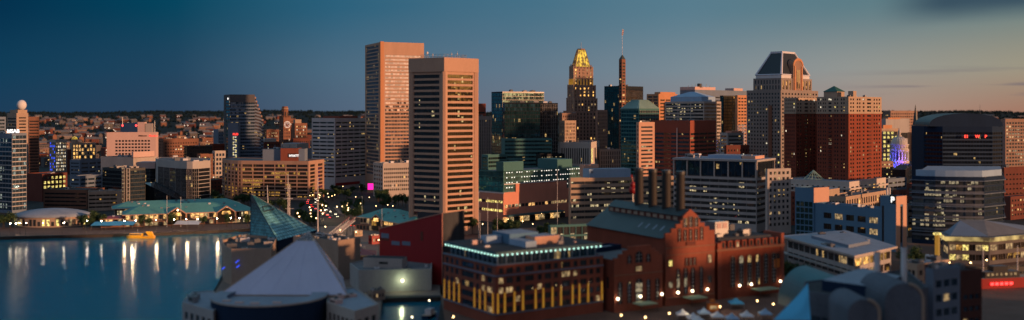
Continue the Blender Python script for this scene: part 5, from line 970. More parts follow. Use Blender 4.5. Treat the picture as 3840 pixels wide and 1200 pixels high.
for k in range(6): arch(pw, cw, uR, 9+5*k, 2.4, 5, 19, 'glass_dark' if k != 1 else 'glass_busy', .1, 'brick_brown')
mb = MB(); mb.obox(cw+uR*(Ww-6)+n_*.2, uR, 3.6, .3, 12, 16, 'orange_paint'); mb.obox(cw+uR*(Ww-6)+n_*.2, uR, 3.6, .3, 16.2, 18.4, 'black_glassy'); pw.add('banner', mb)
pw.clutter(10, size=(1.5,4)); mb = MB(); v = cw+uR*9+uL*12; mb.obox(v, uR, 8, 7, zw, zw+6.5, 'metal_grey'); mb.obox(v+uR*1+n_*.2, uR, 2.6, .3, zw+3.4, zw+6, 'pink_stucco'); mb.obox(v+uR*4.4+n_*.2, uR, 2.6, .3, zw+3.4, zw+6, 'pink_stucco'); pw.add('cooling_unit', mb)
def flood(bd, A, u, s, z_, mat='lamp_white', r=.55, off=1.4):
    n_ = Vector((u.y, -u.x)); v = Vector(A)+u*s+n_*off; mb = MB(); mb.tube((v.x-n_.x*off, v.y-n_.y*off, z_+.5), (v.x, v.y, z_+.5), .08, 'frame_dark'); mb.sphere((v.x, v.y, z_), r, mat, 8, 5); return bd.add('wall_lamp', mb)
for bd, A, ss, z_ in ((pb, cl, (1.2, 13, 24.4), 6.0), (ps, cm, (6, 14, 22.6), 5.8), (pw, cw, (12, 19, 37), 5.6)):
    for s_ in ss: flood(bd, A, uR, s_, z_)
for (A, s_, w_, bd, mat) in ((cl, 9, 9, pb, 'lime_canopy'), (cm, 9, 9, ps, 'lime_canopy'), (cw, 19, 12, pw, 'lime_canopy')):
    mb = MB(); v = A+uR*s_+n_*7; mb.obox(v, uR, w_, 6, 3.2, 3.7, mat)
    for a_ in (.3, w_-.3): mb.tube((v.x+uR.x*a_, v.y+uR.y*a_, 0), (v.x+uR.x*a_, v.y+uR.y*a_, 3.2), .12, 'frame_dark')
    bd.add('entrance_canopy', mb)

# brick hotel block with lit eaves (foreground centre)
DI = 402; q = corner(DI, 1664, 1858, 2262, 57); zi = 24.2
ib = Bld('office_block', 'red brick waterfront block with lamps under its eaves and yellow-lit piers', 'building', q, zi, 'brick_orange',
         [F(9, 4.1, .62, .6, (1,1,4,.6), 'glass_blue', .12, ('lit_soft',), mull=1.6, cols=[(.04,.10),(.14,.20),(.24,.30),(.36,.60),(.64,.70),(.74,.80),(.84,.94)]), F(9, 4.1, .6, .6, (1,1,4,.6), 'glass_dark', .10, ('lit_soft',), mull=1.6, cols=[(.03,.07),(.095,.155),(.18,.22),(.26,.34),(.375,.415),(.44,.50),(.525,.565),(.60,.68),(.71,.75),(.775,.84),(.865,.905),(.93,.97)])], roof='roof_dark')
qi = inset(q, 2.2); Bld('x', '', '', qi, 28.3, 'slate_blue', [F(10, 4, .9, .8, (.3,.3,.3,.3), 'glass_blue', mull=1.5), F(12, 4, .9, .8, (.3,.3,.3,.3), 'glass_blue', mull=1.5)], root=ib.root, z0=zi-.9, roof=None, parapet=0, cap=12)
mb = MB(); qo = inset(q, .2); mb.prism(qo, 28.3, 29.2, 'teal_metal', 'roof_dark', True); ib.add('roof_slab', mb); ib.zr = 29.2; ib.inn = inset(q, 4)
for i, nn in ((0, 17), (1, 23)):
    a, c_ = q[i], q[i+1]; uu = (c_-a).normalized(); n2 = Vector((uu.y,-uu.x)); LL = (c_-a).length
    for k in range(nn):
        v = a+uu*LL*(k+.5)/nn-n2*.3; mb = MB(); mb.sphere((v.x, v.y, 27.9), .36, 'flood_teal', 8, 5); ib.add('eaves_lamp', mb)
    for zz, hh, mt in ((zi-4.6, .45, 'slate_blue'), (zi-.3, .5, 'slate_blue'), (4.3, .4, 'slate_blue')): mb = MB(); mb.obox(a+n2*.5, uu, LL, .5, zz, zz+hh, mt); ib.add('string_course', mb)
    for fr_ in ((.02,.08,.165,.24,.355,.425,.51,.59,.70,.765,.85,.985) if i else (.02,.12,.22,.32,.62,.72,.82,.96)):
        v = a+uu*LL*fr_+n2*.32; mb = MB(); mb.profile(v-uu*.42, uu, [(0,5),(.84,5),(.70,13),(.14,13)], .25, 'uplit_glow'); ib.add('pier_glow_wash', mb)  # light from below imitated by a glowing tapered plate on each pier
for fr_, hh, mt in (((.22,.55,.35,.62), 4.2, 'blue_panel'), ((.5,.72,.5,.72), 3.2, 'peach_panel'), ((.30,.42,.2,.34), 3.2, 'pale_blue_panel'), ((.56,.86,.34,.44), 2.4, 'pale_blue_panel')): ib.box('plant_room', fr_, 29.2+hh, mt, 'roof_white')
ib.clutter(16, size=(.8,2.6), hgt=(.6,1.8), mat=('metal_grey','metal_white','pink_stucco','concrete_grey'))

# ------------------------------------------------------------------ the aquarium
def tri_grid(mb, a, b, c, n, mat, r=.10, off=None):
    a, b, c = Vector(a), Vector(b), Vector(c); nn = (b-a).cross(c-a).normalized()*.15; nn = nn if nn.y < 0 else -nn
    for k in range(1, n+1):
        t_ = k/n; p, q = a.lerp(b, t_)+nn, a.lerp(c, t_)+nn; mb.tube(p, q, r, mat)
    for k in range(n+1):
        q = b.lerp(c, k/n); s_ = 0
        mb.tube(a.lerp(q, .02)+nn, q+nn, r*.8, mat)
zb = 16.2
ga, gb_, gc, gd = P(942, 728, 566), Vector((*g2(939, dz(889, zb)), zb)), Vector((*g2(1042, dz(904, zb)), zb)), Vector((*g2(1188, dz(865, zb)), zb)); ge = Vector((*g2(1075, 620), zb))
aq = empty('glass_pyramid', (gc.x, gc.y+20, zb-8), 'teal glass pyramid with a sharp leaning apex on a navy base, by the harbour', 'building')
mb = MB(); 
for t3 in ((ga,gb_,gc), (ga,gc,gd), (ga,gd,ge), (ga,ge,gb_)): mb.poly(t3, 'glass_pyramid')
mb.build('glass_skin', aq, aq.location)
mb = MB(); tri_grid(mb, ga, gb_, gc, 15, 'frame_dark', .11); mb.build('glazing_bars', aq, aq.location); mb = MB(); tri_grid(mb, ga, gc, gd, 16, 'teal_metal', .12); mb.build('glazing_bars', aq, aq.location)
mb = MB(); mb.tube(ga, gc, .3, 'navy'); mb.tube(ga, gd, .28, 'frame_light'); mb.tube(ga, gb_, .3, 'navy'); mb.tube(gb_, gc, .4, 'navy'); mb.tube(gc, gd, .4, 'navy'); mb.build('edge_frame', aq, aq.location)
mb = MB(); nn = (gc-ga).cross(gd-ga).normalized(); nn = nn if nn.y < 0 else -nn
fr4 = [ga.lerp(gc, .30).lerp(ga.lerp(gd, .30), x)+nn*.4 for x in (.25, .8)]+[ga.lerp(gc, .40).lerp(ga.lerp(gd, .40), x)+nn*.4 for x in (.72, .12)]
for i in range(4): mb.tube(fr4[i], fr4[(i+1)%4], .28, 'frame_dark')
mb.build('vent_frame', aq, aq.location)
mb = MB(); mb.prism([(v.x, v.y) for v in (gb_, gc, gd, ge)], 0, zb-.05, 'navy'); mb.build('base', aq, aq.location)
# concrete blocks round it
q = [Vector(g2(832, 530)), Vector(g2(840, 508)), Vector(g2(868, 497)), Vector(g2(1016, 500)), Vector(g2(1040, 545)), Vector(g2(900, 555))]
b = Bld('aquarium_wing', 'bare concrete wing with a rounded left corner, left of the teal glass pyramid', 'building', q, zt(930, 500), 'concrete_tan', [None]*6, roof='roof_dark', parapet=1.2); b.clutter(9, hgt=(.8,2.4))
for px, py in ((838, 1010), (855, 1000), (890, 985), (893, 1003)):
    a = P(px, py, 496.5 if px > 860 else 507); mb = MB(); mb.tube((a.x-.8, a.y-.3, a.z), (a.x+.8, a.y-.3, a.z+1.2), .18, 'blue_light'); b.add('blue_neon', mb)
q = corner(512, 1100, 1268, 1351, 35)
b = Bld('aquarium_wing', 'large bare concrete wing with equipment on its dark roof, right of the glass pyramid', 'building', q, zt(902, 512), 'concrete_tan', [None, None], roof='roof_dark', parapet=1.0); b.clutter(16, size=(.8,3), hgt=(.6,2), mat=('metal_white','metal_grey','white_paint'))
a = (px2(1258, 545), 545); 
# pale tent-like pyramid
zb = 11.6; D7 = 405; ap = P(1159, 868, 428); bl, br = Vector((*g2(822, dz(1104, zb)), zb)), Vector((*g2(1302, dz(1106, zb)), zb)); bk1, bk2 = Vector((br.x-9, br.y+44, zb)), Vector((bl.x+22, bl.y+44, zb))
tp_ = empty('roof_pyramid', (ap.x, ap.y, zb), 'large lavender-grey metal pyramid roof with a glazed tip, bottom foreground', 'building')
t0 = .155; mb = MB(); cs = [bl, br, bk1, bk2]; mids = [ap.lerp(c, t0) for c in cs]
for i in range(4): j = (i+1)%4; mb.poly([cs[i], cs[j], mids[j], mids[i]], 'lavender_metal')
mb.build('roof', tp_, tp_.location)
sm = MB()
for k in range(1, 5):
    f_ = k/5; e_ = bl.lerp(br, f_); q_ = mids[0].lerp(mids[1], f_); sm.tube(e_+Vector((0,-.05,.05)), q_+Vector((0,-.05,.05)), .03, 'lavender_metal')
sm.build('standing_seams', tp_, tp_.location)
mb = MB()
for i in range(4): mb.poly([mids[i], mids[(i+1)%4], ap], 'glass_busy')
mb.build('glass_tip', tp_, tp_.location); mb = MB(); tri_grid(mb, ap, mids[0], mids[1], 5, 'metal_white', .10); 
for c in cs[:3]: mb.tube(ap, c, .22, 'stone_buff')
mb.build('edge_frame', tp_, tp_.location)
mb = MB(); mb.prism([(v.x, v.y) for v in cs], 0, zb-.02, 'concrete_tan'); mb.build('wall', tp_, tp_.location)
# navy drum, side wings
cd = (px2(1012, 402), 402); rd_ = 22.5; zd = 12.6; dr = empty('round_pavilion', (cd[0], cd[1], 0), 'round navy pavilion with a pale rim at the foot of the lavender pyramid', 'building')
mb = MB(); nseg = 48
for i in range(nseg):
    a, b_ = 2*math.pi*i/nseg, 2*math.pi*(i+1)/nseg
    def rr3(r, t_, z): return (cd[0]+r*math.cos(t_), cd[1]+r*math.sin(t_), z)
    mb.poly([rr3(rd_,a,0), rr3(rd_,b_,0), rr3(rd_,b_,zd-.7), rr3(rd_,a,zd-.7)], 'navy')
mb.build('wall', dr, dr.location); mb = MB()
for i in range(nseg):
    a, b_ = 2*math.pi*i/nseg, 2*math.pi*(i+1)/nseg
    mb.poly([rr3(rd_+.3,a,zd-.7), rr3(rd_+.3,b_,zd-.7), rr3(rd_+.3,b_,zd), rr3(rd_+.3,a,zd)], 'concrete_pale'); mb.poly([rr3(rd_+.3,a,zd), rr3(rd_+.3,b_,zd), rr3(rd_-6,b_,zd), rr3(rd_-6,a,zd)], 'roof_white'); mb.poly([rr3(rd_-6,a,zd), rr3(rd_-6,b_,zd), rr3(rd_-6,b_,zd-2), rr3(rd_-6,a,zd-2)], 'slate_blue')
mb.build('rim', dr, dr.location); mb = MB(); mb.cyl(cd, rd_-6, 1, zd-1.6, 'roof_white', 40); mb.build('roof', dr, dr.location)
for t_ in (-1.95, -1.62, -1.2, -2.3): mb = MB(); mb.box(cd[0]+(rd_-3)*math.cos(t_)-1.6, cd[0]+(rd_-3)*math.cos(t_)+1.6, cd[1]+(rd_-3)*math.sin(t_)-.8, cd[1]+(rd_-3)*math.sin(t_)+.8, zd, zd+.5, 'pink_stucco'); mb.build('roof_hatch', dr, dr.location)
q = [Vector(g2(1225, 396)), Vector(g2(1330, 378)), Vector(g2(1420, 392)), Vector(g2(1330, 430)), Vector(g2(1235, 424))]
b = Bld('pier_wing', 'beige wing with a flat white roof right of the round navy pavilion', 'building', q, 10.8, 'concrete_pale', [F(6, 7, .6, .5, (1,1,2,2), 'glass_dark'), F(3, 7, .6, .5, (1,1,2,2), 'glass_dark')], roof='roof_white', parapet=.5); b.clutter(3, ('pink_stucco','concrete_pale'))
q = [Vector(g2(684, 402)), Vector(g2(800, 384)), Vector(g2(836, 400)), Vector(g2(800, 428)), Vector(g2(720, 425))]
b = Bld('pier_wing', 'low grey wing with a pale blue roof left of the round navy pavilion', 'building', q, 9.6, 'concrete_grey', [F(5, 7, .6, .5, (1,1,2,2), 'glass_dark'), None], roof='roof_white', parapet=.4); b.clutter(2, ('metal_grey',))
# red slab hall
q0, q1 = Vector(g2(1423, 520)), Vector(g2(1659, 497)); u = (q1-q0).normalized(); LL = (q1-q0).length; n_ = Vector((u.y,-u.x))
rh = empty('red_wedge_hall', (q0.x, q0.y, 0), 'dark red wedge-shaped hall with a slanting roofline in the centre foreground', 'building'); mb = MB()
mb.profile(q0, u, [(0,0), (LL,0), (LL,zt(800, 497)), (0,zt(857, 520))], 18, 'red_panel', 'roof_dark'); mb.build('wall', rh, rh.location)
mb = MB()
a_, b_ = (q0.x+n_.x*.15, q0.y+n_.y*.15, zt(857,520)), (q1.x+n_.x*.15, q1.y+n_.y*.15, zt(800,497)); mb.tube(a_, b_, .22, 'salmon_panel'); mb.tube(b_, (b_[0], b_[1], 0), .2, 'salmon_panel'); mb.build('edge_trim', rh, rh.location)
for s_, z_, w_, h_ in ((1.2, zt(895,515), 5.2, 2.4), (1.2, zt(904,515), 5.2, 1.0), (8.2, zt(918,515), 5.4, 2.0), (15.2, zt(920,510), 5.4, 2.0), (27.2, zt(902,505), 1.6, 4.6)):
    mb = MB(); mb.obox(q0+u*s_+n_*.12, u, w_, .1, z_, z_+h_, 'brick_dark' if w_ < 2 or h_ < 1.2 else 'slate_blue'); mb.build('window', rh, rh.location)
mb = MB(); r0 = Vector(g2(1660, 499)); r1 = Vector(g2(1732, 512)); uu = (r1-r0).normalized(); mb.profile(r0, uu, [(0,6), ((r1-r0).length,6), ((r1-r0).length, zt(838,512)), (0, zt(800,499))], 16, 'glass_office', 'roof_dark'); mb.build('glass_lobby', rh, rh.location)
mb = MB()
for k in range(8): 
    s_ = (r1-r0).length*k/7; v = r0+uu*s_+Vector((0,-.15)); mb.tube((v.x, v.y, 0), (v.x, v.y, zt(800,499)+(zt(838,512)-zt(800,499))*k/7), .1, 'frame_light')
for zz in (8, 13, 18, 23): mb.tube((r0.x, r0.y-.15, zz), (r1.x, r1.y-.15, zz), .1, 'frame_light')
mb.build('glazing_bars', rh, rh.location); mb = MB(); mb.obox(r0+Vector((.6,-.3)), uu, 6, .2, 19, 20.2, 'green_light'); mb.build('green_sign', rh, rh.location)
# grey pier block with lamp
q = [Vector(g2(1312, 500)), Vector(g2(1345, 478)), Vector(g2(1618, 482)), Vector(g2(1620, 508)), Vector(g2(1400, 520))]
b = Bld('pier_shed', 'grey pier shed with a glowing wall lamp in front of the red wedge hall', 'building', q, zt(1010, 480), 'concrete_grey', [None, None], roof='roof_grey', parapet=.5)
mb = MB(); a = Vector(g2(1362, 490)); e_ = Vector(g2(1508, 486)); u = (e_-a).normalized(); mb.obox(a, u, (e_-a).length, 8, b.zr, zt(968, 488), 'concrete_pale', 'roof_dark'); b.add('upper_storey', mb); mb = MB(); mb.obox(a+u*8+Vector((0,-.1)), u, 4.5, .12, zt(990,488), zt(982,488), 'glass_dark'); b.add('window', mb)
b.clutter(9, size=(1,3), hgt=(.6,1.8))
flood(b, q[1], (q[2]-q[1]).normalized(), 20.5, zt(1052, 480), 'lamp_white', .55, .9)
ld = bpy.data.lights.new('wall_lamp_light', 'POINT'); ld.energy = 900; ld.color = (.85, 1, .55); ld.shadow_soft_size = 1.0; lo = bpy.data.objects.new('wall_lamp_light', ld); C.objects.link(lo); v = q[1]+(q[2]-q[1]).normalized()*20.5+Vector((0,-3.2)); lo.location = (v.x, v.y, zt(1050, 480)); tag(lo, kind='structure')

# ------------------------------------------------------------------ harbour pavilions
def hip(name, label, p0, p1, dep, ze_, zr_, gables=(), cat='pavilion', roofm='roof_green', wallg='lit_warm', z_low=4.2, lowg='lit_soft', ov=2.0, shops=True):
    p0, p1 = Vector(p0), Vector(p1); u = (p1-p0).normalized(); L_ = (p1-p0).length; n_ = Vector((-u.y, u.x)); root = empty(name, (p0.x, p0.y, 0), label, cat); o_ = root.location
    def pt(s, t, z): v = p0+u*s+n_*t; return (v.x, v.y, z)
    mb = MB(); mb.prism([pt(0,0,0)[:2], pt(L_,0,0)[:2], pt(L_,dep,0)[:2], pt(0,dep,0)[:2]], 0, ze_, 'concrete_tan'); mb.build('wall', root, o_)
    nw = int(L_/3.2)
    for k in range(nw):
        s_ = L_*(k+.12)/nw; mb = MB(); mb.poly([pt(s_,-.12,z_low+.6), pt(s_+L_/nw*.78,-.12,z_low+.6), pt(s_+L_/nw*.78,-.12,ze_-.5), pt(s_,-.12,ze_-.5)], random.choice([wallg, wallg, 'lit_soft', 'glass_office'])); mb.build('window', root, o_)
        if shops: mb = MB(); mb.poly([pt(s_,-4.1,.4), pt(s_+L_/nw*.8,-4.1,.4), pt(s_+L_/nw*.8,-4.1,3.2), pt(s_,-4.1,3.2)], random.choice([lowg, 'glass_dark', 'glass_office', 'lit_white' if random.random() < .3 else lowg])); mb.build('shopfront', root, o_)
    mb = MB(); mb.prism([pt(-1,-4,0)[:2], pt(L_+1,-4,0)[:2], pt(L_+1,0,0)[:2], pt(-1,0,0)[:2]], 0, 3.7, 'brick_brown', 'pavement_brick'); mb.build('terrace', root, o_)
    mb = MB(); a, b, c, d = pt(-ov,-ov-1,ze_), pt(L_+ov,-ov-1,ze_), pt(L_+ov,dep+ov,ze_), pt(-ov,dep+ov,ze_); h = dep*.45; r0, r1 = pt(h,dep/2,zr_), pt(L_-h,dep/2,zr_)
    mb.poly([a,b,r1,r0], roofm); mb.poly([b,c,r1], roofm); mb.poly([c,d,r0,r1], roofm); mb.poly([d,a,r0], roofm); mb.poly([a,d,c,b], 'salmon_panel'); mb.build('roof', root, o_)
    mb = MB(); mb.tube(a, b, .3, 'peach_panel'); mb.tube(b, c, .3, 'peach_panel'); mb.tube(a, d, .3, 'peach_panel'); mb.build('fascia', root, o_)
    for s_, w_ in gables:
        hz_ = w_*.32; g = MB(); f0, f1, fa = pt(s_-w_/2,-5,ze_-.3), pt(s_+w_/2,-5,ze_-.3), pt(s_,-5,ze_+hz_); k0, k1, ka = pt(s_-w_/2,dep*.4,ze_-.3), pt(s_+w_/2,dep*.4,ze_-.3), pt(s_,dep*.4,ze_+hz_)
        g.poly([f0,fa,ka,k0], roofm); g.poly([fa,f1,k1,ka], roofm); go = g.build('gable_roof', root, o_)
        g = MB(); g.poly([pt(s_-w_/2+.8,-4.8,1), pt(s_+w_/2-.8,-4.8,1), pt(s_+w_/2-.8,-4.8,ze_-.3), pt(s_,-4.8,ze_+hz_-.5), pt(s_-w_/2+.8,-4.8,ze_-.3)], 'glass_hotel'); g.build('gable_glazing', root, o_)
        g = MB(); g.poly([pt(s_-w_*.25,-4.95,ze_-1.6), pt(s_+w_*.25,-4.95,ze_-1.6), pt(s_+w_*.2,-4.95,ze_+.8), pt(s_-w_*.2,-4.95,ze_+.8)], 'lit_gold'); g.build('lit_sign', root, o_)
        g = MB(); g.tube(f0, fa, .4, 'peach_panel'); g.tube(fa, f1, .4, 'peach_panel')
        for s2 in (-.5, .5): g.tube(pt(s_+w_*s2,-5,0), pt(s_+w_*s2,-5,ze_), .3, 'peach_panel')
        g.build('gable_frame', root, o_)
    for k in range(int(L_/9)):
        s_, t_ = random.uniform(h, L_-h), random.choice([dep*.25, dep*.4]); zz = ze_+(zr_-ze_)*t_/(dep/2); mb = MB(); v = pt(s_, t_, 0); mb.box(v[0]-.7, v[0]+.7, v[1]-.7, v[1]+.7, zz-.4, zz+1.1, random.choice(['metal_grey','metal_white','slate_blue'])); mb.build('roof_vent', root, o_)
    return root
hv = hip('market_pavilion', 'long waterfront pavilion with green hipped roofs and glowing gables', g2(470, 752), g2(948, 786), 26, 8.6, 15.0, ((36, 14), (72, 14)))
hip('market_pavilion', 'rear range of the green-roofed waterfront pavilion, behind its gables', g2(430, 790), g2(900, 826), 22, 9.5, 14.2, (), shops=False)
hip('market_pavilion', 'small green-roofed pavilion left of the pentagonal tower', g2(1350, 738), g2(1500, 716), 26, 8.6, 14.6, ((20, 10),), wallg='glass_office')
hip('market_pavilion', 'second small green-roofed pavilion hard against the pentagonal tower', g2(1440, 722), g2(1545, 690), 16, 8.0, 12.6, (), shops=False)
hip('ticket_kiosk', 'small pavilion with a pale grey hipped roof and lit windows behind the glass pyramid', g2(1170, 622), g2(1245, 618), 12, 6, 10, (), 'kiosk', 'roof_white', ov=1.2, shops=False)
hip('canopy_shed', 'low shed with a dark red roof near the aquarium', g2(1300, 570), g2(1400, 572), 14, 4.5, 7, (), 'shed', 'red_panel', wallg='lit_soft', shops=False, z_low=1)
hip('canopy_shed', 'low shed with a red roof edge left of the long green pavilion', g2(385, 748), g2(460, 752), 14, 6, 8, (), 'shed', 'red_panel', shops=False, z_low=2)
# awnings
for px, w_, D_, mt, lab in ((405, 22, 735, 'blue_fabric', 'blue fabric awning left of the long green pavilion'), (455, 20, 738, 'blue_fabric', 'second blue awning, nearer the pavilion corner'), (705, 18, 742, 'white_paint', 'white awning over a lit terrace in front of the green pavilion'), (1470, 13, 662, 'blue_fabric', 'bright blue umbrella canopy before the small green pavilion')):
    x = px2(px, D_); mb = MB(); mb.poly([(x-w_/2, D_-4, 3.2), (x+w_/2, D_-4, 3.2), (x+w_/2, D_+4, 5.0), (x-w_/2, D_+4, 5.0)], mt); mb.poly([(x-w_/2, D_-4, 3.0), (x+w_/2, D_-4, 3.0), (x+w_/2, D_+4, 4.8), (x-w_/2, D_+4, 4.8)], mt)
    for s_ in (-.48, 0, .48): mb.tube((x+w_*s_, D_-3.8, 0), (x+w_*s_, D_-3.8, 3.2), .1, 'frame_dark')
    tag(mb.build('awning', None, (x, D_, 0)), lab, 'awning')
# oval tent pavilion far left
D_ = 752; x0, x1 = px2(34, D_), px2(308, D_); cx_, cy_ = (x0+x1)/2, D_+12; rx_, ry_ = (x1-x0)/2, 19
tv = empty('oval_pavilion', (cx_, cy_, 0), 'oval exhibition pavilion with a smooth pale domed roof on the left quay', 'pavilion')
for nm, prof, mt in (('wall', ((1,0),(1,7.6)), 'concrete_tan'), ('roof', ((1.06,7.2),(1.06,8.2),(.9,9.6),(.7,10.9),(.45,11.9),(.2,12.4),(.0,12.5)), 'roof_white')):
    mb = MB(); n_s = 48
    for (ra, za_), (rb_, zb_) in zip(prof, prof[1:]):
        for i in range(n_s):
            a, b_ = 6.2832*i/n_s, 6.2832*(i+1)/n_s; mb.poly([(cx_+rx_*ra*math.cos(a), cy_+ry_*ra*math.sin(a), za_), (cx_+rx_*ra*math.cos(b_), cy_+ry_*ra*math.sin(b_), za_), (cx_+rx_*rb_*math.cos(b_), cy_+ry_*rb_*math.sin(b_), zb_), (cx_+rx_*rb_*math.cos(a), cy_+ry_*rb_*math.sin(a), zb_)], mt)
    mb.build(nm, tv, tv.location, nm == 'roof')
for i in range(26):
    a = 6.2832*(.5+.5*(i+.2)/26); b_ = 6.2832*(.5+.5*(i+.8)/26); mb = MB(); mb.poly([(cx_+rx_*1.01*math.cos(t), cy_+ry_*1.01*math.sin(t), z) for t, z in ((a,1),(b_,1),(b_,5.8 if i%3 else 4.2),(a,5.8 if i%3 else 4.2))], random.choice(['lit_soft','glass_office','lit_yellow','glass_dark','glass_dark'])); mb.build('window', tv, tv.location)

# glazed bus shelter-like pavilion
b = B('glass_pavilion', 'low glazed pavilion with a thin flat roof below the beige banded hotel', 640, 2056, 2064, 2300, 846, 72, 'teal_panel', None, F(10, 8, .9, .8, (.3,.3,.3,.6), 'glass_office', .15, ('lit_soft',), mull=2), roof='roof_grey', parapet=.3)

# ------------------------------------------------------------------ bottom right foreground
DF = 330; zf_ = 22.8
q = [Vector(g2(3015, 372)), Vector(g2(3030, 352)), Vector(g2(3262, 334)), Vector(g2(3480, 360)), Vector(g2(3400, 400))]
fb = Bld('rooftop_plant', 'dark blue-grey building with vaulted ends and pale roof, bottom right foreground', 'building', q, zf_, 'plant_dark', [None, F(5, 9, .9, .5, (1,1,8,6), 'glass_blue', mull=2), F(3, 9, .9, .5, (1,1,8,6), 'glass_blue', mull=2)], roof='roof_dark', parapet=.6)
q5 = [Vector(g2(3082, 356)), Vector(g2(3258, 343)), Vector(g2(3382, 364)), Vector(g2(3234, 384))]; mb = MB(); mb.prism(q5, zf_-.6, 26, 'navy', 'roof_white'); fb.add('raised_roof', mb)
for px, ya, yb_, D_ in ((3289, 945, 1060, 352), (3390, 928, 1030, 368)):
    mb = MB(); x = px2(px, D_); mb.cyl((x, D_), 1.05, 10, zt(ya, D_), 'metal_white', 16); mb.cyl((x, D_), 1.25, zt(ya+4, D_), zt(ya, D_), 'metal_white', 16); o2 = mb.build('flue', fb.root, fb.o)
def vault(px0, px1, D_, dep, ytop, mat, rim):
    x0, x1 = px2(px0, D_), px2(px1, D_); r = (x1-x0)/2; zc = zt(ytop, D_)-r*.9; mb = MB(); xs = (x0+x1)/2; n_s = 12
    pr = [(xs+r*math.cos(R(180*i/n_s)), zc+r*.9*math.sin(R(180*i/n_s))) for i in range(n_s+1)]; pr = [(x1, 5)]+pr+[(x0, 5)]
    for i in range(len(pr)-1): (xa, za_), (xb, zb_) = pr[i], pr[i+1]; mb.poly([(xa,D_,za_), (xb,D_,zb_), (xb,D_+dep,zb_), (xa,D_+dep,za_)], mat)
    mb.poly([(x, D_, z) for x, z in pr], mat); v = fb.add('vault', mb); rm = MB()
    for i in range(len(pr)//2-1): rm.tube((pr[i][0], D_-.1, pr[i][1]), (pr[i+1][0], D_-.1, pr[i+1][1]), .5, rim)
    fb.add('vault_rim', rm)
vault(3180, 3298, 316, 20, 1122, 'plant_dark', 'concrete_tan'); vault(3318, 3462, 326, 24, 1062, 'plant_dark', 'concrete_tan')
# teal barrel canopy and blue fabric sail left of it
mb = MB(); pr_ = []
for k in range(13):
    t_ = R(90+90*k/12); pr_.append((px2(3150, 380)+ (px2(3150,380)-px2(3035,380))*math.cos(t_)*1.0, 8+(zt(1040,380)-8)*math.sin(t_)))
for i in range(12): (xa, za_), (xb, zb_) = pr_[i], pr_[i+1]; mb.poly([(xa,380,za_), (xb,380,zb_), (xb-4,410,zb_), (xa-4,410,za_)], 'teal_metal'); mb.poly([(xa,380.3,za_-.4), (xb,380.3,zb_-.4), (xb-4,410,zb_-.4), (xa-4,410,za_-.4)], 'teal_metal')
tag(mb.build('barrel_canopy', None, (px2(3050,380), 380, 0)), 'teal curved canopy behind the bottom right building', 'canopy')
mb = MB(); A_ = [P(3030, 1062, 345), P(3040, 1200, 330), P(2900, 1200, 335), P(2990, 1110, 345)]; A_[1].z = max(A_[1].z, 8)
def lerp4(a, b, c, d, n=8):
    for i in range(n):
        for j in range(n):
            def S_(s, t): v = a.lerp(b, s).lerp(d.lerp(c, s), t); v.y -= 3*math.sin(math.pi*s)*math.sin(math.pi*t); return v
            mb.poly([S_(i/n, j/n), S_((i+1)/n, j/n), S_((i+1)/n, (j+1)/n), S_(i/n, (j+1)/n)], 'blue_fabric')
lerp4(*A_); tag(mb.build('fabric_sail', None, A_[0]), 'bright blue fabric sail stretched at the left of the bottom right building', 'sail')
b = B('hotel', 'dark grey block with pale window strips at the bottom right', 372, 3470, 3500, 3600, 1010, 60, 'slate_blue', None, F(3, 5, .8, .5, (1,1,3,3), 'glass_blue', .1, ('lit_soft',))); b.clutter(3)
b = B('hotel', 'second dark block with a blue band, right of the pale window strips', 385, 3590, 3604, 3682, 1015, 66, 'mahogany', None, F(3, 5, .8, .4, (1,1,3,8), 'glass_blue', .15, ('lit_soft',))); b.clutter(2)
B('row_block', 'low pale-roofed building between the curved glass office and the flues', 470, 3380, 3440, 3560, 990, 55, 'stone_buff', F(3, 5, .7, .5), F(6, 5, .7, .5, lit=.2), roof='roof_white').clutter(6)
# yellow-lit gatehouse with tented roof
D9 = 566; q = [Vector(g2(3520, D9+20)), Vector(g2(3545, D9)), Vector(g2(3720, D9-4)), Vector(g2(3900, D9+16)), Vector(g2(3900, D9+50)), Vector(g2(3600, D9+52))]
b = Bld('concert_pavilion', 'pavilion with a glowing yellow fascia under a grey tented roof', 'pavilion', inset(q, 2), 13, 'concrete_dark', [F(1, 7, .9, .5, g='lit_soft'), F(6, 6, .92, .6, (.5,.5,1,1), 'glass_hotel', .5, ('lit_yellow','lit_soft'), mull=2), F(6, 6, .92, .6, (.5,.5,1,1), 'glass_hotel', .4, ('lit_soft',), mull=2)], roof=None, parapet=0)
mb = MB(); mb.prism(q, 13, 15.4, 'fascia_glow', 'roof_grey', True); b.add('lit_fascia', mb)
mb = MB(); cen = Vector(g2(3650, D9+24)); qi = inset(q, 3); r0, r1 = (px2(3600, D9+24), D9+24, 22), (px2(3690, D9+24), D9+24, 22)
for i in range(len(qi)):
    j = (i+1) % len(qi); m_ = (qi[i]+qi[j])/2; tgt = [r0 if qi[i].x < cen.x else r1, r0 if qi[j].x < cen.x else r1]
    if tgt[0] == tgt[1]: mb.poly([(qi[i].x,qi[i].y,15.6), (qi[j].x,qi[j].y,15.6), tgt[0]], 'slate_blue')
    else: mb.poly([(qi[i].x,qi[i].y,15.6), (qi[j].x,qi[j].y,15.6), tgt[1], tgt[0]], 'roof_grey')
b.add('tented_roof', mb)
a = P(3515, 880, 560); mb = MB(); mb.cyl((a.x, a.y), 1.3, 0, a.z, 'uplit_glow', 12); mb.cyl((a.x, a.y), 2.2, a.z, a.z+1, 'lit_yellow', 12); tag(mb.build('lit_pylon', None, (a.x, a.y, 0)), 'yellow-lit pylon at the left end of the glowing pavilion', 'pylon')
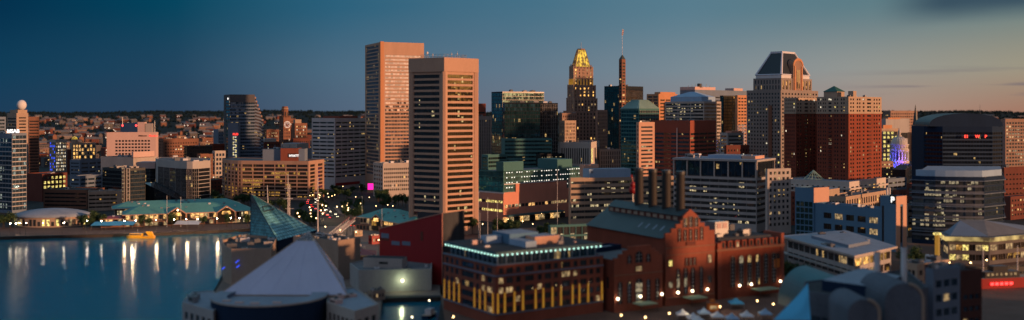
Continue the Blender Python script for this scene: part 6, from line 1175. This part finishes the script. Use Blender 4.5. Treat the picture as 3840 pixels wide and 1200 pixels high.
# white/blue market tents
rr = random.Random(9)
for k, (px, py, w_, mt) in enumerate(((2560, 1170, 5, 'white_paint'), (2600, 1184, 5, 'white_paint'), (2640, 1165, 5, 'pale_blue_panel'), (2690, 1178, 5, 'white_paint'), (2745, 1185, 5, 'pale_blue_panel'), (2800, 1176, 5, 'white_paint'), (2620, 1196, 5, 'white_paint'), (2760, 1128, 6, 'blue_fabric'), (2870, 1168, 5, 'pale_blue_panel'))):
    D_ = dz(py, 3); x = px2(px, D_); t_ = empty('market_tent', (x, D_, 0), ('white' if mt == 'white_paint' else 'pale blue' if mt == 'pale_blue_panel' else 'deep blue')+' pointed tent on the plaza below the brick halls', 'tent', 'tents on the plaza')
    mb = MB(); 
    for sx, sy in ((-1,-1),(1,-1),(1,1),(-1,1)): mb.tube((x+sx*w_/2*.95, D_+sy*w_/2*.95, 0), (x+sx*w_/2*.95, D_+sy*w_/2*.95, 2.4), .06, 'frame_light')
    mb.build('poles', t_, t_.location); mb = MB(); cn = [(x-w_/2, D_-w_/2), (x+w_/2, D_-w_/2), (x+w_/2, D_+w_/2), (x-w_/2, D_+w_/2)]
    for i in range(4): j = (i+1)%4; a1 = (*cn[i], 2.4); b1 = (*cn[j], 2.4); mc = ((x+cn[i][0])/2, (D_+cn[i][1])/2, 3.0); md_ = ((x+cn[j][0])/2, (D_+cn[j][1])/2, 3.0); mb.poly([a1, b1, md_, mc], mt); mb.poly([mc, md_, (x, D_, 4.4)], mt); mb.poly([(*cn[i], 2.0), (*cn[j], 2.0), b1, a1], mt)
    mb.build('canvas', t_, t_.location)
a = P(2672, 1166, dz(1166, 0)); kx_ = MB(); kx_.box(a.x-2.2, a.x+2.2, a.y-2, a.y+2, 0, 3.6, 'orange_paint', 'brick_brown'); kx_.box(a.x-2.6, a.x+2.6, a.y-2.4, a.y+2.4, 3.6, 3.9, 'brick_brown'); kx_.box(a.x-1.4, a.x+1.4, a.y-2.06, a.y-2.0, 1.1, 2.6, 'lit_soft'); kx_.cyl((a.x, a.y), 1.2, 3.9, 4.9, 'orange_paint', 10); tag(kx_.build('kiosk', None, (a.x, a.y, 0)), 'orange kiosk among the tents below the brick halls', 'kiosk')

# unseen towers added right of the view to throw shadow over the near quays
for px_, y0_, y1_, hh, lab in ((470, 30, 132, 112, 'tall tan tower added out of view to cast shade, southernmost of three'), (480, 142, 212, 84, 'middle one of three tan towers added out of view to cast shade'), (490, 222, 300, 66, 'lowest of three tan towers added out of view to cast shade')):
    Bld('hotel', lab, 'tower', [(px_+34, y0_), (px_+34, y1_), (px_, y1_), (px_, y0_)], hh, 'concrete_tan', [None, F(4, 4, .7, .5), F(8, 4, .7, .5), None], cap=24, group='added shade towers right of the view')

for px_, D_, w_, hh, mt, lab in ((1385, 560, 34, 4.5, 'brick_dark', 'dark maroon shed on the pier behind the red wedge hall'), (1330, 600, 40, 5, 'slate_blue', 'grey-blue shed on the pier behind the red wedge hall'), (1260, 655, 34, 5, 'concrete_grey', 'pale grey shed near the foot of the white footbridge'), (1395, 650, 44, 5.5, 'red_panel', 'dark red shed before the small green pavilion'), (1330, 690, 30, 4, 'stone_buff', 'little buff shed by the head of the white footbridge'), (1395, 455, 50, 4.5, 'concrete_tan', 'tan quay shed in front of the grey pier shed'), (1800, 600, 50, 6, 'stone_brown', 'brown low building behind the brick waterfront block'), (1960, 590, 44, 5, 'concrete_grey', 'grey low building behind the brick waterfront block'), (2240, 560, 50, 7, 'brick_dark', 'dark brick low building left of the tall brick hall')):
    b = B('pier_building', lab, D_, px_-w_*.3, px_, px_+w_, HY+(H-hh)*FP/D_, 50, mt, F(2, 4, .6, .5, (.6,.6,.6,.8), 'glass_dark', .2, ('lit_soft',)), F(4, 4, .6, .5, (.6,.6,.6,.8), 'glass_dark', .3, ('lit_soft','lit_warm')), parapet=.4); b.clutter(4, size=(.8,2.2), hgt=(.5,1.5))

# ------------------------------------------------------------------ vessels
def hull(mb, L_, Bm, z0, z1, mat, bow=.28, n=14):
    secs = []
    for i in range(n+1):
        t_ = i/n; x = -L_/2+L_*t_; w_ = Bm/2*(1 if .12 < t_ < 1-bow else (.8+.2*t_/.12 if t_ <= .12 else math.sqrt(max(0, 1-((t_-1+bow)/bow)**2))))
        sh = .5*((t_-.4)**2)*2; secs.append([(x, -w_, z1+sh), (x+(.0), -w_*.75, z0), (x, w_*.75, z0), (x, w_, z1+sh)])
    for i in range(n):
        a, b = secs[i], secs[i+1]
        for k in range(3): mb.poly([a[k], b[k], b[k+1], a[k+1]], mat)
        mb.poly([a[0], a[3], b[3], b[0]], 'concrete_tan')
    mb.poly(secs[0], mat)
ld = bpy.data.lights.new('quay_light', 'POINT'); ld.energy = 5000; ld.color = (1,.72,.4); ld.shadow_soft_size = .4; lo = bpy.data.objects.new('quay_light', ld); C.objects.link(lo); lo.location = (px2(500, 690), 688, 6.5); tag(lo, kind='structure')
DB = 699; bx = px2(527, DB); bt_ = empty('harbour_boat', (bx, DB, -2), 'yellow passenger boat moored at the quay before the green pavilion', 'boat'); bt_.rotation_euler = (0,0,R(178))
mb = MB(); hull(mb, 19.5, 4.6, -.2, 1.5, 'yellow_paint'); mb.build('hull', bt_)
mb = MB(); mb.box(-1.5, 7, -1.7, 1.7, 1.5, 3.4, 'yellow_paint', 'metal_grey'); mb.build('cabin', bt_); mb = MB(); mb.box(-1.2, 6.7, 1.71, 1.75, 2.1, 3.0, 'glass_dark'); mb.box(-1.2, 6.7, -1.75, -1.71, 2.1, 3.0, 'glass_dark'); mb.build('window', bt_)
mb = MB(); mb.profile((-9.2,-1.2), (1,0), [(0,1.6),(3.2,1.6),(5.4,4.6),(1.5,4.6)], 2.4, 'yellow_paint'); mb.build('stern_fin', bt_); mb = MB(); mb.tube((2,0,3.4), (2,0,6), .07, 'metal_white'); mb.build('mast', bt_)
DB = 492; bx = px2(3755, DB); sh_ = empty('lightship', (bx, DB, 0), 'red ship with dark deckhouse lying at the far right quay', 'ship'); sh_.rotation_euler = (0,0,R(12))
mb = MB(); hull(mb, 40, 8, -.5, 5.0, 'red_panel'); mb.build('hull', sh_); mb = MB(); mb.box(-11, 8, -2.8, 2.8, 5, 8, 'black_glassy', 'roof_grey'); mb.box(-6, 2, -2.2, 2.2, 8, 10.5, 'black_glassy', 'roof_grey'); mb.build('deckhouse', sh_)
for x_ in (-10, 9): mb = MB(); mb.tube((x_,0,5), (x_,0,20), .25, 'mast_white', 6, .15); mb.build('mast', sh_)
for k in range(7): mb = MB(); mb.box(-10+2.5*k, -8.8+2.5*k, -2.86, -2.8, 6.2, 7.3, 'lit_soft'); mb.build('window', sh_)
for k in range(5): mb = MB(); mb.box(-9+2.6*k, -7.2+2.6*k, -4.06, -4.0, 1.8, 3.0, 'red_light'); mb.build('red_lamp', sh_)
b = B('row_block', 'dark low shed with blue-lit front beside the red ship', 510, 3640, 3660, 3860, 1008, 74, 'black_glassy', None, F(9, 5, .8, .5, (1,1,2,2), 'glass_blue', .2, ('lit_cyan',)))
for px, D_, L_, lab in ((1545, 395, 14, 'small dark workboat in the narrow channel, nearer the camera'), (1610, 430, 11, 'small dark workboat in the narrow channel, farther in')):
    bx = px2(px, D_); w2 = empty('workboat', (bx, D_, -2), lab, 'boat'); w2.rotation_euler = (0,0,R(75)); mb = MB(); hull(mb, L_, 4, -.2, 1.4, 'navy'); mb.build('hull', w2); mb = MB(); mb.box(-2, 2.5, -1.3, 1.3, 1.4, 3.6, 'metal_white', 'roof_white'); mb.build('cabin', w2); mb = MB(); mb.tube((0,0,3.6), (0,0,7), .08, 'metal_grey'); mb.sphere((0,0,7), .3, 'lamp_white', 6, 4); mb.build('mast', w2)
# ship masts rising behind the glass pyramid
for px, ya, yb_, D_, lean, lab in ((1080, 652, 830, 690, 0, 'tall pale ship mast with spars, middle of the three by the pyramid'), (1192, 664, 850, 640, 0, 'tallest pale mast, right of the teal pyramid'), (1002, 695, 800, 690, 4, 'short leaning pale mast closest to the pyramid apex'), (1086, 690, 830, 700, 0, 'slender mast right beside the middle spar mast')):
    a, b_ = P(px, ya, D_), P(px+lean*2, yb_, D_); ms = MB(); ms.tube((b_.x, D_, 0), a, .38, 'mast_white', 8, .2); o_ = ms.build('ship_mast', None, (b_.x, D_, 0)); tag(o_, lab, 'mast')
    if lean == 0:
        mb = MB(); z_ = a.z-6; mb.tube((a.x-2.4, D_, z_-4), (a.x+2.4, D_, z_-4), .14, 'mast_white'); mb.tube((a.x-3, D_, z_-11), (a.x+3, D_, z_-11), .14, 'mast_white'); mb.cyl((a.x, D_), .9, z_-10, z_-9.4, 'frame_dark', 10); mb.build('spars', o_, (b_.x, D_, 0))
for i, (px, ya, D_) in enumerate(((1795, 722, 665), (1829, 742, 660), (1865, 760, 655), (1800, 800, 640), (1358, 738, 760), (626, 735, 748), (678, 740, 750), (1432, 784, 700), (2090, 640, 745))):
    a = P(px, ya, D_); ms = MB(); ms.tube((a.x, D_, 0), a, .16, 'mast_white', 6, .1); ms.sphere((a.x, D_, a.z), .28, 'metal_white', 6, 4); tag(ms.build('flagpole', None, (a.x, D_, 0)), 'bare white flagpole standing on the waterfront', 'flagpole', 'bare flagpoles on the waterfront')

# sloping lit gangway
a, e_ = P(1238, 838, 640), P(1332, 800, 700); mb = MB(); u = Vector((e_.x-a.x, e_.y-a.y)).normalized(); n_ = Vector((-u.y, u.x))
L_ = (Vector(e_[:2])-Vector(a[:2])).length
for s_ in (0, 4): 
    for k in range(9): 
        v0 = Vector(a[:2])+u*L_*k/9+n_*s_; v1 = Vector(a[:2])+u*L_*(k+1)/9+n_*s_; z0_, z1_ = 3+7*k/9, 3+7*(k+1)/9; mb.tube((v0.x,v0.y,z0_), (v1.x,v1.y,z1_), .25, 'mast_white'); mb.tube((v0.x,v0.y,z0_+2.4), (v1.x,v1.y,z1_+2.4), .18, 'red_panel' if k > 5 else 'mast_white'); mb.tube((v0.x,v0.y,z0_), (v1.x,v1.y,z1_+2.4), .12, 'mast_white'); mb.tube((v0.x,v0.y,0), (v0.x,v0.y,z0_), .15, 'frame_dark')
mb.poly([(a.x,a.y,3), (a.x+n_.x*4,a.y+n_.y*4,3), (a.x+u.x*L_+n_.x*4,a.y+u.y*L_+n_.y*4,10), (a.x+u.x*L_,a.y+u.y*L_,10)], 'concrete_tan'); tag(mb.build('footbridge', None, (a.x,a.y,0)), 'sloping white truss footbridge leading up from the promenade', 'footbridge')

# ------------------------------------------------------------------ trees
wall('leaf_a', (.035,.070,.035), .35, .8, .5); wall('leaf_b', (.060,.095,.040), .35, .8, .5)
def tree_mesh(seed, h=9.0, r=3.8, n=650):
    rr = random.Random(seed); cr = MB(); blobs = []
    for k in range(9): a = rr.uniform(0, 6.28); d = rr.uniform(.1, .62)*r; blobs.append((d*math.cos(a), d*math.sin(a), h*rr.uniform(.42, .86), r*rr.uniform(.34, .52)))
    for k in range(n):
        bx, by, bz, br = rr.choice(blobs); v = Vector((rr.gauss(0,1), rr.gauss(0,1), rr.gauss(0,1))).normalized()*br*rr.uniform(.6, 1.08); p = Vector((bx,by,bz))+v*Vector((1,1,.8)).x
        t1 = Vector((rr.gauss(0,1), rr.gauss(0,1), rr.gauss(0,1))).normalized(); t2 = v.cross(t1).normalized() if v.cross(t1).length > .01 else Vector((1,0,0)); s_ = rr.uniform(.28, .6)
        cr.poly([p-t1*s_, p+t2*s_*.7, p+t1*s_, p-t2*s_*.7], 'leaf_a' if rr.random() < .6 else 'leaf_b')
    tr = MB(); tr.tube((0,0,-.3), (0,0,h*.5), .26, 'bark', 7, .15)
    for bx, by, bz, br in blobs[:6]: tr.tube((0,0,h*.3), (bx,by,bz-.3), .12, 'bark', 5, .05)
    return cr, tr
tproto = []
for s_ in range(5):
    cr, tr = tree_mesh(s_, 9+s_*.7, 3.6+.3*s_); t_ = empty('broadleaf_tree', (0,0,0), 'dark green street tree', 'tree'); cr.build('crown', t_); tr.build('trunk', t_); tproto.append(t_)
tused = [False]*5
def put_tree(x, y, lab, grp, sc=1.0, z=0):
    k = random.randrange(5)
    if not tused[k]: t_ = tproto[k]; tused[k] = True
    else: t_ = copy_tree(tproto[k])
    t_.location = (x, y, z); t_.rotation_euler = (0,0,random.uniform(0,6.28)); t_.scale = (sc, sc, sc*random.uniform(.85,1.15)); t_['label'] = lab; t_['group'] = grp
def grove(specs, lab, grp):
    for px, D_, n, spx, sd_ in specs:
        for k in range(n):
            D2_ = D_+random.uniform(-sd_, sd_); tx = px+random.uniform(-spx, spx); tx += 48 if 1366 < tx < 1412 else 0; put_tree(px2(tx, D2_), D2_, lab, grp, random.uniform(.75, 1.15))
grove([(1300, 1010, 22, 115, 45), (1400, 960, 6, 30, 20)], 'dark leafy tree in the park strip at the foot of the tallest tower', 'trees in the park strip below the tallest tower')
grove([(1490, 900, 9, 60, 30)], 'dark tree in front of the low cream office block', 'trees before the low cream office block')
grove([(1155, 770, 11, 38, 22), (1060, 860, 8, 80, 20), (1210, 860, 3, 15, 20)], 'dark tree beside the avenue behind the teal glass pyramid', 'trees along the left side of the avenue')
grove([(1310, 815, 7, 50, 22), (1320, 872, 6, 35, 20)], 'dark bushy tree right of the avenue', 'trees along the right side of the avenue')
grove([(1900, 700, 13, 105, 16), (2060, 690, 8, 60, 14), (1790, 720, 4, 25, 15)], 'dark tree before the salmon shopping block', 'trees before the salmon shopping block')
grove([(350, 745, 6, 40, 10), (325, 775, 4, 20, 10), (15, 745, 4, 25, 10)], 'shaggy tree beside the oval pavilion', 'trees beside the oval pavilion')
grove([(560, 741, 1, 4, 1), (640, 743, 1, 4, 1), (760, 746, 1, 4, 1), (850, 749, 1, 4, 1), (925, 752, 1, 4, 1), (535, 741, 1, 3, 1)], 'small promenade tree in front of the long green pavilion', 'trees in front of the long green pavilion')
grove([(830, 920, 7, 25, 12), (900, 930, 6, 60, 10), (740, 1000, 4, 40, 20)], 'dark tree at the foot of the long tan hotel', 'trees at the foot of the long tan hotel')
grove([(2990, 500, 6, 50, 10), (3420, 540, 5, 40, 16)], 'dark tree near the market hall', 'trees near the market hall')
grove([(200, 1000, 8, 160, 60), (700, 1450, 10, 120, 120), (1120, 1400, 6, 60, 80)], 'distant dark tree between the city blocks', 'distant trees between city blocks')
for k in range(5):
    if not tused[k]:
        for c in list(tproto[k].children): bpy.data.objects.remove(c)
        bpy.data.objects.remove(tproto[k])

# ------------------------------------------------------------------ street lamps
lamp = empty('street_lamp', (0,0,0), 'street lamp', 'lamp'); mb = MB(); mb.tube((0,0,0), (0,0,6.2), .10, 'frame_dark', 6, .06); mb.build('pole', lamp); mb = MB(); mb.sphere((0,0,6.5), .42, 'lamp_glow', 10, 6); mb.build('globe', lamp)
lamp2 = empty('street_lamp', (0,0,0), 'street lamp', 'lamp'); mb = MB(); mb.tube((0,0,0), (0,0,8.2), .10, 'frame_dark', 6, .06); mb.tube((0,0,8.2), (1.2,0,8.5), .06, 'frame_dark'); mb.build('pole', lamp2); mb = MB(); mb.sphere((1.2,0,8.3), .36, 'lamp_quay', 10, 6, .6); mb.build('globe', lamp2)
used = [False, False]
def put_lamp(x, y, lab, grp, kind=0, sc=1.0):
    pr = (lamp, lamp2)[kind]
    if used[kind]: pr = copy_tree(pr)
    used[kind] = True; pr.location = (x, y, 0); pr.scale = (sc,)*3; pr['label'] = lab; pr['group'] = grp; pr.rotation_euler = (0,0,random.uniform(0,6.28))
def lamps(pts, lab, grp, kind=0, sc=1.0, zl=6.5):
    for px, py in pts: D_ = dz(py, zl*sc); put_lamp(px2(px, D_), D_, lab, grp, kind, sc)
lamps([(1264,775),(1284,774),(1306,780),(1209,769),(1222,772),(1305,788),(1276,863),(1327,788),(1161,777),(1165,788),(1204,789),(1219,788),(1210,801),(1165,801),(1167,813),(1116,799),(1122,812),(1186,818)], 'warm globe street lamp beside the avenue', 'globe lamps beside the avenue', 0, 1.15)
lamps([(1304,763),(1302,770),(1306,760),(1313,761),(1255,731),(1245,735),(1200,733),(1232,739),(1196,729),(1216,724),(1229,726),(1216,723),(1162,733),(1173,731),(1198,741),(1352,763),(1334,738),(1385,740),(1454,768),(1473,772),(1286,699),(1348,699),(1410,772)], 'warm lamp farther up the avenue among the trees', 'distant lamps up the avenue', 0, .85)
for px_ in (37, 56, 75, 96, 165, 233, 320, 382, 466, 515, 587, 648, 705, 748, 820, 872, 905):
    D_ = 693+max(0, px_-470)*.045+(17 if px_ > 300 else 6*px_/300)+4; put_lamp(px2(px_, D_), D_, 'quay lamp reflected in the harbour water', 'lamps along the quay', 1, 1.0)
lamps([(1260,905),(1280,893),(1505,910),(1420,900),(1300,850),(1335,870),(1220,850),(1345,915)], 'lamp on the paved pier between the aquarium and the red wedge hall', 'lamps on the pier', 0, 1.0)
lamps([(1905,822),(1960,830),(1998,840),(1850,850),(2030,800),(2100,845),(1890,800),(2150,870),(1810,840)], 'lamp on the plaza before the salmon shopping block', 'lamps before the shopping block', 0, .85)
lamps([(2330,1182),(2420,1190),(2510,1175),(2700,1150),(2840,1128),(2900,1140),(2960,1080),(1700,1188),(2975,1130)], 'plaza lamp in the bottom foreground below the brick halls', 'plaza lamps below the brick halls', 0, .8)
lamps([(3560,985),(3600,990),(3640,985),(3700,975),(3480,1000),(3805,880),(3780,885)], 'lamp around the glowing yellow pavilion', 'lamps around the yellow pavilion', 0, 1.0)
lamps([(560,735),(600,740),(700,742),(640,728),(810,745),(745,735),(480,770),(500,765)], 'lamp behind the long green pavilion', 'lamps behind the green pavilion', 0, .8)

# light the lamps throw on the paving (point lights at about lamp height)
for k, (px_, py_, e_) in enumerate(((1262, 800, 2200), (1300, 782, 2200), (1220, 790, 2200), (1180, 805, 1800), (1240, 755, 1800), (1285, 835, 1800), (1340, 815, 1500), (705, 838, 2200), (590, 842, 1800), (820, 835, 2200), (470, 843, 1800), (880, 838, 1500), (1270, 905, 900), (1925, 832, 2000), (2050, 836, 2000), (2420, 1150, 900), (2600, 1140, 900), (2760, 1120, 900))):
    D_ = dz(py_, 6.5); ld = bpy.data.lights.new('lamp_light', 'POINT'); ld.energy = e_; ld.color = (1,.66,.34); ld.shadow_soft_size = .45; lo = bpy.data.objects.new('lamp_light', ld); C.objects.link(lo); lo.location = (px2(px_, D_), D_-1.5, 6.4); tag(lo, kind='structure')

# ------------------------------------------------------------------ cars
cols = [wall('car_'+n_, c, .04, .25) for n_, c in (('white', (.55,.55,.56)), ('black', (.02,.02,.025)), ('red', (.30,.02,.02)), ('silver', (.28,.29,.30)), ('blue', (.03,.06,.16)))]
def car(ci):
    c = empty('parked_car' if ci == 9 else 'car', (0,0,0), 'car', 'car'); mb = MB()
    mb.profile((-2.2,-.88), (1,0), [(0,.35),(4.4,.35),(4.4,.78),(3.3,.92),(.25,.95),(0,.8)], 1.76, cols[ci]); mb.build('body', c)
    mb = MB(); mb.profile((-1.75,-.76), (1,0), [(0,.93),(3.0,.91),(2.15,1.42),(.55,1.44)], 1.52, 'glass_black', cols[ci]); mb.build('cabin', c)
    for x_ in (-1.35, 1.4):
        for y_ in (-.9, .72): mb = MB(); mb.profile((x_,y_), (1,0), [(.33*math.cos(6.283*i/12), .33+.33*math.sin(6.283*i/12)) for i in range(12)], .18, 'tyre'); mb.build('wheel', c)
    for y_ in (-.7, .4): mb = MB(); mb.box(2.2, 2.26, y_, y_+.3, .55, .76, 'head_light'); mb.build('headlight', c); mb = MB(); mb.box(-2.25, -2.2, y_, y_+.3, .6, .8, 'tail_light'); mb.build('tail_light', c)
    return c
cp_ = [car(i) for i in range(5)]; cu_ = [False]*5; names = ('white','black','red','silver','blue')
def put_car(px, D_, ang, lab, grp):
    k = random.randrange(5); c = cp_[k] if not cu_[k] else copy_tree(cp_[k]); cu_[k] = True; c.location = (px2(px, D_), D_, .045); c.rotation_euler = (0,0,R(ang)); c['label'] = lab % names[k]; c['group'] = grp; c.scale = (1.1,)*3
random.seed(5)
for k in range(26):
    D_ = 812+k*9+random.uniform(-2,2); cxp = 1232+ (1150-1232)*min(1, (D_-812)/130)+20; side = k % 2; off = (20 if side else -16)+random.uniform(-7,7)
    put_car(cxp+off, D_, -90 if side else 90, ('%s car with headlights on coming down the avenue' if side else '%s car driving away up the avenue'), 'cars on the avenue')
for k in range(16):
    px = 1420+k*120; f_ = (px-1400)/1600; D_ = 788-190*f_ ; put_car(px, D_-6, -38 if k%2 else 142, '%s car on the cross street behind the waterfront blocks', 'cars on the cross street')
for k in range(9): put_car(1300+18*k, 757-2*k, 80, '%s car parked beside the small green pavilion', 'cars parked by the small pavilion')
for k in range(5):
    if not cu_[k]:
        for c in list(cp_[k].children): bpy.data.objects.remove(c)
        bpy.data.objects.remove(cp_[k])

# ------------------------------------------------------------------ the city behind: individual small blocks and hillside houses
random.seed(21)
occ = []
def infill(px, D_, wpx, hgt, mat, grp, lab, lit):
    th_ = 55; q = corner(D_, px-wpx*.25, px, px+wpx*.75, th_)
    b = Bld('city_block', lab, 'building', q, hgt, mat, [None, F(max(2, int((q[2]-q[1]).length/4)), 4.2, .5, .45, (1,1,2,1.5), 'glass_dark', lit, ('lit_soft','lit_white','lit_warm'))], roof=random.choice(['roof_dark','roof_grey','roof_dark']), parapet=.6, group=grp, cap=12)
    return b
mats_ = ['brick_brown','brick_dark','concrete_dark','stone_brown','concrete_dark','brick_dark','roof_grey','stone_brown','concrete_dark']
desc = {'brick_brown':'brown brick','brick_dark':'dark brick','stone_buff':'buff stone','stone_grey':'grey stone','roof_grey':'grey','concrete_tan':'tan concrete','brick_red':'red brick','stone_brown':'brown stone','concrete_dark':'dark concrete'}
for zone, n, (pa, pb_), (da, db), (ha, hb) in (('behind the blurred left waterfront', 26, (100, 420), (1500, 2300), (10, 26)), ('behind the pink hotel slab', 34, (560, 860), (1600, 2400), (10, 30)), ('beyond the clock tower', 22, (960, 1180), (1700, 2500), (12, 34)), ('between the hotels in the left middle distance', 16, (540, 860), (1040, 1350), (8, 20)),
                                               ('behind the tallest towers', 14, (1560, 2300), (1500, 1900), (16, 34)), ('near the domed rotunda at the right', 26, (3290, 3900), (1500, 2400), (14, 44)), ('below the skyscrapers in the centre', 14, (1800, 2800), (1020, 1180), (8, 22)), ('around the curved glass office', 14, (3300, 3900), (760, 1080), (8, 20))):
    for k in range(n):
        mt = random.choice(mats_); D_ = random.uniform(da, db); w_ = random.uniform(16, 40)*FP/D_
        infill(pa+(pb_-pa)*(k+random.random())/n, D_, w_, random.uniform(ha, hb), mt, 'city blocks '+zone, desc[mt]+' city block '+zone, random.choice([.03,.1,.2]))
hs_m = []
for v in range(7):
    wm_ = ['stone_brown','brick_dark','brick_dark','stone_grey','concrete_dark','concrete_dark','brick_brown'][v]; mb = MB(); L_, W_, H_ = random.uniform(12, 30), 9, random.uniform(6, 11)
    mb.box(-L_/2, L_/2, -W_/2, W_/2, -4, H_, wm_); mb.poly([(-L_/2-.5,-W_/2-.5,H_-.1), (L_/2+.5,-W_/2-.5,H_-.1), (L_/2+.5,0,H_+3.4), (-L_/2-.5,0,H_+3.4)], 'roof_grey'); mb.poly([(L_/2+.5,W_/2+.5,H_-.1), (-L_/2-.5,W_/2+.5,H_-.1), (-L_/2-.5,0,H_+3.4), (L_/2+.5,0,H_+3.4)], 'roof_grey')
    mb.poly([(-L_/2,-W_/2,H_), (-L_/2,W_/2,H_), (-L_/2,0,H_+3.3)], wm_); mb.poly([(L_/2,-W_/2,H_), (L_/2,W_/2,H_), (L_/2,0,H_+3.3)], wm_)
    for k in range(int(L_/4)):
        for r_ in range(int(H_/3.2)):
            mb.poly([(-L_/2+1+4*k,-W_/2-.05,1+3.2*r_), (-L_/2+2.8+4*k,-W_/2-.05,1+3.2*r_), (-L_/2+2.8+4*k,-W_/2-.05,2.6+3.2*r_), (-L_/2+1+4*k,-W_/2-.05,2.6+3.2*r_)], 'house_light' if random.random() < .10 else 'glass_dark')
    mb.box(L_/4, L_/4+1, -.5, .5, H_+2, H_+5, 'brick_dark'); o_ = mb.build('hillside_house'); me = o_.data; bpy.data.objects.remove(o_); hs_m.append((me, ['brown stone','dark brick','dark brick','grey stone','dark grey','dark grey','brown brick'][v]))
rr = random.Random(17); k = 0
for zone, n, (pa, pb_) in (('left of the stepped glass tower', 165, (90, 860)), ('right of the stepped glass tower', 55, (980, 1370)), ('at the far right', 70, (3290, 3860))):
    for i in range(n):
        D_ = 2350+4300*rr.random()**1.25; px = rr.uniform(pa, pb_); x = px2(px, D_); z = hillz(x, D_); me, nm = rr.choice(hs_m)
        h_ = bpy.data.objects.new('hillside_house', me); C.objects.link(h_); h_.location = (x, D_, z+.5); h_.rotation_euler = (0,0,rr.choice([.3, -.5, .1, 1.0])+rr.uniform(-.2,.2)); s_ = rr.uniform(.9, 1.5)*(1+.35*(D_ > 4000)); h_.scale = (s_,s_,s_)
        tag(h_, nm+' house on the wooded hillside '+zone, 'house', 'houses on the hillside '+zone)
for px, yb_, lab in ((1034, 0, 0),): pass
for px, ya, D_, lab in ((580, 452, 2600, 'thin radio mast on the hillside behind the pink hotel'), (3675, 392, 5200, 'tiny lattice mast on the right horizon')):
    a = P(px, ya, D_); z0_ = hillz(a.x, D_); mb = MB(); mb.tube((a.x, D_, z0_), a, 1.4, 'metal_grey', 4, .5)
    for kk in range(4): mb.tube((a.x-3+.5*kk, D_, a.z-8*kk-3), (a.x+3-.5*kk, D_, a.z-8*kk-3), .5, 'metal_grey')
    tag(mb.build('radio_mast', None, (a.x, D_, z0_)), lab, 'mast')
